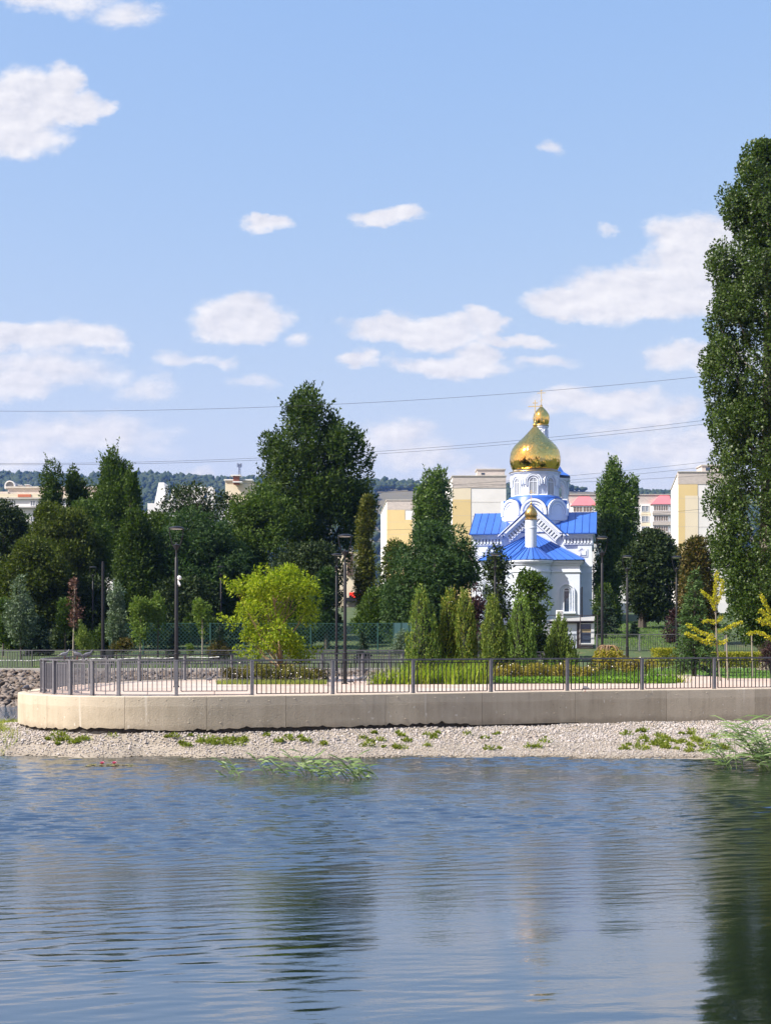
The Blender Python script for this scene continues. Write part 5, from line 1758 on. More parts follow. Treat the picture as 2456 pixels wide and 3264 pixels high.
def crown_clumps(outline, D, n, cr, rng, elong=1.0, depth=0.9, inner=0.25, top_bias=0.0, lobe=0.72):
    z, cx_, hw = outline_arr(outline, D)
    zz = np.linspace(z.min(), z.max(), 200)
    o_ = np.argsort(z)
    c_i, h_i = np.interp(zz, z[o_], cx_[o_]), np.interp(zz, z[o_], hw[o_])
    pr = np.maximum(h_i, .15) ** 1.35 + top_bias
    pr /= pr.sum()
    k = rng.choice(200, n, p=pr)
    r = rng.uniform(cr[0], cr[1], n)
    h = h_i[k]
    r = np.minimum(r, np.maximum(h * 0.8, cr[0] * .45))
    # boughs: clumps gather round a smaller number of bough centres, leaving hollows between
    nl = max(5, int(n / 5.5))
    kl = rng.choice(200, nl, p=pr)
    fl = np.sqrt(inner ** 2 + (1 - inner ** 2) * rng.random(nl))
    pl_ = rng.uniform(0, 2 * math.pi, nl)
    own = rng.integers(0, nl, n)
    sl = max(1, int(200 * 0.055 * elong))
    k = np.clip(np.where(rng.random(n) < lobe, kl[own] + rng.normal(0, sl, n).astype(int), k), 0, 199)
    h = h_i[k]
    r = np.minimum(r, np.maximum(h * 0.8, cr[0] * .45))
    q = np.sqrt(inner ** 2 + (1 - inner ** 2) * rng.random(n))
    ph = rng.uniform(0, 2 * math.pi, n)
    gl = rng.random(n) < lobe
    q = np.where(gl, np.clip(fl[own] + rng.normal(0, .14, n), .05, 1.0), q) * np.maximum(h - r * 0.7, 0.02)
    ph = np.where(gl, pl_[own] + rng.normal(0, .34, n), ph)
    zc_ = np.clip(zz[k], z.min() + r * .5, z.max() - r * elong * .75)
    C = np.stack([c_i[k] + q * np.cos(ph), D + q * np.sin(ph) * depth, zc_], 1)
    Rr = np.stack([r, r, r * elong], 1)
    return C, Rr


def tree(name, label, cat, outline, D, base_px, mat, bark='bark', n=60, cr=(.7, 1.2), leaf=.205, wid=.34, dens=34, elong=1.0, up=.25, seed=1, tri=True, depth=.9, inner=.25,
         trunk_r=.16, limbs=14, zbase=None, spikes=0, spike_len=1.2, shell=.45, spread=.7, group=None, extra=None, top=0.0, limb_r=.3, tr_h=.8, lobe=.72):
    rng = np.random.default_rng(seed)
    zb = (ground_z(D) if D > 84 else ZD) if zbase is None else zbase
    root = thing(name, label, cat, (WX(base_px, D), D, zb - .05), 0, group)
    o = np.array(root.location)
    C, Rr = crown_clumps(outline, D, n, cr, rng, elong, depth, inner, top, lobe)
    if extra is not None:
        C = np.vstack([C, extra[0]]); Rr = np.vstack([Rr, extra[1]])
    P, A = clump_leaves(C, Rr, dens, rng, up, shell, spread)
    if spikes:
        # leafy shoots that break the outline
        k = rng.integers(0, len(C), spikes)
        d = rng.normal(0, .35, (spikes, 3)); d[:, 2] = 1
        z, cxs, hws = outline_arr(outline, D)
        ctr = np.stack([np.interp(C[k, 2], z[::-1], cxs[::-1]), np.full(spikes, D), C[k, 2]], 1)
        outw = C[k] - ctr
        d[:, :2] += outw[:, :2] / np.maximum(np.linalg.norm(outw[:, :2], axis=1), .3)[:, None] * .55
        d = unit(d)
        s0 = C[k] + d * Rr[k] * .6
        m_ = 12
        tt = np.linspace(0, 1, m_)
        L = spike_len * rng.uniform(.5, 1.2, spikes)
        Q = (s0[:, None] + d[:, None] * (tt[None] * L[:, None])[..., None]).reshape(-1, 3)
        wob = .22 * (1 - np.tile(tt, spikes) * .8) * spike_len / 1.2
        Q += rng.normal(0, 1, Q.shape) * wob[:, None] * .55
        P = np.vstack([P, Q])
        A = np.vstack([A, np.repeat(d, m_, 0) * .6 + rng.normal(0, .6, (len(Q), 3))])
    S = leaf * rng.uniform(.65, 1.3, len(P))
    V, Fc = leaf_faces(P - o, A, S, wid, rng, tri)
    link('crown', np_mesh('crown', V, Fc, mat), root)
    # trunk and limbs
    z, cxs, hws = outline_arr(outline, D)
    ztop = z.max()
    zz = np.array([zb, zb + (z.min() - zb) * .6, z.min() + (ztop - z.min()) * .3, z.min() + (ztop - z.min()) * tr_h])
    xx = np.array([WX(base_px, D), WX(base_px, D), np.interp(zz[2], z[::-1], cxs[::-1]) * .5 + WX(base_px, D) * .5, np.interp(zz[3], z[::-1], cxs[::-1])])
    mb = MB()
    pts = [Vector((x, D, z_)) - Vector(o) for x, z_ in zip(xx, zz)]
    mb.tube(pts, [trunk_r * 1.15, trunk_r, trunk_r * .7, trunk_r * .15], 8)
    tk = mb.build('trunk', M[bark], root, True)
    if limbs:
        mb = MB()
        sel = rng.choice(len(C), min(limbs, len(C)), replace=False)
        for i in sel:
            c = C[i] - o
            hd = math.hypot(c[0] - 0, c[1])
            zs0 = np.clip(c[2] - hd * 1.1 - .5, pts[1].z * .8, pts[3].z)
            x0 = np.interp(zs0, [p.z for p in pts], [p.x for p in pts])
            a = Vector((x0, 0, zs0))
            b = Vector(c)
            mid = a.lerp(b, .5) + Vector((0, 0, -.08 * (b - a).length))
            rr = trunk_r * limb_r
            mb.tube([a, mid, b], [rr, rr * .6, rr * .2], 5)
        mb.build('limbs', M[bark], tk)['kind'] = 'stuff'
    return root


LM = {}
LM['dark'] = leaf_mat('leaf_dark_green', [(0.0162, 0.0360, 0.0045), (0.0360, 0.0648, 0.0081), (0.0675, 0.1062, 0.0162)])
LM['mid'] = leaf_mat('leaf_mid_green', [(0.0234, 0.0506, 0.0056), (0.0516, 0.0919, 0.0112), (0.0919, 0.1406, 0.0206)])
LM['elm'] = leaf_mat('leaf_olive_green', [(0.0281, 0.0450, 0.0056), (0.0562, 0.0797, 0.0094), (0.0938, 0.1172, 0.0150)])
LM['blue'] = leaf_mat('leaf_cool_green', [(0.0169, 0.0413, 0.0122), (0.0356, 0.0731, 0.0197), (0.0656, 0.1125, 0.0319)])
LM['shade'] = leaf_mat('leaf_blackish_green', [(0.0120, 0.0240, 0.0050), (0.0220, 0.0400, 0.0090), (0.0420, 0.0640, 0.0150)], trans=.15)
LM['poplar'] = leaf_mat('leaf_poplar', [(0.0275, 0.0600, 0.0075), (0.0688, 0.1225, 0.0163), (0.1250, 0.1938, 0.0350)], rough=.45, spec=.35)
LM['giant'] = leaf_mat('leaf_giant_poplar', [(0.018, 0.040, 0.005), (0.045, 0.080, 0.011), (0.085, 0.130, 0.024)], rough=.45, spec=.35)
LM['vine'] = leaf_mat('leaf_yellowing_vine', [(0.04, 0.06, 0.012), (0.09, 0.105, 0.016), (0.15, 0.14, 0.022)])
LM['brown'] = leaf_mat('leaf_browning', [(0.035, 0.05, 0.012), (0.075, 0.07, 0.014), (0.13, 0.085, 0.02)])
LM['lime'] = leaf_mat('leaf_yellow_green', [(0.10, 0.16, 0.010), (0.20, 0.27, 0.014), (0.35, 0.38, 0.02)], trans=.4)
LM['ginkgo'] = leaf_mat('leaf_ginkgo_yellow', [(0.26, 0.29, 0.02), (0.42, 0.40, 0.03), (0.55, 0.46, 0.04)], trans=.4)
LM['silver'] = leaf_mat('leaf_silver_green', [(0.05, 0.085, 0.045), (0.10, 0.145, 0.085), (0.17, 0.22, 0.15)], trans=.2)
LM['young'] = leaf_mat('leaf_fresh_green', [(0.06, 0.11, 0.02), (0.11, 0.17, 0.03), (0.17, 0.23, 0.045)], trans=.35)
LM['rust'] = leaf_mat('leaf_dry_red', [(0.07, 0.035, 0.025), (0.12, 0.06, 0.045), (0.17, 0.10, 0.07)], trans=.15)
LM['purple'] = leaf_mat('leaf_purple', [(0.022, 0.010, 0.012), (0.04, 0.018, 0.02), (0.06, 0.03, 0.03)], trans=.15)
LM['juniper'] = leaf_mat('needle_juniper', [(0.06, 0.105, 0.016), (0.13, 0.19, 0.03), (0.24, 0.29, 0.055)], trans=.2, spec=.25)
LM['spruce'] = leaf_mat('needle_spruce', [(0.022, 0.055, 0.012), (0.05, 0.10, 0.024), (0.095, 0.16, 0.045)], trans=.15, spec=.25)
LM['spruce_dark'] = leaf_mat('needle_spruce_dark', [(0.012, 0.03, 0.015), (0.02, 0.045, 0.022), (0.035, 0.06, 0.03)], trans=.1, spec=.25)

# --- the great tree in the middle and the wood on the left bank
tree('broadleaf_tree', 'tallest dark broadleaf tree rising above the wood, left of the yellow block', 'tree',
     [(1232, 952, 985), (1270, 905, 1035), (1330, 862, 1095), (1400, 832, 1160), (1460, 810, 1200), (1530, 802, 1208), (1600, 802, 1198), (1680, 835, 1190), (1760, 870, 1150), (1850, 890, 1110)],
     122, 985, LM['dark'], n=150, cr=(.65, 1.15), leaf=.26, dens=24, elong=1.5, up=.6, seed=10, spikes=260, spike_len=1.3, trunk_r=.38, limbs=26, inner=.35, spread=.55)
WG = 'trees of the left bank wood'
tree('broadleaf_tree', 'twin-topped poplar-like tree in front of the far left white block', 'tree', [(1470, 145, 158), (1500, 124, 195), (1560, 118, 206), (1640, 112, 212), (1720, 108, 215), (1850, 120, 210)], 128, 165, LM['dark'], n=60, elong=1.6, up=.6, seed=11, spikes=70, spike_len=.9, group=WG, cr=(.6, 1.0))
tree('broadleaf_tree', 'narrow dark tree right of the twin-topped tree', 'tree', [(1473, 226, 240), (1520, 210, 262), (1580, 206, 296), (1640, 205, 300), (1750, 215, 295)], 130, 250, LM['dark'], n=46, elong=1.6, up=.6, seed=12, spikes=60, spike_len=.9, group=WG, cr=(.6, 1.0))
tree('broadleaf_tree', 'tall many-spired tree of the left wood, its top above the hill line', 'tree', [(1420, 345, 372), (1470, 330, 384), (1520, 318, 420), (1560, 300, 450), (1620, 285, 470), (1700, 275, 480), (1820, 280, 470)], 126, 375, LM['mid'], n=95, elong=1.5, up=.6, seed=13, spikes=150, spike_len=1.1, group=WG, cr=(.6, 1.1), trunk_r=.3)
tree('broadleaf_tree', 'slender leaning spire tree between the tall tree and the mansard block', 'tree', [(1455, 402, 412), (1490, 394, 424), (1550, 390, 440), (1600, 385, 450), (1700, 385, 455)], 124, 415, LM['mid'], n=26, elong=1.6, up=.6, seed=14, spikes=40, spike_len=.8, group=WG, cr=(.4, .8))
tree('broadleaf_tree', 'rounded olive green elm at the left of the wood', 'tree', [(1612, 130, 230), (1650, 95, 300), (1720, 75, 335), (1800, 60, 345), (1880, 60, 330), (1970, 80, 300)], 112, 200, LM['elm'], n=95, seed=15, group=WG, leaf=.22, dens=28)
tree('broadleaf_tree', 'thin-crowned dark tree at the left picture edge', 'tree', [(1600, -40, 45), (1680, -60, 80), (1780, -60, 95), (1880, -60, 95), (1980, -40, 85)], 114, 20, LM['shade'], n=60, seed=16, group=WG, dens=20)
tree('broadleaf_tree', 'low yellowish maple in the left wood above the grey-green saplings', 'tree', [(1722, 70, 150), (1770, 20, 215), (1840, -20, 240), (1920, -25, 250), (1990, 0, 235)], 104, 110, LM['vine'] if False else LM['elm'], n=80, seed=17, group=WG, leaf=.22, dens=28)
tree('broadleaf_tree', 'upright dark willow-like tree beside the plain dark pole', 'tree', [(1640, 425, 450), (1690, 385, 495), (1780, 365, 515), (1880, 352, 525), (1990, 365, 520)], 108, 440, LM['dark'], n=85, seed=18, group=WG, elong=1.5, up=.5, spikes=60)
tree('broadleaf_tree', 'broad feathery dark tree behind the lamp with the camera', 'tree', [(1625, 560, 670), (1670, 505, 735), (1740, 490, 790), (1830, 485, 815), (1920, 495, 810), (2000, 510, 790)], 110, 650, LM['blue'], n=125, seed=19, group=WG, leaf=.28, wid=.22, dens=26, up=-.1)
tree('broadleaf_tree', 'mid green rounded tree at the left foot of the tallest tree', 'tree', [(1548, 800, 870), (1590, 750, 920), (1660, 705, 955), (1750, 690, 975), (1860, 700, 990), (1980, 720, 990)], 114, 840, LM['mid'], n=120, seed=20, group=WG, leaf=.22, dens=28)
tree('broadleaf_tree', 'thin see-through tree in front of the mansard block', 'tree', [(1535, 495, 690), (1580, 490, 740), (1620, 485, 800), (1670, 480, 800)], 118, 640, LM['shade'], n=85, cr=(.45, .85), seed=21, group=WG, leaf=.22, dens=13, shell=.2, limbs=30)
tree('broadleaf_tree', 'sparse branchy tree in front of the far left block wall', 'tree', [(1610, 20, 60), (1650, 0, 95), (1700, -10, 105), (1760, -5, 110)], 118, 60, LM['shade'], n=30, cr=(.45, .8), seed=22, group=WG, leaf=.22, dens=13, shell=.2, limbs=18)
tree('broadleaf_tree', 'dark dense tree under the tallest tree behind the yellow-green one', 'tree', [(1740, 900, 1080), (1800, 860, 1110), (1880, 850, 1110), (1960, 860, 1100), (2020, 880, 1080)], 108, 985, LM['shade'], n=90, seed=23, group=WG, dens=26)
tree('broadleaf_tree', 'small dark pinnate-leaved tree left of the slim edge-on lamp', 'tree', [(1815, 1030, 1060), (1860, 1000, 1080), (1920, 990, 1085), (2000, 1000, 1080)], 100, 1040, LM['blue'], n=40, seed=24, group=WG, leaf=.26, wid=.2, cr=(.5, .8))
tree('broadleaf_tree', 'dark shrubby tree low in the wood behind the far railing lamp', 'tree', [(1850, 540, 640), (1900, 480, 720), (1960, 470, 740), (2010, 480, 730)], 106, 600, LM['shade'], n=70, seed=25, group=WG, dens=22)
tree('broadleaf_tree', 'dark low tree filling the wood edge behind the silver saplings', 'tree', [(1850, 180, 330), (1900, 130, 380), (1960, 120, 390), (2010, 140, 380)], 106, 250, LM['shade'], n=70, seed=26, group=WG, dens=22)
tree('broadleaf_tree', 'broad mid green tree filling the wood behind the reddish sapling', 'tree', [(1600, 200, 300), (1650, 170, 340), (1730, 150, 370), (1830, 150, 380), (1950, 170, 370)], 118, 270, LM['mid'], n=85, seed=27, group=WG, dens=26)
tree('broadleaf_tree', 'broad dark tree filling the wood between the pole and the camera lamp', 'tree', [(1640, 450, 560), (1690, 410, 600), (1780, 400, 620), (1880, 400, 620), (1980, 420, 610)], 116, 510, LM['dark'], n=85, seed=28, group=WG, dens=26)
tree('broadleaf_tree', 'green tree at the left edge rising over the low maple', 'tree', [(1640, 20, 110), (1700, -20, 150), (1780, -40, 170), (1880, -40, 170), (1970, -20, 160)], 117, 70, LM['mid'], n=70, seed=29, group=WG, dens=24)
tree('broadleaf_tree', 'dark tree joining the wood to the tallest tree', 'tree', [(1640, 700, 790), (1700, 660, 840), (1800, 650, 850), (1900, 660, 850), (1990, 680, 840)], 118, 750, LM['dark'], n=85, seed=39, group=WG, dens=26)
# --- between the wood and the church
tree('broadleaf_tree', 'narrow poplar overgrown with yellowing vine right of the tallest tree', 'tree', [(1585, 1158, 1190), (1640, 1140, 1195), (1720, 1130, 1196), (1820, 1122, 1198), (1920, 1128, 1205), (1960, 1135, 1200)], 116, 1165, LM['vine'], n=70, cr=(.4, .7), elong=2.0, seed=30, leaf=.2, dens=30)
tree('poplar_tree', 'columnar poplar left of the church in front of the tall yellow block', 'tree', [(1506, 1385, 1408), (1530, 1340, 1430), (1580, 1318, 1446), (1650, 1312, 1448), (1730, 1316, 1446), (1820, 1330, 1440), (1950, 1350, 1420)], 148, 1385, LM['poplar'], n=110, cr=(.5, .9), elong=1.9, up=.7, seed=31, leaf=.24, dens=26, spikes=90, spike_len=.9, trunk_r=.3)
tree('broadleaf_tree', 'feathery blue-green tree left of the church', 'tree', [(1668, 1340, 1460), (1710, 1285, 1505), (1780, 1245, 1528), (1880, 1215, 1535), (1980, 1205, 1530), (2060, 1230, 1515)], 98, 1375, LM['blue'], n=150, cr=(.55, .95), seed=32, leaf=.30, wid=.18, dens=30, up=-.15)
tree('broadleaf_tree', 'fine-leaved olive tree before the low yellow block', 'tree', [(1695, 1245, 1268), (1740, 1225, 1285), (1810, 1205, 1300), (1900, 1195, 1300), (1960, 1200, 1290)], 112, 1250, LM['elm'], n=60, cr=(.45, .75), seed=33, leaf=.2, dens=24)
tree('broadleaf_tree', 'dark green low tree below the red lit sign', 'tree', [(1880, 1165, 1230), (1920, 1130, 1260), (1980, 1120, 1280), (2040, 1130, 1270)], 104, 1200, LM['mid'], n=45, cr=(.5, .85), seed=34, dens=24)
tree('broadleaf_tree', 'airy dark-leaved tree in front of the left half of the apse', 'tree', [(1735, 1578, 1598), (1765, 1552, 1632), (1830, 1536, 1648), (1900, 1536, 1642), (1990, 1540, 1630)], 92, 1582, LM['shade'], n=62, cr=(.35, .65), seed=35, leaf=.19, dens=20, shell=.3, limbs=20, trunk_r=.10)
tree('broadleaf_tree', 'leafy green tree with a yellowing side in front of the apse window', 'tree', [(1812, 1668, 1705), (1850, 1638, 1738), (1890, 1622, 1758), (1940, 1620, 1765), (2010, 1640, 1745)], 90, 1680, LM['mid'], n=68, cr=(.35, .62), seed=36, leaf=.2, dens=24, shell=.35, limbs=18, trunk_r=.10)
tree('broadleaf_tree', 'small purple-leaved tree behind the paired junipers', 'tree', [(1862, 1500, 1530), (1910, 1488, 1545), (1970, 1490, 1545), (2040, 1495, 1540)], 86, 1515, LM['purple'], n=30, cr=(.35, .6), seed=37, leaf=.18, dens=26)
# --- right of the church
tree('poplar_tree', 'columnar poplar just right of the church', 'tree', [(1466, 1938, 1950), (1500, 1920, 1998), (1550, 1905, 2028), (1620, 1896, 2040), (1700, 1893, 2042), (1780, 1892, 2025), (1860, 1890, 1990), (1960, 1900, 1970)], 142, 1950, LM['poplar'], n=150, cr=(.5, .95), elong=1.8, up=.6, seed=40, leaf=.24, dens=26, spikes=80, spike_len=.9, trunk_r=.3)
tree('broadleaf_tree', 'dark spreading tree with a thick trunk on the grassy bank', 'tree', [(1690, 2045, 2095), (1735, 1995, 2150), (1800, 1968, 2188), (1870, 1962, 2200), (1930, 1985, 2185), (1965, 2010, 2150)], 124, 2046, LM['shade'], n=130, cr=(.6, 1.0), seed=41, leaf=.26, dens=26, trunk_r=.34, limbs=26)
tree('broadleaf_tree', 'browning tree behind the fir and below the right yellow block', 'tree', [(1718, 2200, 2240), (1750, 2160, 2280), (1830, 2148, 2295), (1930, 2150, 2295), (2030, 2160, 2290)], 105, 2220, LM['brown'], n=85, cr=(.5, .9), seed=42, leaf=.22, dens=26, elong=1.2)
tree('broadleaf_tree', 'small green tree on the bank right of the church corner', 'tree', [(1850, 1905, 1930), (1900, 1888, 1965), (1960, 1885, 1980), (2030, 1890, 1970)], 118, 1925, LM['dark'], n=40, cr=(.5, .8), seed=43, dens=24)
tree('poplar_tree', 'giant poplar towering at the right picture edge', 'tree',
     [(456, 2408, 2465), (512, 2352, 2525), (560, 2332, 2560), (620, 2303, 2590), (690, 2268, 2620), (755, 2300, 2630), (800, 2252, 2640), (880, 2236, 2650), (937, 2256, 2650), (990, 2226, 2655), (1080, 2236, 2655), (1170, 2232, 2650),
      (1260, 2232, 2650), (1400, 2252, 2645), (1600, 2244, 2640), (1750, 2262, 2630), (1900, 2280, 2620), (2020, 2310, 2590)],
     78, 2440, LM['giant'], 'bark_pale', n=600, lobe=.4, cr=(.38, .72), elong=1.45, up=.25, seed=44, leaf=.14, wid=.42, dens=62, tri=False, inner=.5, trunk_r=.45, limbs=70, limb_r=.16, shell=.55, spread=.8, tr_h=.93)

tree('broadleaf_tree', 'green tree behind the giant poplar at the right picture edge', 'tree', [(1700, 2440, 2540), (1760, 2400, 2590), (1850, 2380, 2620), (1950, 2390, 2610), (2040, 2410, 2590)], 104, 2500, LM['mid'], n=80, seed=45, leaf=.24, dens=22)
# --- conifers on the bank and promontory
def spruce(label, px, py_top, py_base, half_px, D, mat, seed, tiers=16, n_per=26, leafs=.16, droop=.25, group=None, zbase=None, name='spruce_tree'):
    rng = np.random.default_rng(seed)
    zb = (ground_z(D) if D > 84 else ZD) if zbase is None else zbase
    ztop = WZ(py_top, D)
    H = ztop - zb
    hw = half_px / F * D
    root = thing(name, label, 'tree', (WX(px, D), D, zb - .03), rng.uniform(0, 6), group)
    Ps, As = [], []
    mb = MB()
    mb.tube([(0, 0, 0), (0, 0, H * .98)], [.05 + H * .012, .01], 6)
    tk = mb.build('trunk', M['bark'], root)
    mb = MB()
    for t_ in range(tiers):
        f = t_ / tiers
        z0_ = H * (.08 + .9 * f)
        L = hw * (1 - f) ** .85 + .05
        nb = max(5, int(9 - 4 * f))
        for b in range(nb):
            a = rng.uniform(0, 6.28)
            Lb = L * rng.uniform(.75, 1.12)
            s = np.linspace(.12, 1, max(6, int(n_per * Lb / max(hw, .1))))
            q = np.stack([np.cos(a) * s * Lb, np.sin(a) * s * Lb, z0_ + s * Lb * (.25 - droop * 2 * s)], 1)
            for rep in range(3):
                qq = q + rng.normal(0, .05 + .06 * Lb * .3, q.shape)
                Ps.append(qq)
                d = np.stack([np.full(len(s), np.cos(a)), np.full(len(s), np.sin(a)), np.full(len(s), .1)], 1) + rng.normal(0, .55, q.shape)
                As.append(d)
            mb.tube([Vector(q[0]) * 1, Vector(q[-1])], [.018, .006], 4, cap=False)
    mb.build('branches', M['bark'], tk)['kind'] = 'stuff'
    P, A = np.vstack(Ps), np.vstack(As)
    V, Fc = leaf_faces(P, A, leafs * rng.uniform(.7, 1.3, len(P)), .2, rng, True)
    link('crown', np_mesh('crown', V, Fc, mat), root)
    return root


spruce('tall green fir in front of the giant poplar', 2212, 1800, 2155, 78, 66, LM['spruce'], 50, 22, 30, .15)
spruce('small dark spruce on the far left lawn', 126, 1955, 2080, 42, 96, LM['spruce_dark'], 51, 14, 20, .2)
spruce('small spruce before the green lattice fence', 1155, 2012, 2075, 24, 90, LM['spruce_dark'], 52, 10, 16, .15)
spruce('dark spruce left of the yellow-green tree', 700, 1990, 2085, 26, 92, LM['spruce_dark'], 53, 10, 16, .17)
spruce('young open spruce behind the lamp with the camera', 552, 2000, 2085, 26, 91, LM['spruce_dark'], 54, 8, 10, .15)
spruce('tiny spruce on the grassy bank at the dark tree', 2020, 1976, 2030, 16, 112, LM['spruce_dark'], 55, 9, 14, .15)
spruce('green spruce behind the kiosk railing', 1930, 1880, 2035, 45, 112, LM['spruce_dark'], 56, 14, 20, .2)


def juniper(label, D, outline, seed, base_px):
    rng = np.random.default_rng(seed)
    root = thing('juniper', label, 'juniper', (WX(base_px, D), D, ZD - .02), 0, 'upright junipers in the planting bed')
    o = np.array(root.location)
    z, cxs, hws = outline_arr(outline, D)
    zz = np.linspace(ZD + .05, z.max() - .15, 60)
    hw = np.interp(zz, z[::-1], hws[::-1])
    cc = np.interp(zz, z[::-1], cxs[::-1])
    n = 620
    pr = hw / hw.sum()
    k = rng.choice(60, n, p=pr)
    ph = rng.uniform(0, 6.28, n)
    q = hw[k] * (.62 + .36 * rng.random(n))
    s0 = np.stack([cc[k] + q * np.cos(ph), D + q * np.sin(ph), zz[k] - .1], 1)
    d = np.stack([np.cos(ph) * .16, np.sin(ph) * .16, np.ones(n)], 1) + rng.normal(0, .10, (n, 3))
    d = unit(d)
    m_ = 15
    L = rng.uniform(.22, .5, n)
    tt = np.linspace(0, 1, m_)
    Q = (s0[:, None] + d[:, None] * (tt[None] * L[:, None])[..., None])
    Q += rng.normal(0, 1, Q.shape) * (.045 * (1.1 - tt))[None, :, None]
    A = np.repeat(d, m_, 0) * 1.2 + rng.normal(0, .42, (n * m_, 3))
    V, Fc = leaf_faces(Q.reshape(-1, 3) - o, A, .085 * rng.uniform(.6, 1.4, n * m_), .24, rng, True)
    me = np_mesh('crown', V, Fc, LM['juniper'])
    link('crown', me, root)
    me.materials[0] = leaf_mat('needle_juniper_own', [tuple(c * k_ for c, k_ in zip(cc_, (rng.uniform(.85, 1.3), rng.uniform(.85, 1.1), rng.uniform(.7, 1.2)))) for cc_ in ((0.06, 0.105, 0.016), (0.13, 0.19, 0.03), (0.24, 0.29, 0.055))], trans=.2)
    mb = MB(); mb.tube([(0, 0, 0), (np.interp(z.max(), z[::-1], cxs[::-1]) - o[0], 0, (z.max() - ZD) * .85)], [.06, .01], 6); 
    # closed dark sleeve inside the crown, its colour standing in for inner shade
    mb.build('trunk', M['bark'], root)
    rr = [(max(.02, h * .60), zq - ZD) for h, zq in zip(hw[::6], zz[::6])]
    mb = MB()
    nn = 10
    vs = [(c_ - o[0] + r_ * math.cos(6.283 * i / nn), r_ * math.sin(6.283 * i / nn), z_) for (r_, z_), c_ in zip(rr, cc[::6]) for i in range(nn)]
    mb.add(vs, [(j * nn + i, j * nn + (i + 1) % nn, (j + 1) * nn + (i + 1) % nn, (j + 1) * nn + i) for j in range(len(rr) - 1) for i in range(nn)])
    mb.build('shade_core', M['dark_core'], root)
    return root


M['dark_core'] = pm('juniper_shade_core', (0.022, 0.03, 0.012), (0.012, 0.016, 0.008), 14, 0.95, bump=.8, bscale=25)
juniper('broad juniper at the left of the row', 60, [(1874, 1337, 1343), (1920, 1320, 1362), (1970, 1308, 1383), (2030, 1297, 1400), (2090, 1288, 1406), (2166, 1292, 1400)], 60, 1345)
juniper('slim juniper with reddish tip beside the broad left one', 60.6, [(1884, 1429, 1435), (1930, 1412, 1450), (2000, 1402, 1462), (2080, 1395, 1470), (2166, 1400, 1465)], 61, 1432)
juniper('slim tall juniper, third from the left of the row', 60.2, [(1880, 1476, 1484), (1930, 1462, 1500), (2000, 1452, 1512), (2080, 1450, 1520), (2166, 1455, 1515)], 62, 1482)
juniper('pointed juniper in the middle, left of its twin before the apse trees', 60, [(1902, 1566, 1572), (1950, 1550, 1590), (2020, 1536, 1606), (2090, 1530, 1614), (2166, 1534, 1610)], 63, 1570)
juniper('pointed juniper with a pale tip, fifth from the left', 60, [(1894, 1651, 1657), (1950, 1633, 1677), (2020, 1616, 1700), (2090, 1608, 1712), (2166, 1612, 1708)], 64, 1656)
juniper('shorter cone-shaped juniper in front of the white kiosk', 61, [(1962, 1781, 1788), (2010, 1760, 1806), (2060, 1740, 1826), (2110, 1726, 1838), (2166, 1726, 1838)], 65, 1783)

# --- young trees on the far bank lawn
YG = 'saplings on the far bank lawn'
def sapling(label, outline, D, px, mat, seed, **kw):
    a = dict(n=34, cr=(.28, .5), leaf=.15, wid=.36, dens=34, trunk_r=.05, limbs=10, bark='bark', group=YG, elong=1.2, up=.4)
    a.update(kw)
    return tree('sapling', label, 'sapling', outline, D, px, mat, seed=seed, **a)
sapling('silver-green sapling nearest the left picture edge', [(1822, 62, 74), (1870, 30, 95), (1940, 8, 115), (2000, 10, 120), (2045, 35, 100)], 91, 66, LM['silver'], 70, n=60)
sapling('half-dry sapling with reddish leaves', [(1845, 226, 250), (1890, 212, 266), (1950, 214, 266), (2005, 225, 250)], 91, 234, LM['rust'], 71, dens=14, shell=.2, limbs=22, trunk_r=.06, bark='bark_pale')
sapling('small green sapling left of the reddish dry one', [(1905, 192, 224), (1950, 176, 228), (2010, 180, 230)], 92, 208, LM['mid'], 72, n=22)
sapling('silver-green sapling right of the dark pole', [(1836, 363, 370), (1880, 342, 396), (1950, 330, 406), (2000, 326, 410), (2042, 345, 400)], 91, 371, LM['silver'], 73, n=52)
sapling('yellow-green sapling with two lobes left of the camera lamp', [(1895, 432, 456), (1930, 414, 478), (1980, 398, 495), (2020, 405, 490), (2045, 430, 470)], 90, 447, LM['young'], 74, bark='bark_pale')
sapling('taller lobe sapling growing just right of the two-lobed one', [(1886, 490, 505), (1930, 476, 530), (1990, 480, 532), (2035, 490, 520)], 90.5, 503, LM['young'], 75, n=26)
sapling('small round-headed bright sapling left of the yellow-green tree', [(1910, 616, 640), (1945, 612, 670), (1985, 618, 672), (2025, 632, 660)], 89, 645, LM['young'], 76, n=26, bark='bark_pale')
sapling('thin green sapling at the far left behind the silver one', [(1890, -10, 25), (1960, -20, 40), (2040, -10, 35)], 95, 10, LM['mid'], 77, n=30)

def bush(label, outline, D, px, mat, seed, name='shrub', **kw):
    a = dict(n=26, cr=(.18, .32), leaf=.10, wid=.36, dens=60, trunk_r=.03, limbs=4, elong=1.0, up=.3)
    a.update(kw)
    return tree(name, label, 'shrub', outline, D, px, mat, seed=seed, **a)
bush('feathery cone-shaped shrub on the far bank lawn', [(1985, 262, 272), (2020, 246, 292), (2060, 236, 305), (2088, 238, 302)], 89, 268, LM['juniper'], 80, n=40, cr=(.25, .4), up=.9, leaf=.14, wid=.15, spikes=40, spike_len=.5)
bush('brownish flowering shrub beside the silver sapling', [(2038, 375, 420), (2060, 345, 440), (2085, 340, 445)], 90, 395, LM['brown'], 81, n=36, leaf=.12)
bush('brown-green shrub below the round-headed sapling', [(2045, 665, 720), (2065, 645, 745), (2088, 640, 750)], 90, 690, LM['brown'], 82, n=36, leaf=.12)
bush('small bright bush right of the camera lamp', [(2050, 597, 612), (2068, 590, 618), (2088, 592, 616)], 89, 604, LM['young'], 83, n=14)
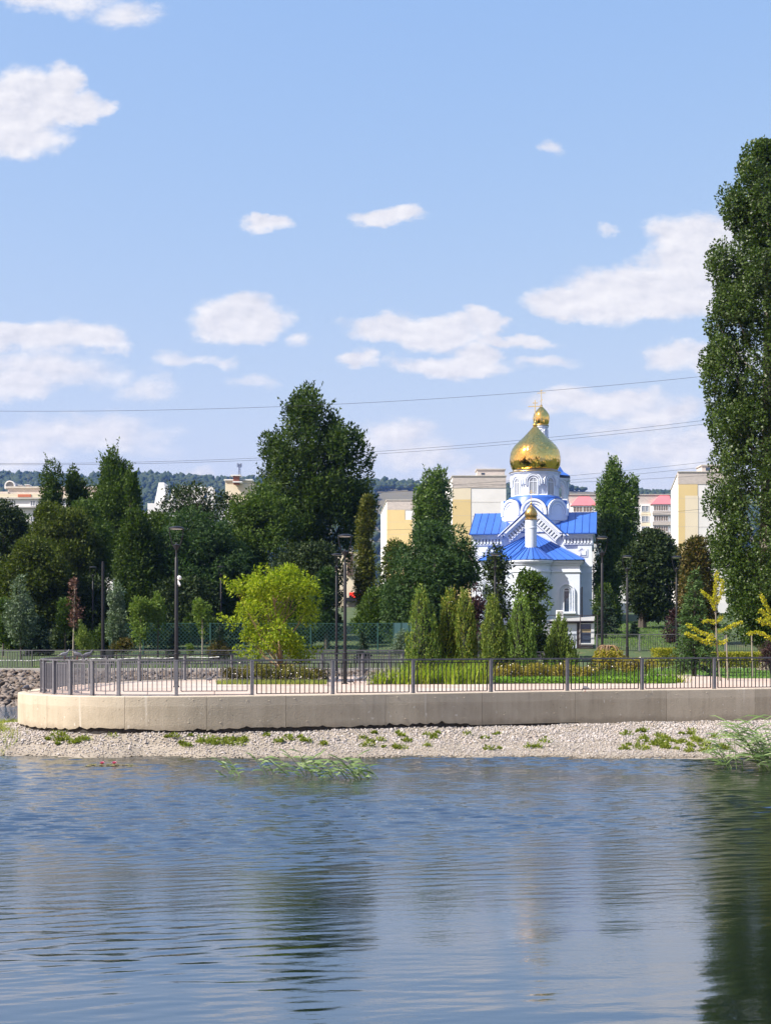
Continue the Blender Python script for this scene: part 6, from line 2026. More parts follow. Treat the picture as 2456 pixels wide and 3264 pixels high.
bush('grey-blue conifer bush by the green fence gate', [(1998, 1272, 1284), (2030, 1252, 1300), (2070, 1245, 1305), (2090, 1250, 1300)], 86, 1275, LM['silver'], 84, n=40, cr=(.22, .36), dens=50)
bush('dark red barberry bush at the right picture edge', [(2040, 2440, 2480), (2070, 2410, 2520), (2110, 2405, 2530), (2130, 2410, 2520)], 70, 2455, LM['purple'], 85, n=40)
bush('dark reddish bush on the bank right of the dark tree', [(1945, 2135, 2165), (1980, 2115, 2175), (2030, 2110, 2170), (2070, 2115, 2165)], 106, 2140, LM['purple'], 86, n=40, cr=(.3, .5), leaf=.15, dens=30)

UG = 'undergrowth shrubs along the wood edge'
for k, (px, w_, top) in enumerate(((345, 62, 1985), (440, 60, 1968), (530, 64, 1975), (630, 66, 1962), (735, 70, 1972), (850, 74, 1955), (960, 70, 1965), (1050, 60, 1958), (215, 60, 1990), (60, 55, 2000))):
    bush(('dark undergrowth shrub at the wood edge behind the silver sapling', 'dark undergrowth shrub at the wood edge behind the two-lobed sapling', 'dark undergrowth shrub at the wood edge left of the camera lamp', 'dark undergrowth shrub at the wood edge behind the round-headed sapling',
          'dark undergrowth shrub at the wood edge left of the yellow-green tree', 'dark undergrowth shrub behind the left of the yellow-green tree', 'dark undergrowth shrub behind the right of the yellow-green tree', 'dark undergrowth shrub behind the slim edge-on lamp',
          'dark undergrowth shrub behind the reddish sapling', 'dark undergrowth shrub at the left picture edge')[k],
         [(top, px - w_ * .5, px + w_ * .5), (top + 35, px - w_, px + w_), (top + 75, px - w_ * 1.1, px + w_ * 1.1)], 101, px, LM['shade'] if k % 3 else LM['dark'], 720 + k, n=46, cr=(.4, .7), leaf=.2, dens=22, group=UG)
# --- clipped yellow-green hedges
def hedge(label, px0, px1, py_top, D, depth_m, seed, mat):
    rng = np.random.default_rng(seed)
    x0, x1 = WX(px0, D), WX(px1, D)
    h = WZ(py_top, D) - ZD
    root = thing('hedge', label, 'hedge', ((x0 + x1) / 2, D, ZD - .02))
    n = int((x1 - x0) * depth_m * 2200)
    P = np.stack([rng.uniform(x0, x1, n), D + rng.uniform(-depth_m / 2, depth_m / 2, n), ZD + h * (1 - .75 * rng.random(n) ** 2.2) + rng.normal(0, .03, n)], 1) - np.array(root.location)
    A = rng.normal(0, .6, (n, 3)); A[:, 2] += .5
    V, Fc = leaf_faces(P, A, .07 * rng.uniform(.7, 1.3, n), .4, rng, True)
    link('foliage', np_mesh('foliage', V, Fc, mat), root)
    mb = MB()
    for k in range(int((x1 - x0) / .22)):
        xx = x0 - root.location.x + .1 + k * .22
        mb.tube([(xx, rng.uniform(-.1, .1), 0), (xx + rng.uniform(-.1, .1), 0, h * .8)], [.015, .008], 4)
    mb.build('stems', M['bark'], root)['kind'] = 'stuff'
    return root
LM['hedge'] = leaf_mat('leaf_golden_hedge', [(0.13, 0.15, 0.015), (0.22, 0.23, 0.02), (0.32, 0.28, 0.03)])
hedge('low golden clipped hedge left of the fir', 2080, 2158, 2070, 71, 1.6, 90, LM['hedge'])
hedge('long golden clipped hedge behind the young ginkgo', 2235, 2425, 2082, 72, 1.4, 91, LM['hedge'])

# --- the bright yellow-green tree
tree('locust_tree', 'bright yellow-green spreading tree in the promontory bed', 'tree',
     [(1802, 915, 965), (1828, 800, 1005), (1858, 715, 1012), (1890, 715, 1018), (1930, 722, 1025), (1970, 690, 1035), (2015, 715, 1042), (2055, 722, 1042), (2080, 730, 1030), (2098, 750, 1005)],
     58, 898, LM['lime'], 'bark_tan', n=120, cr=(.20, .42), leaf=.13, wid=.24, dens=90, seed=100, tri=False, trunk_r=.085, limbs=40, inner=.3, up=-.1, shell=.35, limb_r=.28, spread=.8,
     extra=(np.array([W(712, 1845, 58), W(735, 1860, 57.8), W(760, 1872, 58), W(702, 1966, 58), W(722, 1975, 57.9), W(818, 1818, 58.1), W(938, 1806, 58), W(1015, 2070, 58)]), np.array([(.16, .16, .12), (.2, .2, .14), (.22, .22, .16), (.15, .15, .12), (.2, .2, .15), (.16, .16, .2), (.15, .15, .2), (.2, .2, .16)])))


# --- young ginkgos with leafy arms
def ginkgo(label, D, px, py_top, arms, seed, stem_px=None):
    rng = np.random.default_rng(seed)
    root = thing('ginkgo_tree', label, 'tree', (WX(px, D), D, ZD - .02))
    o = np.array(root.location)
    mb = MB()
    stem = [W(stem_px or px, 2040 + 7590 / D, D), W(px - 8, 2040, D), W(px - 10, 1960, D), W(px - 6, py_top, D)]
    mb.tube([p - Vector(o) for p in stem], [.035, .03, .02, .008], 6)
    tk = mb.build('trunk', M['bark_pale'], root)
    Ps, As = [], []
    for arm in arms:
        pts = [W(a, b, D + c) for a, b, c in arm]
        mb = MB(); mb.tube([p - Vector(o) for p in pts], [.014] + [.008] * (len(pts) - 1), 5); mb.build('branch', M['bark_pale'], root)
        C_, _ = catmull([tuple(p) for p in pts], .035)
        k0 = int(len(C_) * .12)
        for c in C_[k0:]:
            m_ = 9
            d = unit(rng.normal(0, 1, (m_, 3)))
            Ps.append(c[None] + d * rng.uniform(.0, .075, (m_, 1)))
            As.append(d + np.array((0, 0, .2)))
    P, A = np.vstack(Ps) - o, np.vstack(As)
    V, Fc = leaf_faces(P, A, .065 * rng.uniform(.7, 1.25, len(P)), .48, rng, False)
    link('crown', np_mesh('crown', V, Fc, LM['ginkgo']), root)
    return root
ginkgo('young ginkgo with yellow arms in front of the giant poplar', 58, 2290, 1822,
       [[(2278, 1960, 0), (2277, 1900, 0), (2284, 1825, 0)], [(2278, 1950, 0), (2262, 1910, .1), (2235, 1885, .2)], [(2280, 1930, 0), (2298, 1890, -.1), (2300, 1850, -.2)], [(2280, 2030, 0), (2230, 2016, .2), (2190, 1990, .3)],
        [(2282, 2060, 0), (2235, 2042, -.2), (2185, 2018, -.3)], [(2280, 2020, 0), (2320, 2000, .1), (2362, 1982, .2)], [(2282, 2050, 0), (2305, 2048, 0), (2315, 2042, 0)], [(2278, 1985, 0), (2255, 1980, 0), (2240, 1982, .1)], [(2278, 1985, 0), (2292, 1975, 0), (2300, 1965, .1)], [(2280, 2040, 0), (2262, 2035, -.1), (2250, 2045, -.1)]], 101, 2294)
ginkgo('young ginkgo cut by the right picture edge', 57, 2470, 1880,
       [[(2465, 1960, 0), (2440, 1930, 0), (2425, 1895, 0)], [(2465, 1990, 0), (2440, 1960, .1), (2420, 1945, .1)], [(2470, 2000, 0), (2440, 1985, -.1), (2415, 1975, -.1)], [(2470, 2045, 0), (2420, 2018, .1), (2385, 2020, .2)], [(2468, 1960, 0), (2480, 1920, 0), (2478, 1885, 0)], [(2468, 2000, 0), (2500, 1985, 0), (2530, 1960, 0)], [(2468, 1980, 0), (2445, 1975, 0), (2430, 1990, 0)]], 102)
# ------------------------------------------------------------------ planting, small things, birds
def blades(C, nper, L, wid, rng, lean=.5, curl=.6, seg=4, dirbias=None, spread=.12):
    """arching strap leaves from each centre in C"""
    n = len(C) * nper
    base = np.repeat(np.asarray(C, float), nper, 0) + np.concatenate([rng.normal(0, spread, (n, 2)), np.zeros((n, 1))], 1)
    a = rng.uniform(0, 6.28, n)
    h = np.stack([np.cos(a), np.sin(a)], 1) * np.abs(rng.normal(lean, lean * .5, n))[:, None]
    if dirbias is not None:
        h += np.asarray(dirbias)
    Ls = L * rng.uniform(.55, 1.15, n)
    cu = curl * rng.uniform(.3, 1.3, n)
    side = np.stack([-np.sin(a + rng.normal(0, .6, n)), np.cos(a), np.zeros(n)], 1)
    V = []
    for k in range(seg + 1):
        t_ = k / seg
        p = np.stack([base[:, 0] + h[:, 0] * Ls * t_ ** 1.4, base[:, 1] + h[:, 1] * Ls * t_ ** 1.4, base[:, 2] + Ls * (t_ - cu * .5 * t_ ** 2.6)], 1)
        w_ = wid * (1 - t_) ** .7 * (.75 + .5 * (t_ < .5))
        V.append(np.stack([p - side * w_, p + side * w_], 1))
    V = np.stack(V, 1)                         # n, seg+1, 2, 3
    m_ = (seg + 1) * 2
    idx = np.arange(n)[:, None, None] * m_
    q = np.array([[2 * k, 2 * k + 1, 2 * k + 3, 2 * k + 2] for k in range(seg)])
    return V.reshape(-1, 3), (idx + q[None]).reshape(-1, 4)


LM['daylily'] = leaf_mat('leaf_daylily', [(0.14, 0.22, 0.02), (0.26, 0.34, 0.035), (0.44, 0.47, 0.07)], trans=.45)
LM['iris'] = leaf_mat('leaf_iris', [(0.07, 0.15, 0.02), (0.13, 0.23, 0.03), (0.22, 0.32, 0.05)], trans=.4)
LM['reed'] = leaf_mat('leaf_reed', [(0.07, 0.13, 0.035), (0.15, 0.23, 0.075), (0.28, 0.36, 0.17)], trans=.3)
LM['weed'] = leaf_mat('leaf_weed', [(0.09, 0.13, 0.02), (0.17, 0.22, 0.03), (0.27, 0.28, 0.06)], trans=.3)
LM['grass'] = leaf_mat('grass_blade', [(0.06, 0.12, 0.015), (0.10, 0.19, 0.025), (0.16, 0.26, 0.04)], trans=.35)
LM['drygrass'] = leaf_mat('grass_sunny', [(0.13, 0.17, 0.03), (0.22, 0.26, 0.05), (0.32, 0.32, 0.10)], trans=.35)
LM['spirea'] = leaf_mat('leaf_spirea', [(0.14, 0.12, 0.02), (0.24, 0.21, 0.03), (0.36, 0.28, 0.06)], trans=.3)
LM['potent'] = leaf_mat('leaf_potentilla', [(0.09, 0.10, 0.02), (0.15, 0.15, 0.025), (0.22, 0.18, 0.04)], trans=.3)
LM['cover'] = leaf_mat('leaf_ground_cover', [(0.08, 0.17, 0.02), (0.14, 0.27, 0.03), (0.22, 0.36, 0.05)], trans=.35)
M['petal_white'] = pm('white_petals', (0.75, 0.70, 0.62), (0.8, 0.76, 0.70), 9, .6)
M['petal_pink'] = pm('pink_petals', (0.62, 0.08, 0.22), (0.7, 0.2, 0.32), 9, .5)
M['lilypad'] = pm('lily_pad', (0.10, 0.13, 0.025), (0.2, 0.14, 0.05), 4, .4)
rng7 = np.random.default_rng(77)
ORD = ['first', 'second', 'third', 'fourth', 'fifth', 'sixth', 'seventh', 'eighth', 'ninth', 'tenth', 'eleventh', 'twelfth']


def clump(name, label, cat, px, D, nbl, L, wid, mat, seed, group=None, z=ZD, **kw):
    rng = np.random.default_rng(seed)
    root = thing(name, label, cat, (WX(px, D), D, z), 0, group)
    V, Fc = blades(np.zeros((1, 3)), nbl, L, wid, rng, **kw)
    link('leaves', np_mesh('leaves', V, Fc, mat), root)
    return root


for k, px in enumerate((1208, 1252, 1300, 1345, 1392, 1440, 1490, 1535)):
    clump('daylily', f'bright strap-leaved daylily clump, {ORD[k]} from the left in the main bed', 'plant', px, 53.9 + .25 * math.sin(k * 2.1), 110, (.72, .9, 1.05, 1.08, 1.0, 1.1, 1.1, 1.05)[k], .016, LM['daylily'], 200 + k, 'daylily clumps in the main bed', lean=.42, spread=.16)
for k, px in enumerate((1292, 1420, 1500)):
    clump('daylily', f'taller dark strap-leaved clump behind the daylilies, {ORD[k]} from the left', 'plant', px, 57.5, 80, 1.25, .017, LM['iris'], 220 + k, 'tall clumps behind the daylilies', lean=.35, spread=.2)
for k, px in enumerate((1690, 1735, 1775, 1820)):
    clump('iris', f'green sword-leaved clump rising behind the spirea, {ORD[k]} from the left', 'plant', px, 58.6, 60, 1.15, .017, LM['iris'], 230 + k, 'sword-leaved clumps behind the spirea', lean=.28, spread=.18)
for k, px in enumerate((1880, 1925, 1965, 2022, 2062, 2100, 2135, 2160)):
    clump('iris', f'fresh green iris clump, {ORD[k]} from the left at the right end of the bed', 'plant', px, 56.0 + .3 * math.sin(k * 1.7), 75, (.55, .6, .65, .8, .78, .75, .72, .5)[k], .016, LM['iris'] if k != 7 else LM['daylily'], 240 + k, 'iris clumps at the right end of the bed', lean=.45 if k < 7 else .8, spread=.14)


def flower_shrub(label, px, D, w, h, mat, seed, flowers=26, group=None, name='flowering_shrub'):
    rng = np.random.default_rng(seed)
    root = thing(name, label, 'shrub', (WX(px, D), D, ZD), 0, group)
    n = 22
    C = np.stack([rng.normal(0, w * .38, n), rng.normal(0, w * .3, n), rng.uniform(h * .3, h * .85, n)], 1)
    Rr = np.full((n, 3), .17) * rng.uniform(.7, 1.2, (n, 1))
    P, A = clump_leaves(C, Rr, 230, rng, .4, .3)
    P[:, 2] = np.abs(P[:, 2])
    V, Fc = leaf_faces(P, A, .055 * rng.uniform(.7, 1.3, len(P)), .36, rng, True)
    link('foliage', np_mesh('foliage', V, Fc, mat), root)
    mb = MB()
    for k in range(7):
        a = rng.uniform(0, 6.28)
        mb.tube([(0, 0, 0), (math.cos(a) * w * .3, math.sin(a) * w * .25, h * .6)], [.014, .005], 4)
    mb.build('stems', M['bark'], root)['kind'] = 'stuff'
    Pf = C[rng.integers(0, n, flowers)] + unit(rng.normal(0, 1, (flowers, 3))) * .19
    Vs, Fs = [], []
    for p in Pf:
        a0 = rng.uniform(0, 6.28)
        b = len(Vs)
        nrm = Vector((rng.normal(0, .4), -.8, .7)).normalized()
        ax = nrm.orthogonal().normalized(); ay = nrm.cross(ax)
        Vs.append(p)
        for i in range(5):
            t_ = a0 + i * 1.2566
            Vs.append(np.array(Vector(p) + (ax * math.cos(t_) + ay * math.sin(t_)) * .022 + nrm * .01))
        for i in range(5): Fs.append((b, b + 1 + i, b + 1 + (i + 1) % 5))
    link('flowers', np_mesh('flowers', np.array(Vs), np.array(Fs), M['petal_white']), root)['kind'] = 'stuff'
    return root


for k, px in enumerate((1588, 1625, 1662, 1700, 1738, 1776, 1814, 1850)):
    flower_shrub(f'golden spirea shrub with pale blossom, {ORD[k]} from the left in the row', px, 56.2 + .3 * math.sin(k * 3.3), .62, (.72, .74, .70, .78, .74, .74, .70, .62)[k], LM['spirea'], 300 + k, 16, 'golden spirea row in the main bed')
for k, px in enumerate((1990, 2022, 2055)):
    flower_shrub(f'golden spirea shrub behind the irises, {ORD[k]} from the left', px, 59.0, .6, .95, LM['spirea'], 320 + k, 22, 'golden spirea behind the irises')
for k, px in enumerate((752, 792, 835, 880, 925, 965, 1005)):
    flower_shrub(f'low white-flowered shrub under the yellow-green tree, {ORD[k]} from the left', px, 56.0 + .5 * math.sin(k * 2.3), .75, (.55, .7, .75, .6, .72, .62, .5)[k], LM['potent'] if k % 3 else LM['brown'], 340 + k, 16, 'white-flowered shrubs of the left bed')


def strip_cover(name, label, px0, px1, D0, D1, n, size, mat, seed, zz=(0, .22)):
    rng = np.random.default_rng(seed)
    D = rng.uniform(D0, D1, n)
    P = np.stack([(rng.uniform(px0, px1, n) - CX) / F * D, D, ZD + rng.uniform(zz[0], zz[1], n) ** 1.0], 1)
    A = rng.normal(0, .7, (n, 3)); A[:, 2] += .5
    V, Fc = leaf_faces(P, A, size * rng.uniform(.7, 1.4, n), .42, rng, True)
    return tag(link(name, np_mesh(name, V, Fc, mat)), label, 'ground cover', kind='stuff')


strip_cover('ground_cover', 'fresh green low ground cover at the front of the main bed', 1575, 2150, 54.3, 56.6, 9000, .075, LM['cover'], 400)
strip_cover('bed_foliage', 'mixed low foliage filling the back of the main bed', 1330, 2050, 57.0, 66.0, 12000, .10, LM['mid'], 401, (0, .35))


def grass_patch(name, label, pts, L, wid, mat, seed, lean=.35):
    rng = np.random.default_rng(seed)
    V, Fc = blades(np.array(pts), 1, L, wid, rng, lean=lean, curl=.4, seg=2, spread=.01)
    return tag(link(name, np_mesh(name, V, Fc, mat)), label, 'grass', kind='stuff')


def in_poly(x, y, poly):
    r_ = False
    j = len(poly) - 1
    for i in range(len(poly)):
        if (poly[i][1] > y) != (poly[j][1] > y) and x < (poly[j][0] - poly[i][0]) * (y - poly[i][1]) / (poly[j][1] - poly[i][1]) + poly[i][0]:
            r_ = not r_
        j = i
    return r_


gp_ = []
while len(gp_) < 9000:
    x, y = rng7.uniform(9, 24), rng7.uniform(61.5, 80)
    if in_poly(x, y, LAWN_R): gp_.append((x, y, ZD + .006))
grass_patch('grass', 'mown green lawn grass at the right behind the railing', gp_, .085, .012, LM['grass'], 410)
gp_ = [((px - CX) / F * D, D, ZD) for px, D in zip(rng7.uniform(690, 1040, 3800), rng7.uniform(53.4, 55.2, 3800))]
grass_patch('grass', 'bright grass fringe along the front of the left bed', gp_, .20, .010, LM['drygrass'], 411)
gp_ = []
while len(gp_) < 4200:
    x, y = rng7.uniform(-17, -10.6), rng7.uniform(40.4, 50)
    u = shore_uv(x, y)
    px = CX + x / y * F
    thick = 1.0 if (y > 43.2 and px < 82 - (46 - y) * 4) else (.2 if px < 110 else 0)
    if .02 < u < .9 and rng7.random() < thick: gp_.append((x, y, shore_z(x, y)))
grass_patch('grass', 'sunny grass on the gravel spit left of the wall', gp_, .26, .012, LM['drygrass'], 412, .45)
wP, wA, wd = [], [], []
weed_c = rng7.uniform(-20, 2440, 30)
for k in range(150):
    px = rng7.choice(weed_c) + rng7.normal(0, 38)
    py = rng7.choice([2398, 2404, 2388, 2374, 2408]) + rng7.uniform(-8, 4)
    D = 40.9 + (2410 - py) * .055 * (1 + max(0, px - 1200) / 1500)
    x = WX(px, D)
    u = shore_uv(x, D)
    if not (0.0 < u < .85): continue
    r_ = rng7.uniform(.03, .15) * (1.4 if rng7.random() < .12 else 1)
    z0 = shore_z(x, D)
    m_ = int(rng7.uniform(25, 90))
    d = unit(rng7.normal(0, 1, (m_, 3))); d[:, 2] = np.abs(d[:, 2]) * .9
    wP.append(np.array((x, D, z0)) + d * np.array((r_ * 1.3, r_, r_ * 1.1)) * rng7.random((m_, 1)) ** .5)
    wA.append(d + np.array((0, 0, .4)))
    if k % 2 == 0:
        for j in range(int(rng7.uniform(5, 18))):
            xx, yy_ = x + rng7.normal(0, r_ * .7), D + rng7.normal(0, r_ * .6)
            wd.append((xx, yy_, shore_z(xx, yy_)))
wP, wA = np.vstack(wP), np.vstack(wA)
V, Fc = leaf_faces(wP, wA, .075 * rng7.uniform(.6, 1.4, len(wP)), .3, rng7, False)
tag(link('weeds', np_mesh('weeds', V, Fc, LM['weed'])), 'small leafy weeds sprouting through the gravel shore', 'weeds', kind='stuff')
grass_patch('weeds', 'thin grass blades sprouting through the gravel shore', wd, .24, .010, LM['weed'], 413, .5)
# grass strip along the far bank
gp_ = [(x, y, ZD + .0) for x, y in zip(rng7.uniform(-40, -2, 6000), rng7.uniform(83.2, 87, 6000))]
grass_patch('grass', 'grass strip along the far bank railing', gp_, .13, .02, LM['grass'], 414)
gp_ = []
for k in range(9000):
    y = rng7.uniform(99.5, 135)
    gp_.append((rng7.uniform(.14, .235) * y, y, ground_z(y) - .05))
grass_patch('grass', 'rough grass on the bank right of the church', gp_, .14, .025, LM['grass'], 415)


for k, (px, w_, top) in enumerate(((1565, 34, 2000), (1640, 38, 1985), (1720, 34, 2005))):
    bush(('dark shrub at the foot of the church, left of three', 'dark shrub at the foot of the church, middle of three', 'dark shrub at the foot of the church beside the kiosk')[k],
         [(top, px - w_ * .4, px + w_ * .4), (top + 30, px - w_, px + w_), (2085, px - w_ * 1.1, px + w_ * 1.1)], 93, px, LM['shade'], 700 + k, n=40, cr=(.3, .5), leaf=.17, dens=28)
# --- reeds in the water
def reed(label, px, py, stalks, L, seed, lean=(-.55, 0), spread=.12):
    rng = np.random.default_rng(seed)
    D = HC * F / (py - HY)
    root = thing('reed_clump', label, 'reeds', (WX(px, D), D, 0), 0, 'reeds standing in the pond')
    mb = MB()
    Vs, Fs, off_ = [], [], 0
    for k in range(stalks):
        b = Vector((rng.normal(0, spread), rng.normal(0, spread * .8), -.1))
        l_ = L * rng.uniform(.55, 1.1)
        d = Vector((lean[0] + rng.normal(0, .25), lean[1] + rng.normal(0, .2), 1)).normalized()
        tip = b + d * l_ + Vector((lean[0] * .2 * l_, 0, -.05 * l_))
        mid = b.lerp(tip, .5) + Vector((0, 0, .04 * l_))
        mb.tube([b, mid, tip], [.011, .009, .005], 5)
        for t_ in np.linspace(.35, .98, 4):
            p = b.lerp(mid, t_ * 2) if t_ < .5 else mid.lerp(tip, t_ * 2 - 1)
            sgn = rng.choice([-1, 1], p=[.75, .25])
            a = Vector((sgn * rng.uniform(.5, 1), rng.normal(0, .3), rng.uniform(.05, .7))).normalized()
            ll = l_ * rng.uniform(.3, .55)
            sd_ = Vector((rng.normal(0, .25), .55, .8)).normalized()
            w_ = .020
            P = [p, p + a * ll * .35, p + a * ll * .7 + Vector((0, 0, -.05 * ll)), p + a * ll + Vector((0, 0, -.22 * ll))]
            ws = [.4, 1, .7, .05]
            o_ = len(Vs)
            for q, ww_ in zip(P, ws):
                Vs += [q - sd_ * w_ * ww_, q + sd_ * w_ * ww_]
            Fs += [(o_ + 2 * i, o_ + 2 * i + 1, o_ + 2 * i + 3, o_ + 2 * i + 2) for i in range(3)]
    mb.build('stalks', LM['reed'], root)['kind'] = 'stuff'
    link('leaves', np_mesh('leaves', np.array([tuple(v) for v in Vs]), np.array(Fs), LM['reed']), root)
    return root


reed('thin leaning reeds, leftmost in the water', 765, 2474, 5, .62, 500, (-.9, 0))
reed('pair of leaning reed stalks left of the reed tangle', 880, 2468, 3, .7, 501, (-.5, 0))
reed('single long reed stalk beside the pair', 932, 2472, 2, .8, 502, (-.7, 0), .06)
reed('loose bent reeds in the middle of the tangle', 1005, 2474, 7, .72, 503, (-.45, 0), .25)
reed('reed stems leaning left before the dense tuft', 1070, 2480, 7, .75, 504, (-.75, 0), .16)
reed('dense reed tuft at the right of the tangle', 1160, 2482, 16, .72, 505, (-.6, 0), .17)
reed('small reed clump before the right end of the beach', 2318, 2452, 9, 1.05, 506, (-.45, 0), .13)
reed('lone reed stalk near the right shore', 2366, 2450, 2, .85, 507, (-.4, 0), .05)
reed('tall thick reeds at the right picture edge', 2466, 2458, 30, 1.45, 508, (-.42, 0), .22)
# --- water lily
D = HC * F / (2441 - HY)
wl = thing('water_lily', 'water lily patch with two pink flowers near the left shore', 'water lily', (WX(360, D), D, 0))
mb = MB()
for k in range(46):
    x, y = rng7.uniform(-.62, .62), rng7.normal(0, .16)
    r_ = rng7.uniform(.05, .09)
    n = 12
    a0 = rng7.uniform(0, 6.28)
    vs = [(x, y, .012)] + [(x + r_ * math.cos(a0 + 5.9 * i / n), y + r_ * math.sin(a0 + 5.9 * i / n), .012 + rng7.uniform(0, .012)) for i in range(n + 1)]
    mb.add(vs, [(0, i + 1, i + 2) for i in range(n)])
mb.build('pads', M['lilypad'], wl)['kind'] = 'stuff'
for fx, fy in ((-.27, -.05), (.03, 0)):
    mb = MB()
    for ring, (nn, tilt, ln) in enumerate(((9, .55, .10), (8, .95, .095), (6, 1.25, .08))):
        for i in range(nn):
            a = 6.283 * i / nn + ring * .3
            d = Vector((math.cos(a) * math.cos(tilt), math.sin(a) * math.cos(tilt), math.sin(tilt)))
            s_ = Vector((-math.sin(a), math.cos(a), 0))
            c = Vector((fx, fy, .035))
            mb.add([c, c + d * ln * .55 + s_ * .022, c + d * ln, c + d * ln * .55 - s_ * .022], [(0, 1, 2, 3)])
    mb.build('flower', M['petal_pink'], wl)

# --- weeping golden tree behind the irises
def weeping():
    D = 61.0
    rng = np.random.default_rng(600)
    root = thing('weeping_tree', 'small weeping tree with yellow foliage and bare tan arching branches', 'tree', (WX(1940, D), D, ZD))
    o = np.array(root.location)
    mb = MB(); mb.tube([W(1942, 2162, D) - Vector(o), W(1944, 2110, D) - Vector(o), W(1940, 2064, D) - Vector(o)], [.05, .045, .04], 7)
    mb.build('trunk', M['bark_tan'], root, True)
    Ps, As = [], []
    for k in range(26):
        a = rng.uniform(0, 6.28)
        rr = rng.uniform(.35, .78)
        h0 = WZ(2064, D) - ZD
        pts = []
        for t_ in np.linspace(0, 1, 9):
            pts.append((math.cos(a) * rr * (t_ ** .75) - .02, math.sin(a) * rr * (t_ ** .75), h0 + .16 * math.sin(t_ * 3.0) * (1 - t_) * 1.6 - (t_ ** 2.0) * rng.uniform(.5, .85)))
        mb = MB(); mb.tube(pts, [.024, .022, .02, .018, .014, .01, .008, .006, .004], 5); mb.build('branch', M['bark_tan'], root, True)
        C_ = np.array(pts)[4 if k % 2 else 5:]
        for c in C_:
            m_ = 34
            d = unit(rng.normal(0, 1, (m_, 3)))
            q = c[None] + d * rng.uniform(.02, .15, (m_, 1)); q[:, 2] -= rng.uniform(0, .22, m_)
            Ps.append(q); As.append(d + np.array((0, 0, -.6)))
    P, A = np.vstack(Ps), np.vstack(As)
    P[:, 2] = np.maximum(P[:, 2], .05)
    V, Fc = leaf_faces(P, A, .07 * rng.uniform(.7, 1.3, len(P)), .34, rng, True)
    link('crown', np_mesh('crown', V, Fc, LM['weep']), root)
LM['weep'] = leaf_mat('leaf_weeping_gold', [(0.14, 0.18, 0.02), (0.28, 0.25, 0.03), (0.46, 0.33, 0.03)], trans=.35)
weeping()

# --- white kiosk in front of the church
D = 100.0
gz = ground_z(D)
ki = thing('kiosk', 'white kiosk with a black framed window below the church wall', 'kiosk', (WX(1815, D), D, gz))
o = ki.location
X = lambda px: WX(px, D) - o.x
Z = lambda py: WZ(py, D) - o.z
M['kiosk_white'] = pm('kiosk_white', (0.72, 0.72, 0.74), (0.66, 0.66, 0.68), 1, .6)
M['kiosk_dark'] = pm('kiosk_dark_frame', (0.03, 0.02, 0.025), (0.045, 0.03, 0.03), 3, .5)
MB().box(X(1752), X(1888), 0, 2.4, -.3, Z(1985)).build('wall', M['kiosk_white'], ki)
mb = MB(); y0, y1 = -.35, 2.7
vs = [(X(1733), y0, Z(1980)), (X(1890), y0, Z(1979)), (X(1890), y1, Z(1979)), (X(1733), y1, Z(1980)), (X(1733), y0, Z(1977)), (X(1892), y0, Z(1965)), (X(1892), y1, Z(1965)), (X(1733), y1, Z(1977))]
mb.add(vs, [(3, 2, 1, 0), (4, 5, 6, 7), (0, 1, 5, 4), (1, 2, 6, 5), (2, 3, 7, 6), (3, 0, 4, 7)]); mb.build('roof', M['kiosk_white'], ki)
MB().box(X(1750), X(1890), -.06, .05, Z(1987), Z(1982)).build('lintel', M['kiosk_dark'], ki)
MB().box(X(1838), X(1845), -.07, .02, -.3, Z(1986)).build('corner_strip', M['kiosk_dark'], ki)
wn = MB().box(X(1849), X(1882), -.05, -.005, Z(2050), Z(1989)).build('window', M['dark_glass'], ki)
mb = MB()
for a, b, c, d in ((1845.5, 1849, 2054, 1987), (1882, 1892, 2054, 1987), (1849, 1882, 2054, 2050), (1849, 1882, 1989, 1987)):
    mb.box(X(a), X(b), -.11, -.02, Z(c), Z(d))
mb.build('window_frame', M['kiosk_white'], wn)
MB().box(X(1852), X(1881), -.052, -.051, Z(2016), Z(2006)).build('paper_notice', pm('tan_notice', (.42, .33, .2), (.36, .28, .17), 5, .8), wn)
MB().box(X(1808), X(1836), -.05, .0, -.28, Z(1993)).build('door', M['church_trim'], ki)
for k in range(5):
    MB().box(X(1846), X(1890), -.09, -.02, Z(2062 + 7 * k), Z(2058 + 7 * k)).build('slat', M['kiosk_dark'], ki)
mb = MB()
for zz in (Z(1962), Z(1981)):
    mb.tube([(X(1735), -.6, zz), (X(1900), -.6, zz)], .025, 5)
for a in (1772, 1845, 1899):
    mb.tube([(X(a), -.6, Z(2075)), (X(a), -.6, Z(1962))], .03, 5)
mb.build('scaffold_rail', M['kiosk_dark'], ki)
mb = MB()
for zz in (1996, 2004, 2013):
    mb.tube([(X(1758), -.25, Z(zz - 5)), (X(1738), -.3, Z(zz - 2)), (X(1731), -.3, Z(zz + 6)), (X(1732), -.3, Z(2020))], [.09] * 4, 8)
mb.build('air_duct', M['white_plastic'], ki, True)
ac = thing('air_conditioner', 'white air conditioner box on the kiosk roof', 'air conditioner', W(1786, 1968, D) + Vector((0, .6, 0)))
MB().bbox(-.24, .24, -.15, .15, 0, .5, .02).build('casing', M['white_plastic'], ac)
mb = MB()
for k in range(6): mb.box(-.2, .2, -.165, -.152, .07 + k * .065, .10 + k * .065)
mb.build('grille', M['shade_grey'], ac)
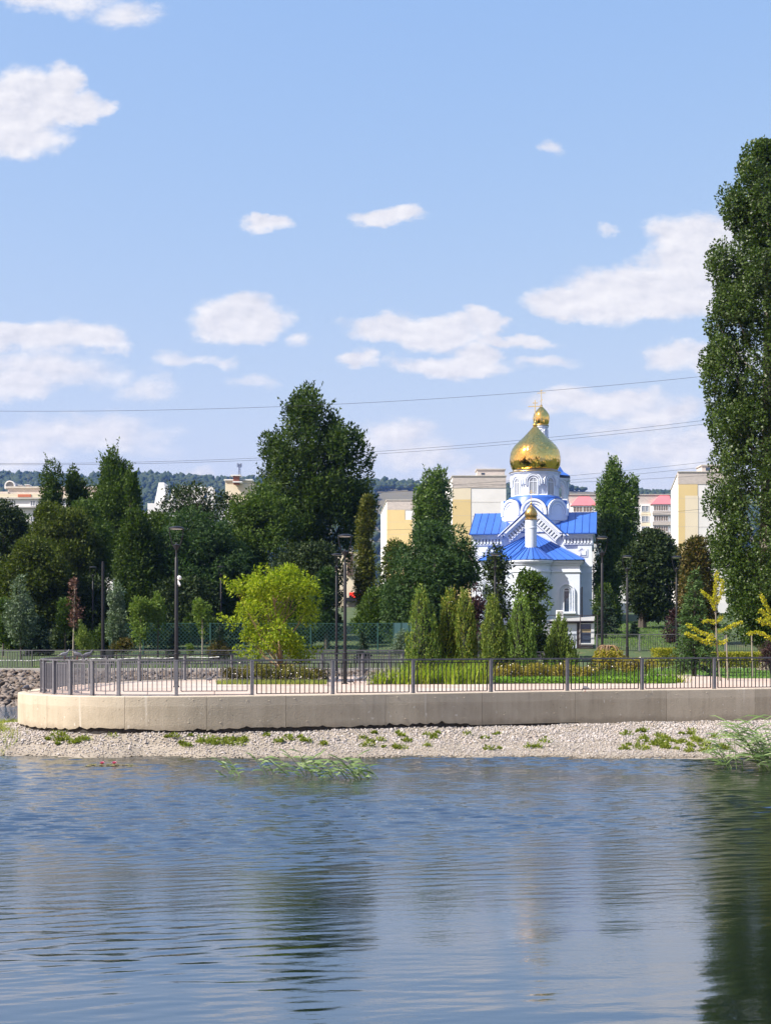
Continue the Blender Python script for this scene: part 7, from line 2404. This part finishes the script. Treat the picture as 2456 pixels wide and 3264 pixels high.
# litter bins and bench behind the bed
for px, lab in ((1968, 'dark litter bin behind the weeping tree, left of its pair'), (1982, 'dark litter bin behind the weeping tree, right of its pair')):
    b_ = thing('litter_bin', lab, 'bin', (WX(px, 88), 88, ZD), 0, 'litter bins behind the weeping tree')
    MB().lathe([(.16, 0), (.18, .05), (.2, .62), (.2, .66), (.17, .66), (.15, .1)], 12).build('drum', M['rail_dark'], b_, True)
    MB().lathe([(.21, .72), (.21, .76), (.02, .8)], 12).build('lid', M['post'], b_, True)
D = 75.0
be = thing('park_bench', 'park bench with pale seat slats beside the golden hedge', 'bench', (WX(2148, D), D, ZD))
for k in range(3): MB().box(-.75, .75, -.22 + k * .15, -.10 + k * .15, .44, .48).build('slat', M['white_plastic'], be)
for k in range(2): MB().box(-.2, .25, .26, .30, .6 + k * .16, .72 + k * .16).build('backrest_slat', M['brown_clad'], be)
for s_ in (-.6, .6): MB().box(s_ - .03, s_ + .03, -.2, .28, 0, .44).build('leg', M['rail_dark'], be)
for px, pyb, lab in ((2318, 2168, 'thin wooden stake right of the young ginkgo'), (2398, 2160, 'thin wooden stake before the hedge end')):
    D = 7590 / (pyb - HY)
    s_ = thing('wooden_stake', lab, 'stake', (WX(px, D), D, ZD), 0, 'tree stakes on the lawn')
    mb = MB(); mb.tube([(0, 0, 0), (-.03, 0, 1.0), (-.05, 0, 1.85)], [.035, .032, .028], 7); mb.build('pole', M['bark_pale'], s_)
    MB().box(-.06, .02, -.04, .04, 1.55, 1.6).build('tie', M['rail_dark'], s_)
# green lattice fence behind the far bank
M['fence_green'] = pm('green_fence_paint', (0.018, 0.075, 0.062), (0.014, 0.055, 0.048), 4, .5)
D = 96.0
gz = ground_z(D) - .05
lf = thing('lattice_fence', 'dark green diagonal lattice fence along the far lawn', 'fence', (WX(350, D), D, gz))
xA, xB = 0.0, WX(1310, D) - WX(350, D)
nP = 9
H = WZ(1986, D) - gz
for k in range(nP):
    xa, xb = xA + (xB - xA) * k / nP, xA + (xB - xA) * (k + 1) / nP
    MB().box(xa - .05, xa + .05, -.05, .05, 0, H + .02).build('post', M['fence_green'], lf)
    mb = MB()
    bar(mb, (xa, 0, H - .03), (xb, 0, H - .03), .04); bar(mb, (xa, 0, .1), (xb, 0, .1), .04)
    L = xb - xa
    st_ = .26
    i = -H
    while i < L:
        for sg in (1, -1):
            p0 = [i, .1]; p1 = [i + H - .13, H - .03]
            if sg < 0: p0, p1 = [i + H - .13, .1], [i, H - .03]
            # clip to the panel
            def cl(p, q):
                (x0_, z0_), (x1_, z1_) = p, q
                if x0_ > x1_: (x0_, z0_), (x1_, z1_) = (x1_, z1_), (x0_, z0_)
                if x1_ < .03 or x0_ > L - .03: return None
                f = lambda xx: z0_ + (z1_ - z0_) * (xx - x0_) / (x1_ - x0_)
                a_, b_ = max(x0_, .03), min(x1_, L - .03)
                return (a_, f(a_)), (b_, f(b_))
            r_ = cl(p0, p1)
            if r_:
                bar(mb, (xa + r_[0][0], sg * .008, r_[0][1]), (xa + r_[1][0], sg * .008, r_[1][1]), .012, .022)
        i += st_
    mb.build('lattice_panel', M['fence_green'], lf)
gt = thing('sheet_gate', 'teal sheet metal gate at the right end of the lattice fence', 'gate', (WX(1254, 95.2), 95.2, gz))
for k in range(3):
    MB().box(k * .52, k * .52 + .46, 0, .04, .1, H + .0).build('sheet', pm('teal_sheet', (.05, .12, .13), (.04, .10, .11), 2, .5) if k == 0 else bpy.data.materials['teal_sheet'], gt)
    MB().box(k * .52 - .05, k * .52 - .01, -.02, .06, 0, H + .03).build('post', M['fence_green'], gt)
# pale boundary wall along the street behind the dark tree
D = 150.0
bwl = thing('boundary_wall', 'pale street boundary wall glimpsed under the dark spreading tree', 'wall', (WX(2080, D), D, ground_z(D)))
for k in range(9):
    xa = WX(1975, D) - bwl.location.x + k * 1.25
    MB().box(xa, xa + 1.2, 0, .15, -.3, 1.05).build('panel', M['plaster_white'] if k not in (5, 6) else M['pink_roof'], bwl)
    MB().box(xa - .05, xa + .02, -.06, .2, -.3, 1.2).build('pier', M['shade_grey'], bwl)


# --- birds
M['pigeon'] = pm('pigeon_feathers', (0.05, 0.05, 0.062), (0.11, 0.11, 0.13), 14, .6)
M['pigeon_pale'] = pm('pigeon_pale_feathers', (0.20, 0.20, 0.22), (0.09, 0.09, 0.1), 12, .6)
M['bird_leg'] = pm('bird_leg', (.3, .1, .08), (.25, .08, .06), 6, .7)


def bird_mesh(mat, head_down=False):
    sp = [(-.19, .10, .012, .006), (-.13, .115, .032, .014), (-.07, .13, .05, .045), (0, .135, .062, .062), (.06, .15, .055, .058), (.095, .19, .034, .036), (.11, .225, .027, .027), (.125, .245, .026, .026), (.145, .245, .017, .017), (.152, .243, .007, .007), (.175, .236, .002, .002)]
    if head_down:
        sp = sp[:5] + [(.10, .12, .034, .034), (.125, .08, .027, .027), (.14, .05, .026, .026), (.15, .03, .016, .016), (.153, .024, .007, .007), (.16, .006, .002, .002)]
    n = 10
    mb = MB()
    vs, fs = [], []
    for x, z, ry, rz in sp:
        for i in range(n):
            a = 6.283 * i / n
            vs.append((x, ry * math.cos(a), z + rz * math.sin(a)))
    for j in range(len(sp) - 1):
        for i in range(n):
            fs.append((j * n + i, j * n + (i + 1) % n, (j + 1) * n + (i + 1) % n, (j + 1) * n + i))
    fs += [tuple(range(n)), tuple(range(len(sp) * n - 1, (len(sp) - 1) * n - 1, -1))]
    mb.add(vs, fs)
    # folded wings lie along the flanks
    for sy in (-1, 1):
        mb.add([(.06, sy * .056, .165), (.05, sy * .066, .12), (-.04, sy * .062, .10), (-.15, sy * .03, .115), (-.05, sy * .058, .155)], [(0, 1, 2, 3, 4)])
    mb.cur = 1
    for sy in (-.025, .025):
        mb.tube([(.0, sy, .085), (.01, sy, .0)], .006, 5)
        mb.tube([(.01, sy, .004), (.045, sy, .004)], .005, 4)
    return mb.mesh('pigeon', [mat, M['bird_leg']], True)


bms = [bird_mesh(M['pigeon']), bird_mesh(M['pigeon'], True), bird_mesh(M['pigeon_pale'])]
PG = 'pigeons by the water'
for (px, py, zoff, D, kind, rz, sc, lab) in [
    (1036, 2174, 0, None, 1, 2.6, 1.15, 'dark pigeon pecking left of the promenade lamp, by the grass'),
    (1072, 2176, 0, None, 0, 1.2, 1.1, 'pigeon standing just left of the promenade lamp'),
    (1117, 2184, 0, None, 1, .4, 1.0, 'pigeon pecking at the foot of the promenade lamp'),
    (1133, 2177, 0, None, 2, 2.2, 1.2, 'pigeon with its tail up right of the promenade lamp'),
    (1147, 2178, 0, None, 0, .3, 1.15, 'pigeon in the middle of the group right of the lamp'),
    (1161, 2176, 0, None, 0, -.3, 1.15, 'pigeon at the right of the group near the daylilies'),
    (1186, 2172, 0, None, 1, .2, 1.1, 'pigeon half hidden by the first daylily clump'),
    (668, 2178, 0, None, 0, .1, 1.1, 'lone pigeon walking on the paving left of the left bed'),
    (204, 2094, RAIL_H, 44.2, 2, .5, 1.1, 'pale pigeon perched on the curved railing'),
    (243, 2094, RAIL_H, 43.2, 0, 3.0, 1.15, 'dark pigeon perched on the curved railing beside the pale one'),
    (276, 2094, RAIL_H, 42.9, 0, .3, 1.1, 'dark pigeon perched on the curved railing, rightmost of three'),
    (84, 2198, 0, 45.5, 1, 1.0, 1.1, 'dark pigeon on the left ledge of the wall'),
    (1865, 2206, 0, None, 1, 2.5, .9, 'small dark bird on the paving behind the right railing'),
]:
    D_ = D or 7590 / (py - HY)
    if zoff:
        # perched: put it on the rail line at that column
        i = int(np.argmin(np.abs((CX + FRONT[front_i:, 0] / FRONT[front_i:, 1] * F) - px))) + front_i
        loc = (FRONT[i, 0], FRONT[i, 1], ZD + zoff + .02)
    else:
        loc = (WX(px, D_), D_, ZD + .012)
    b_ = link('pigeon', bms[kind], None, loc, rz)
    b_.scale = (sc,) * 3
    tag(b_, lab, 'pigeon', PG)
for k, (px, py) in enumerate(((8, 2304), (22, 2300), (34, 2292))):
    D_ = 49.5
    x = WX(px, D_)
    b_ = link('pigeon', bms[0], None, (x, D_, shore_z(x, D_) + .03), (.3, 2.4, .8)[k])
    b_.scale = (1.3,) * 3
    tag(b_, f'dark bird on the grassy spit at the left picture edge, {ORD[k]} from the left', 'pigeon', 'birds on the spit')
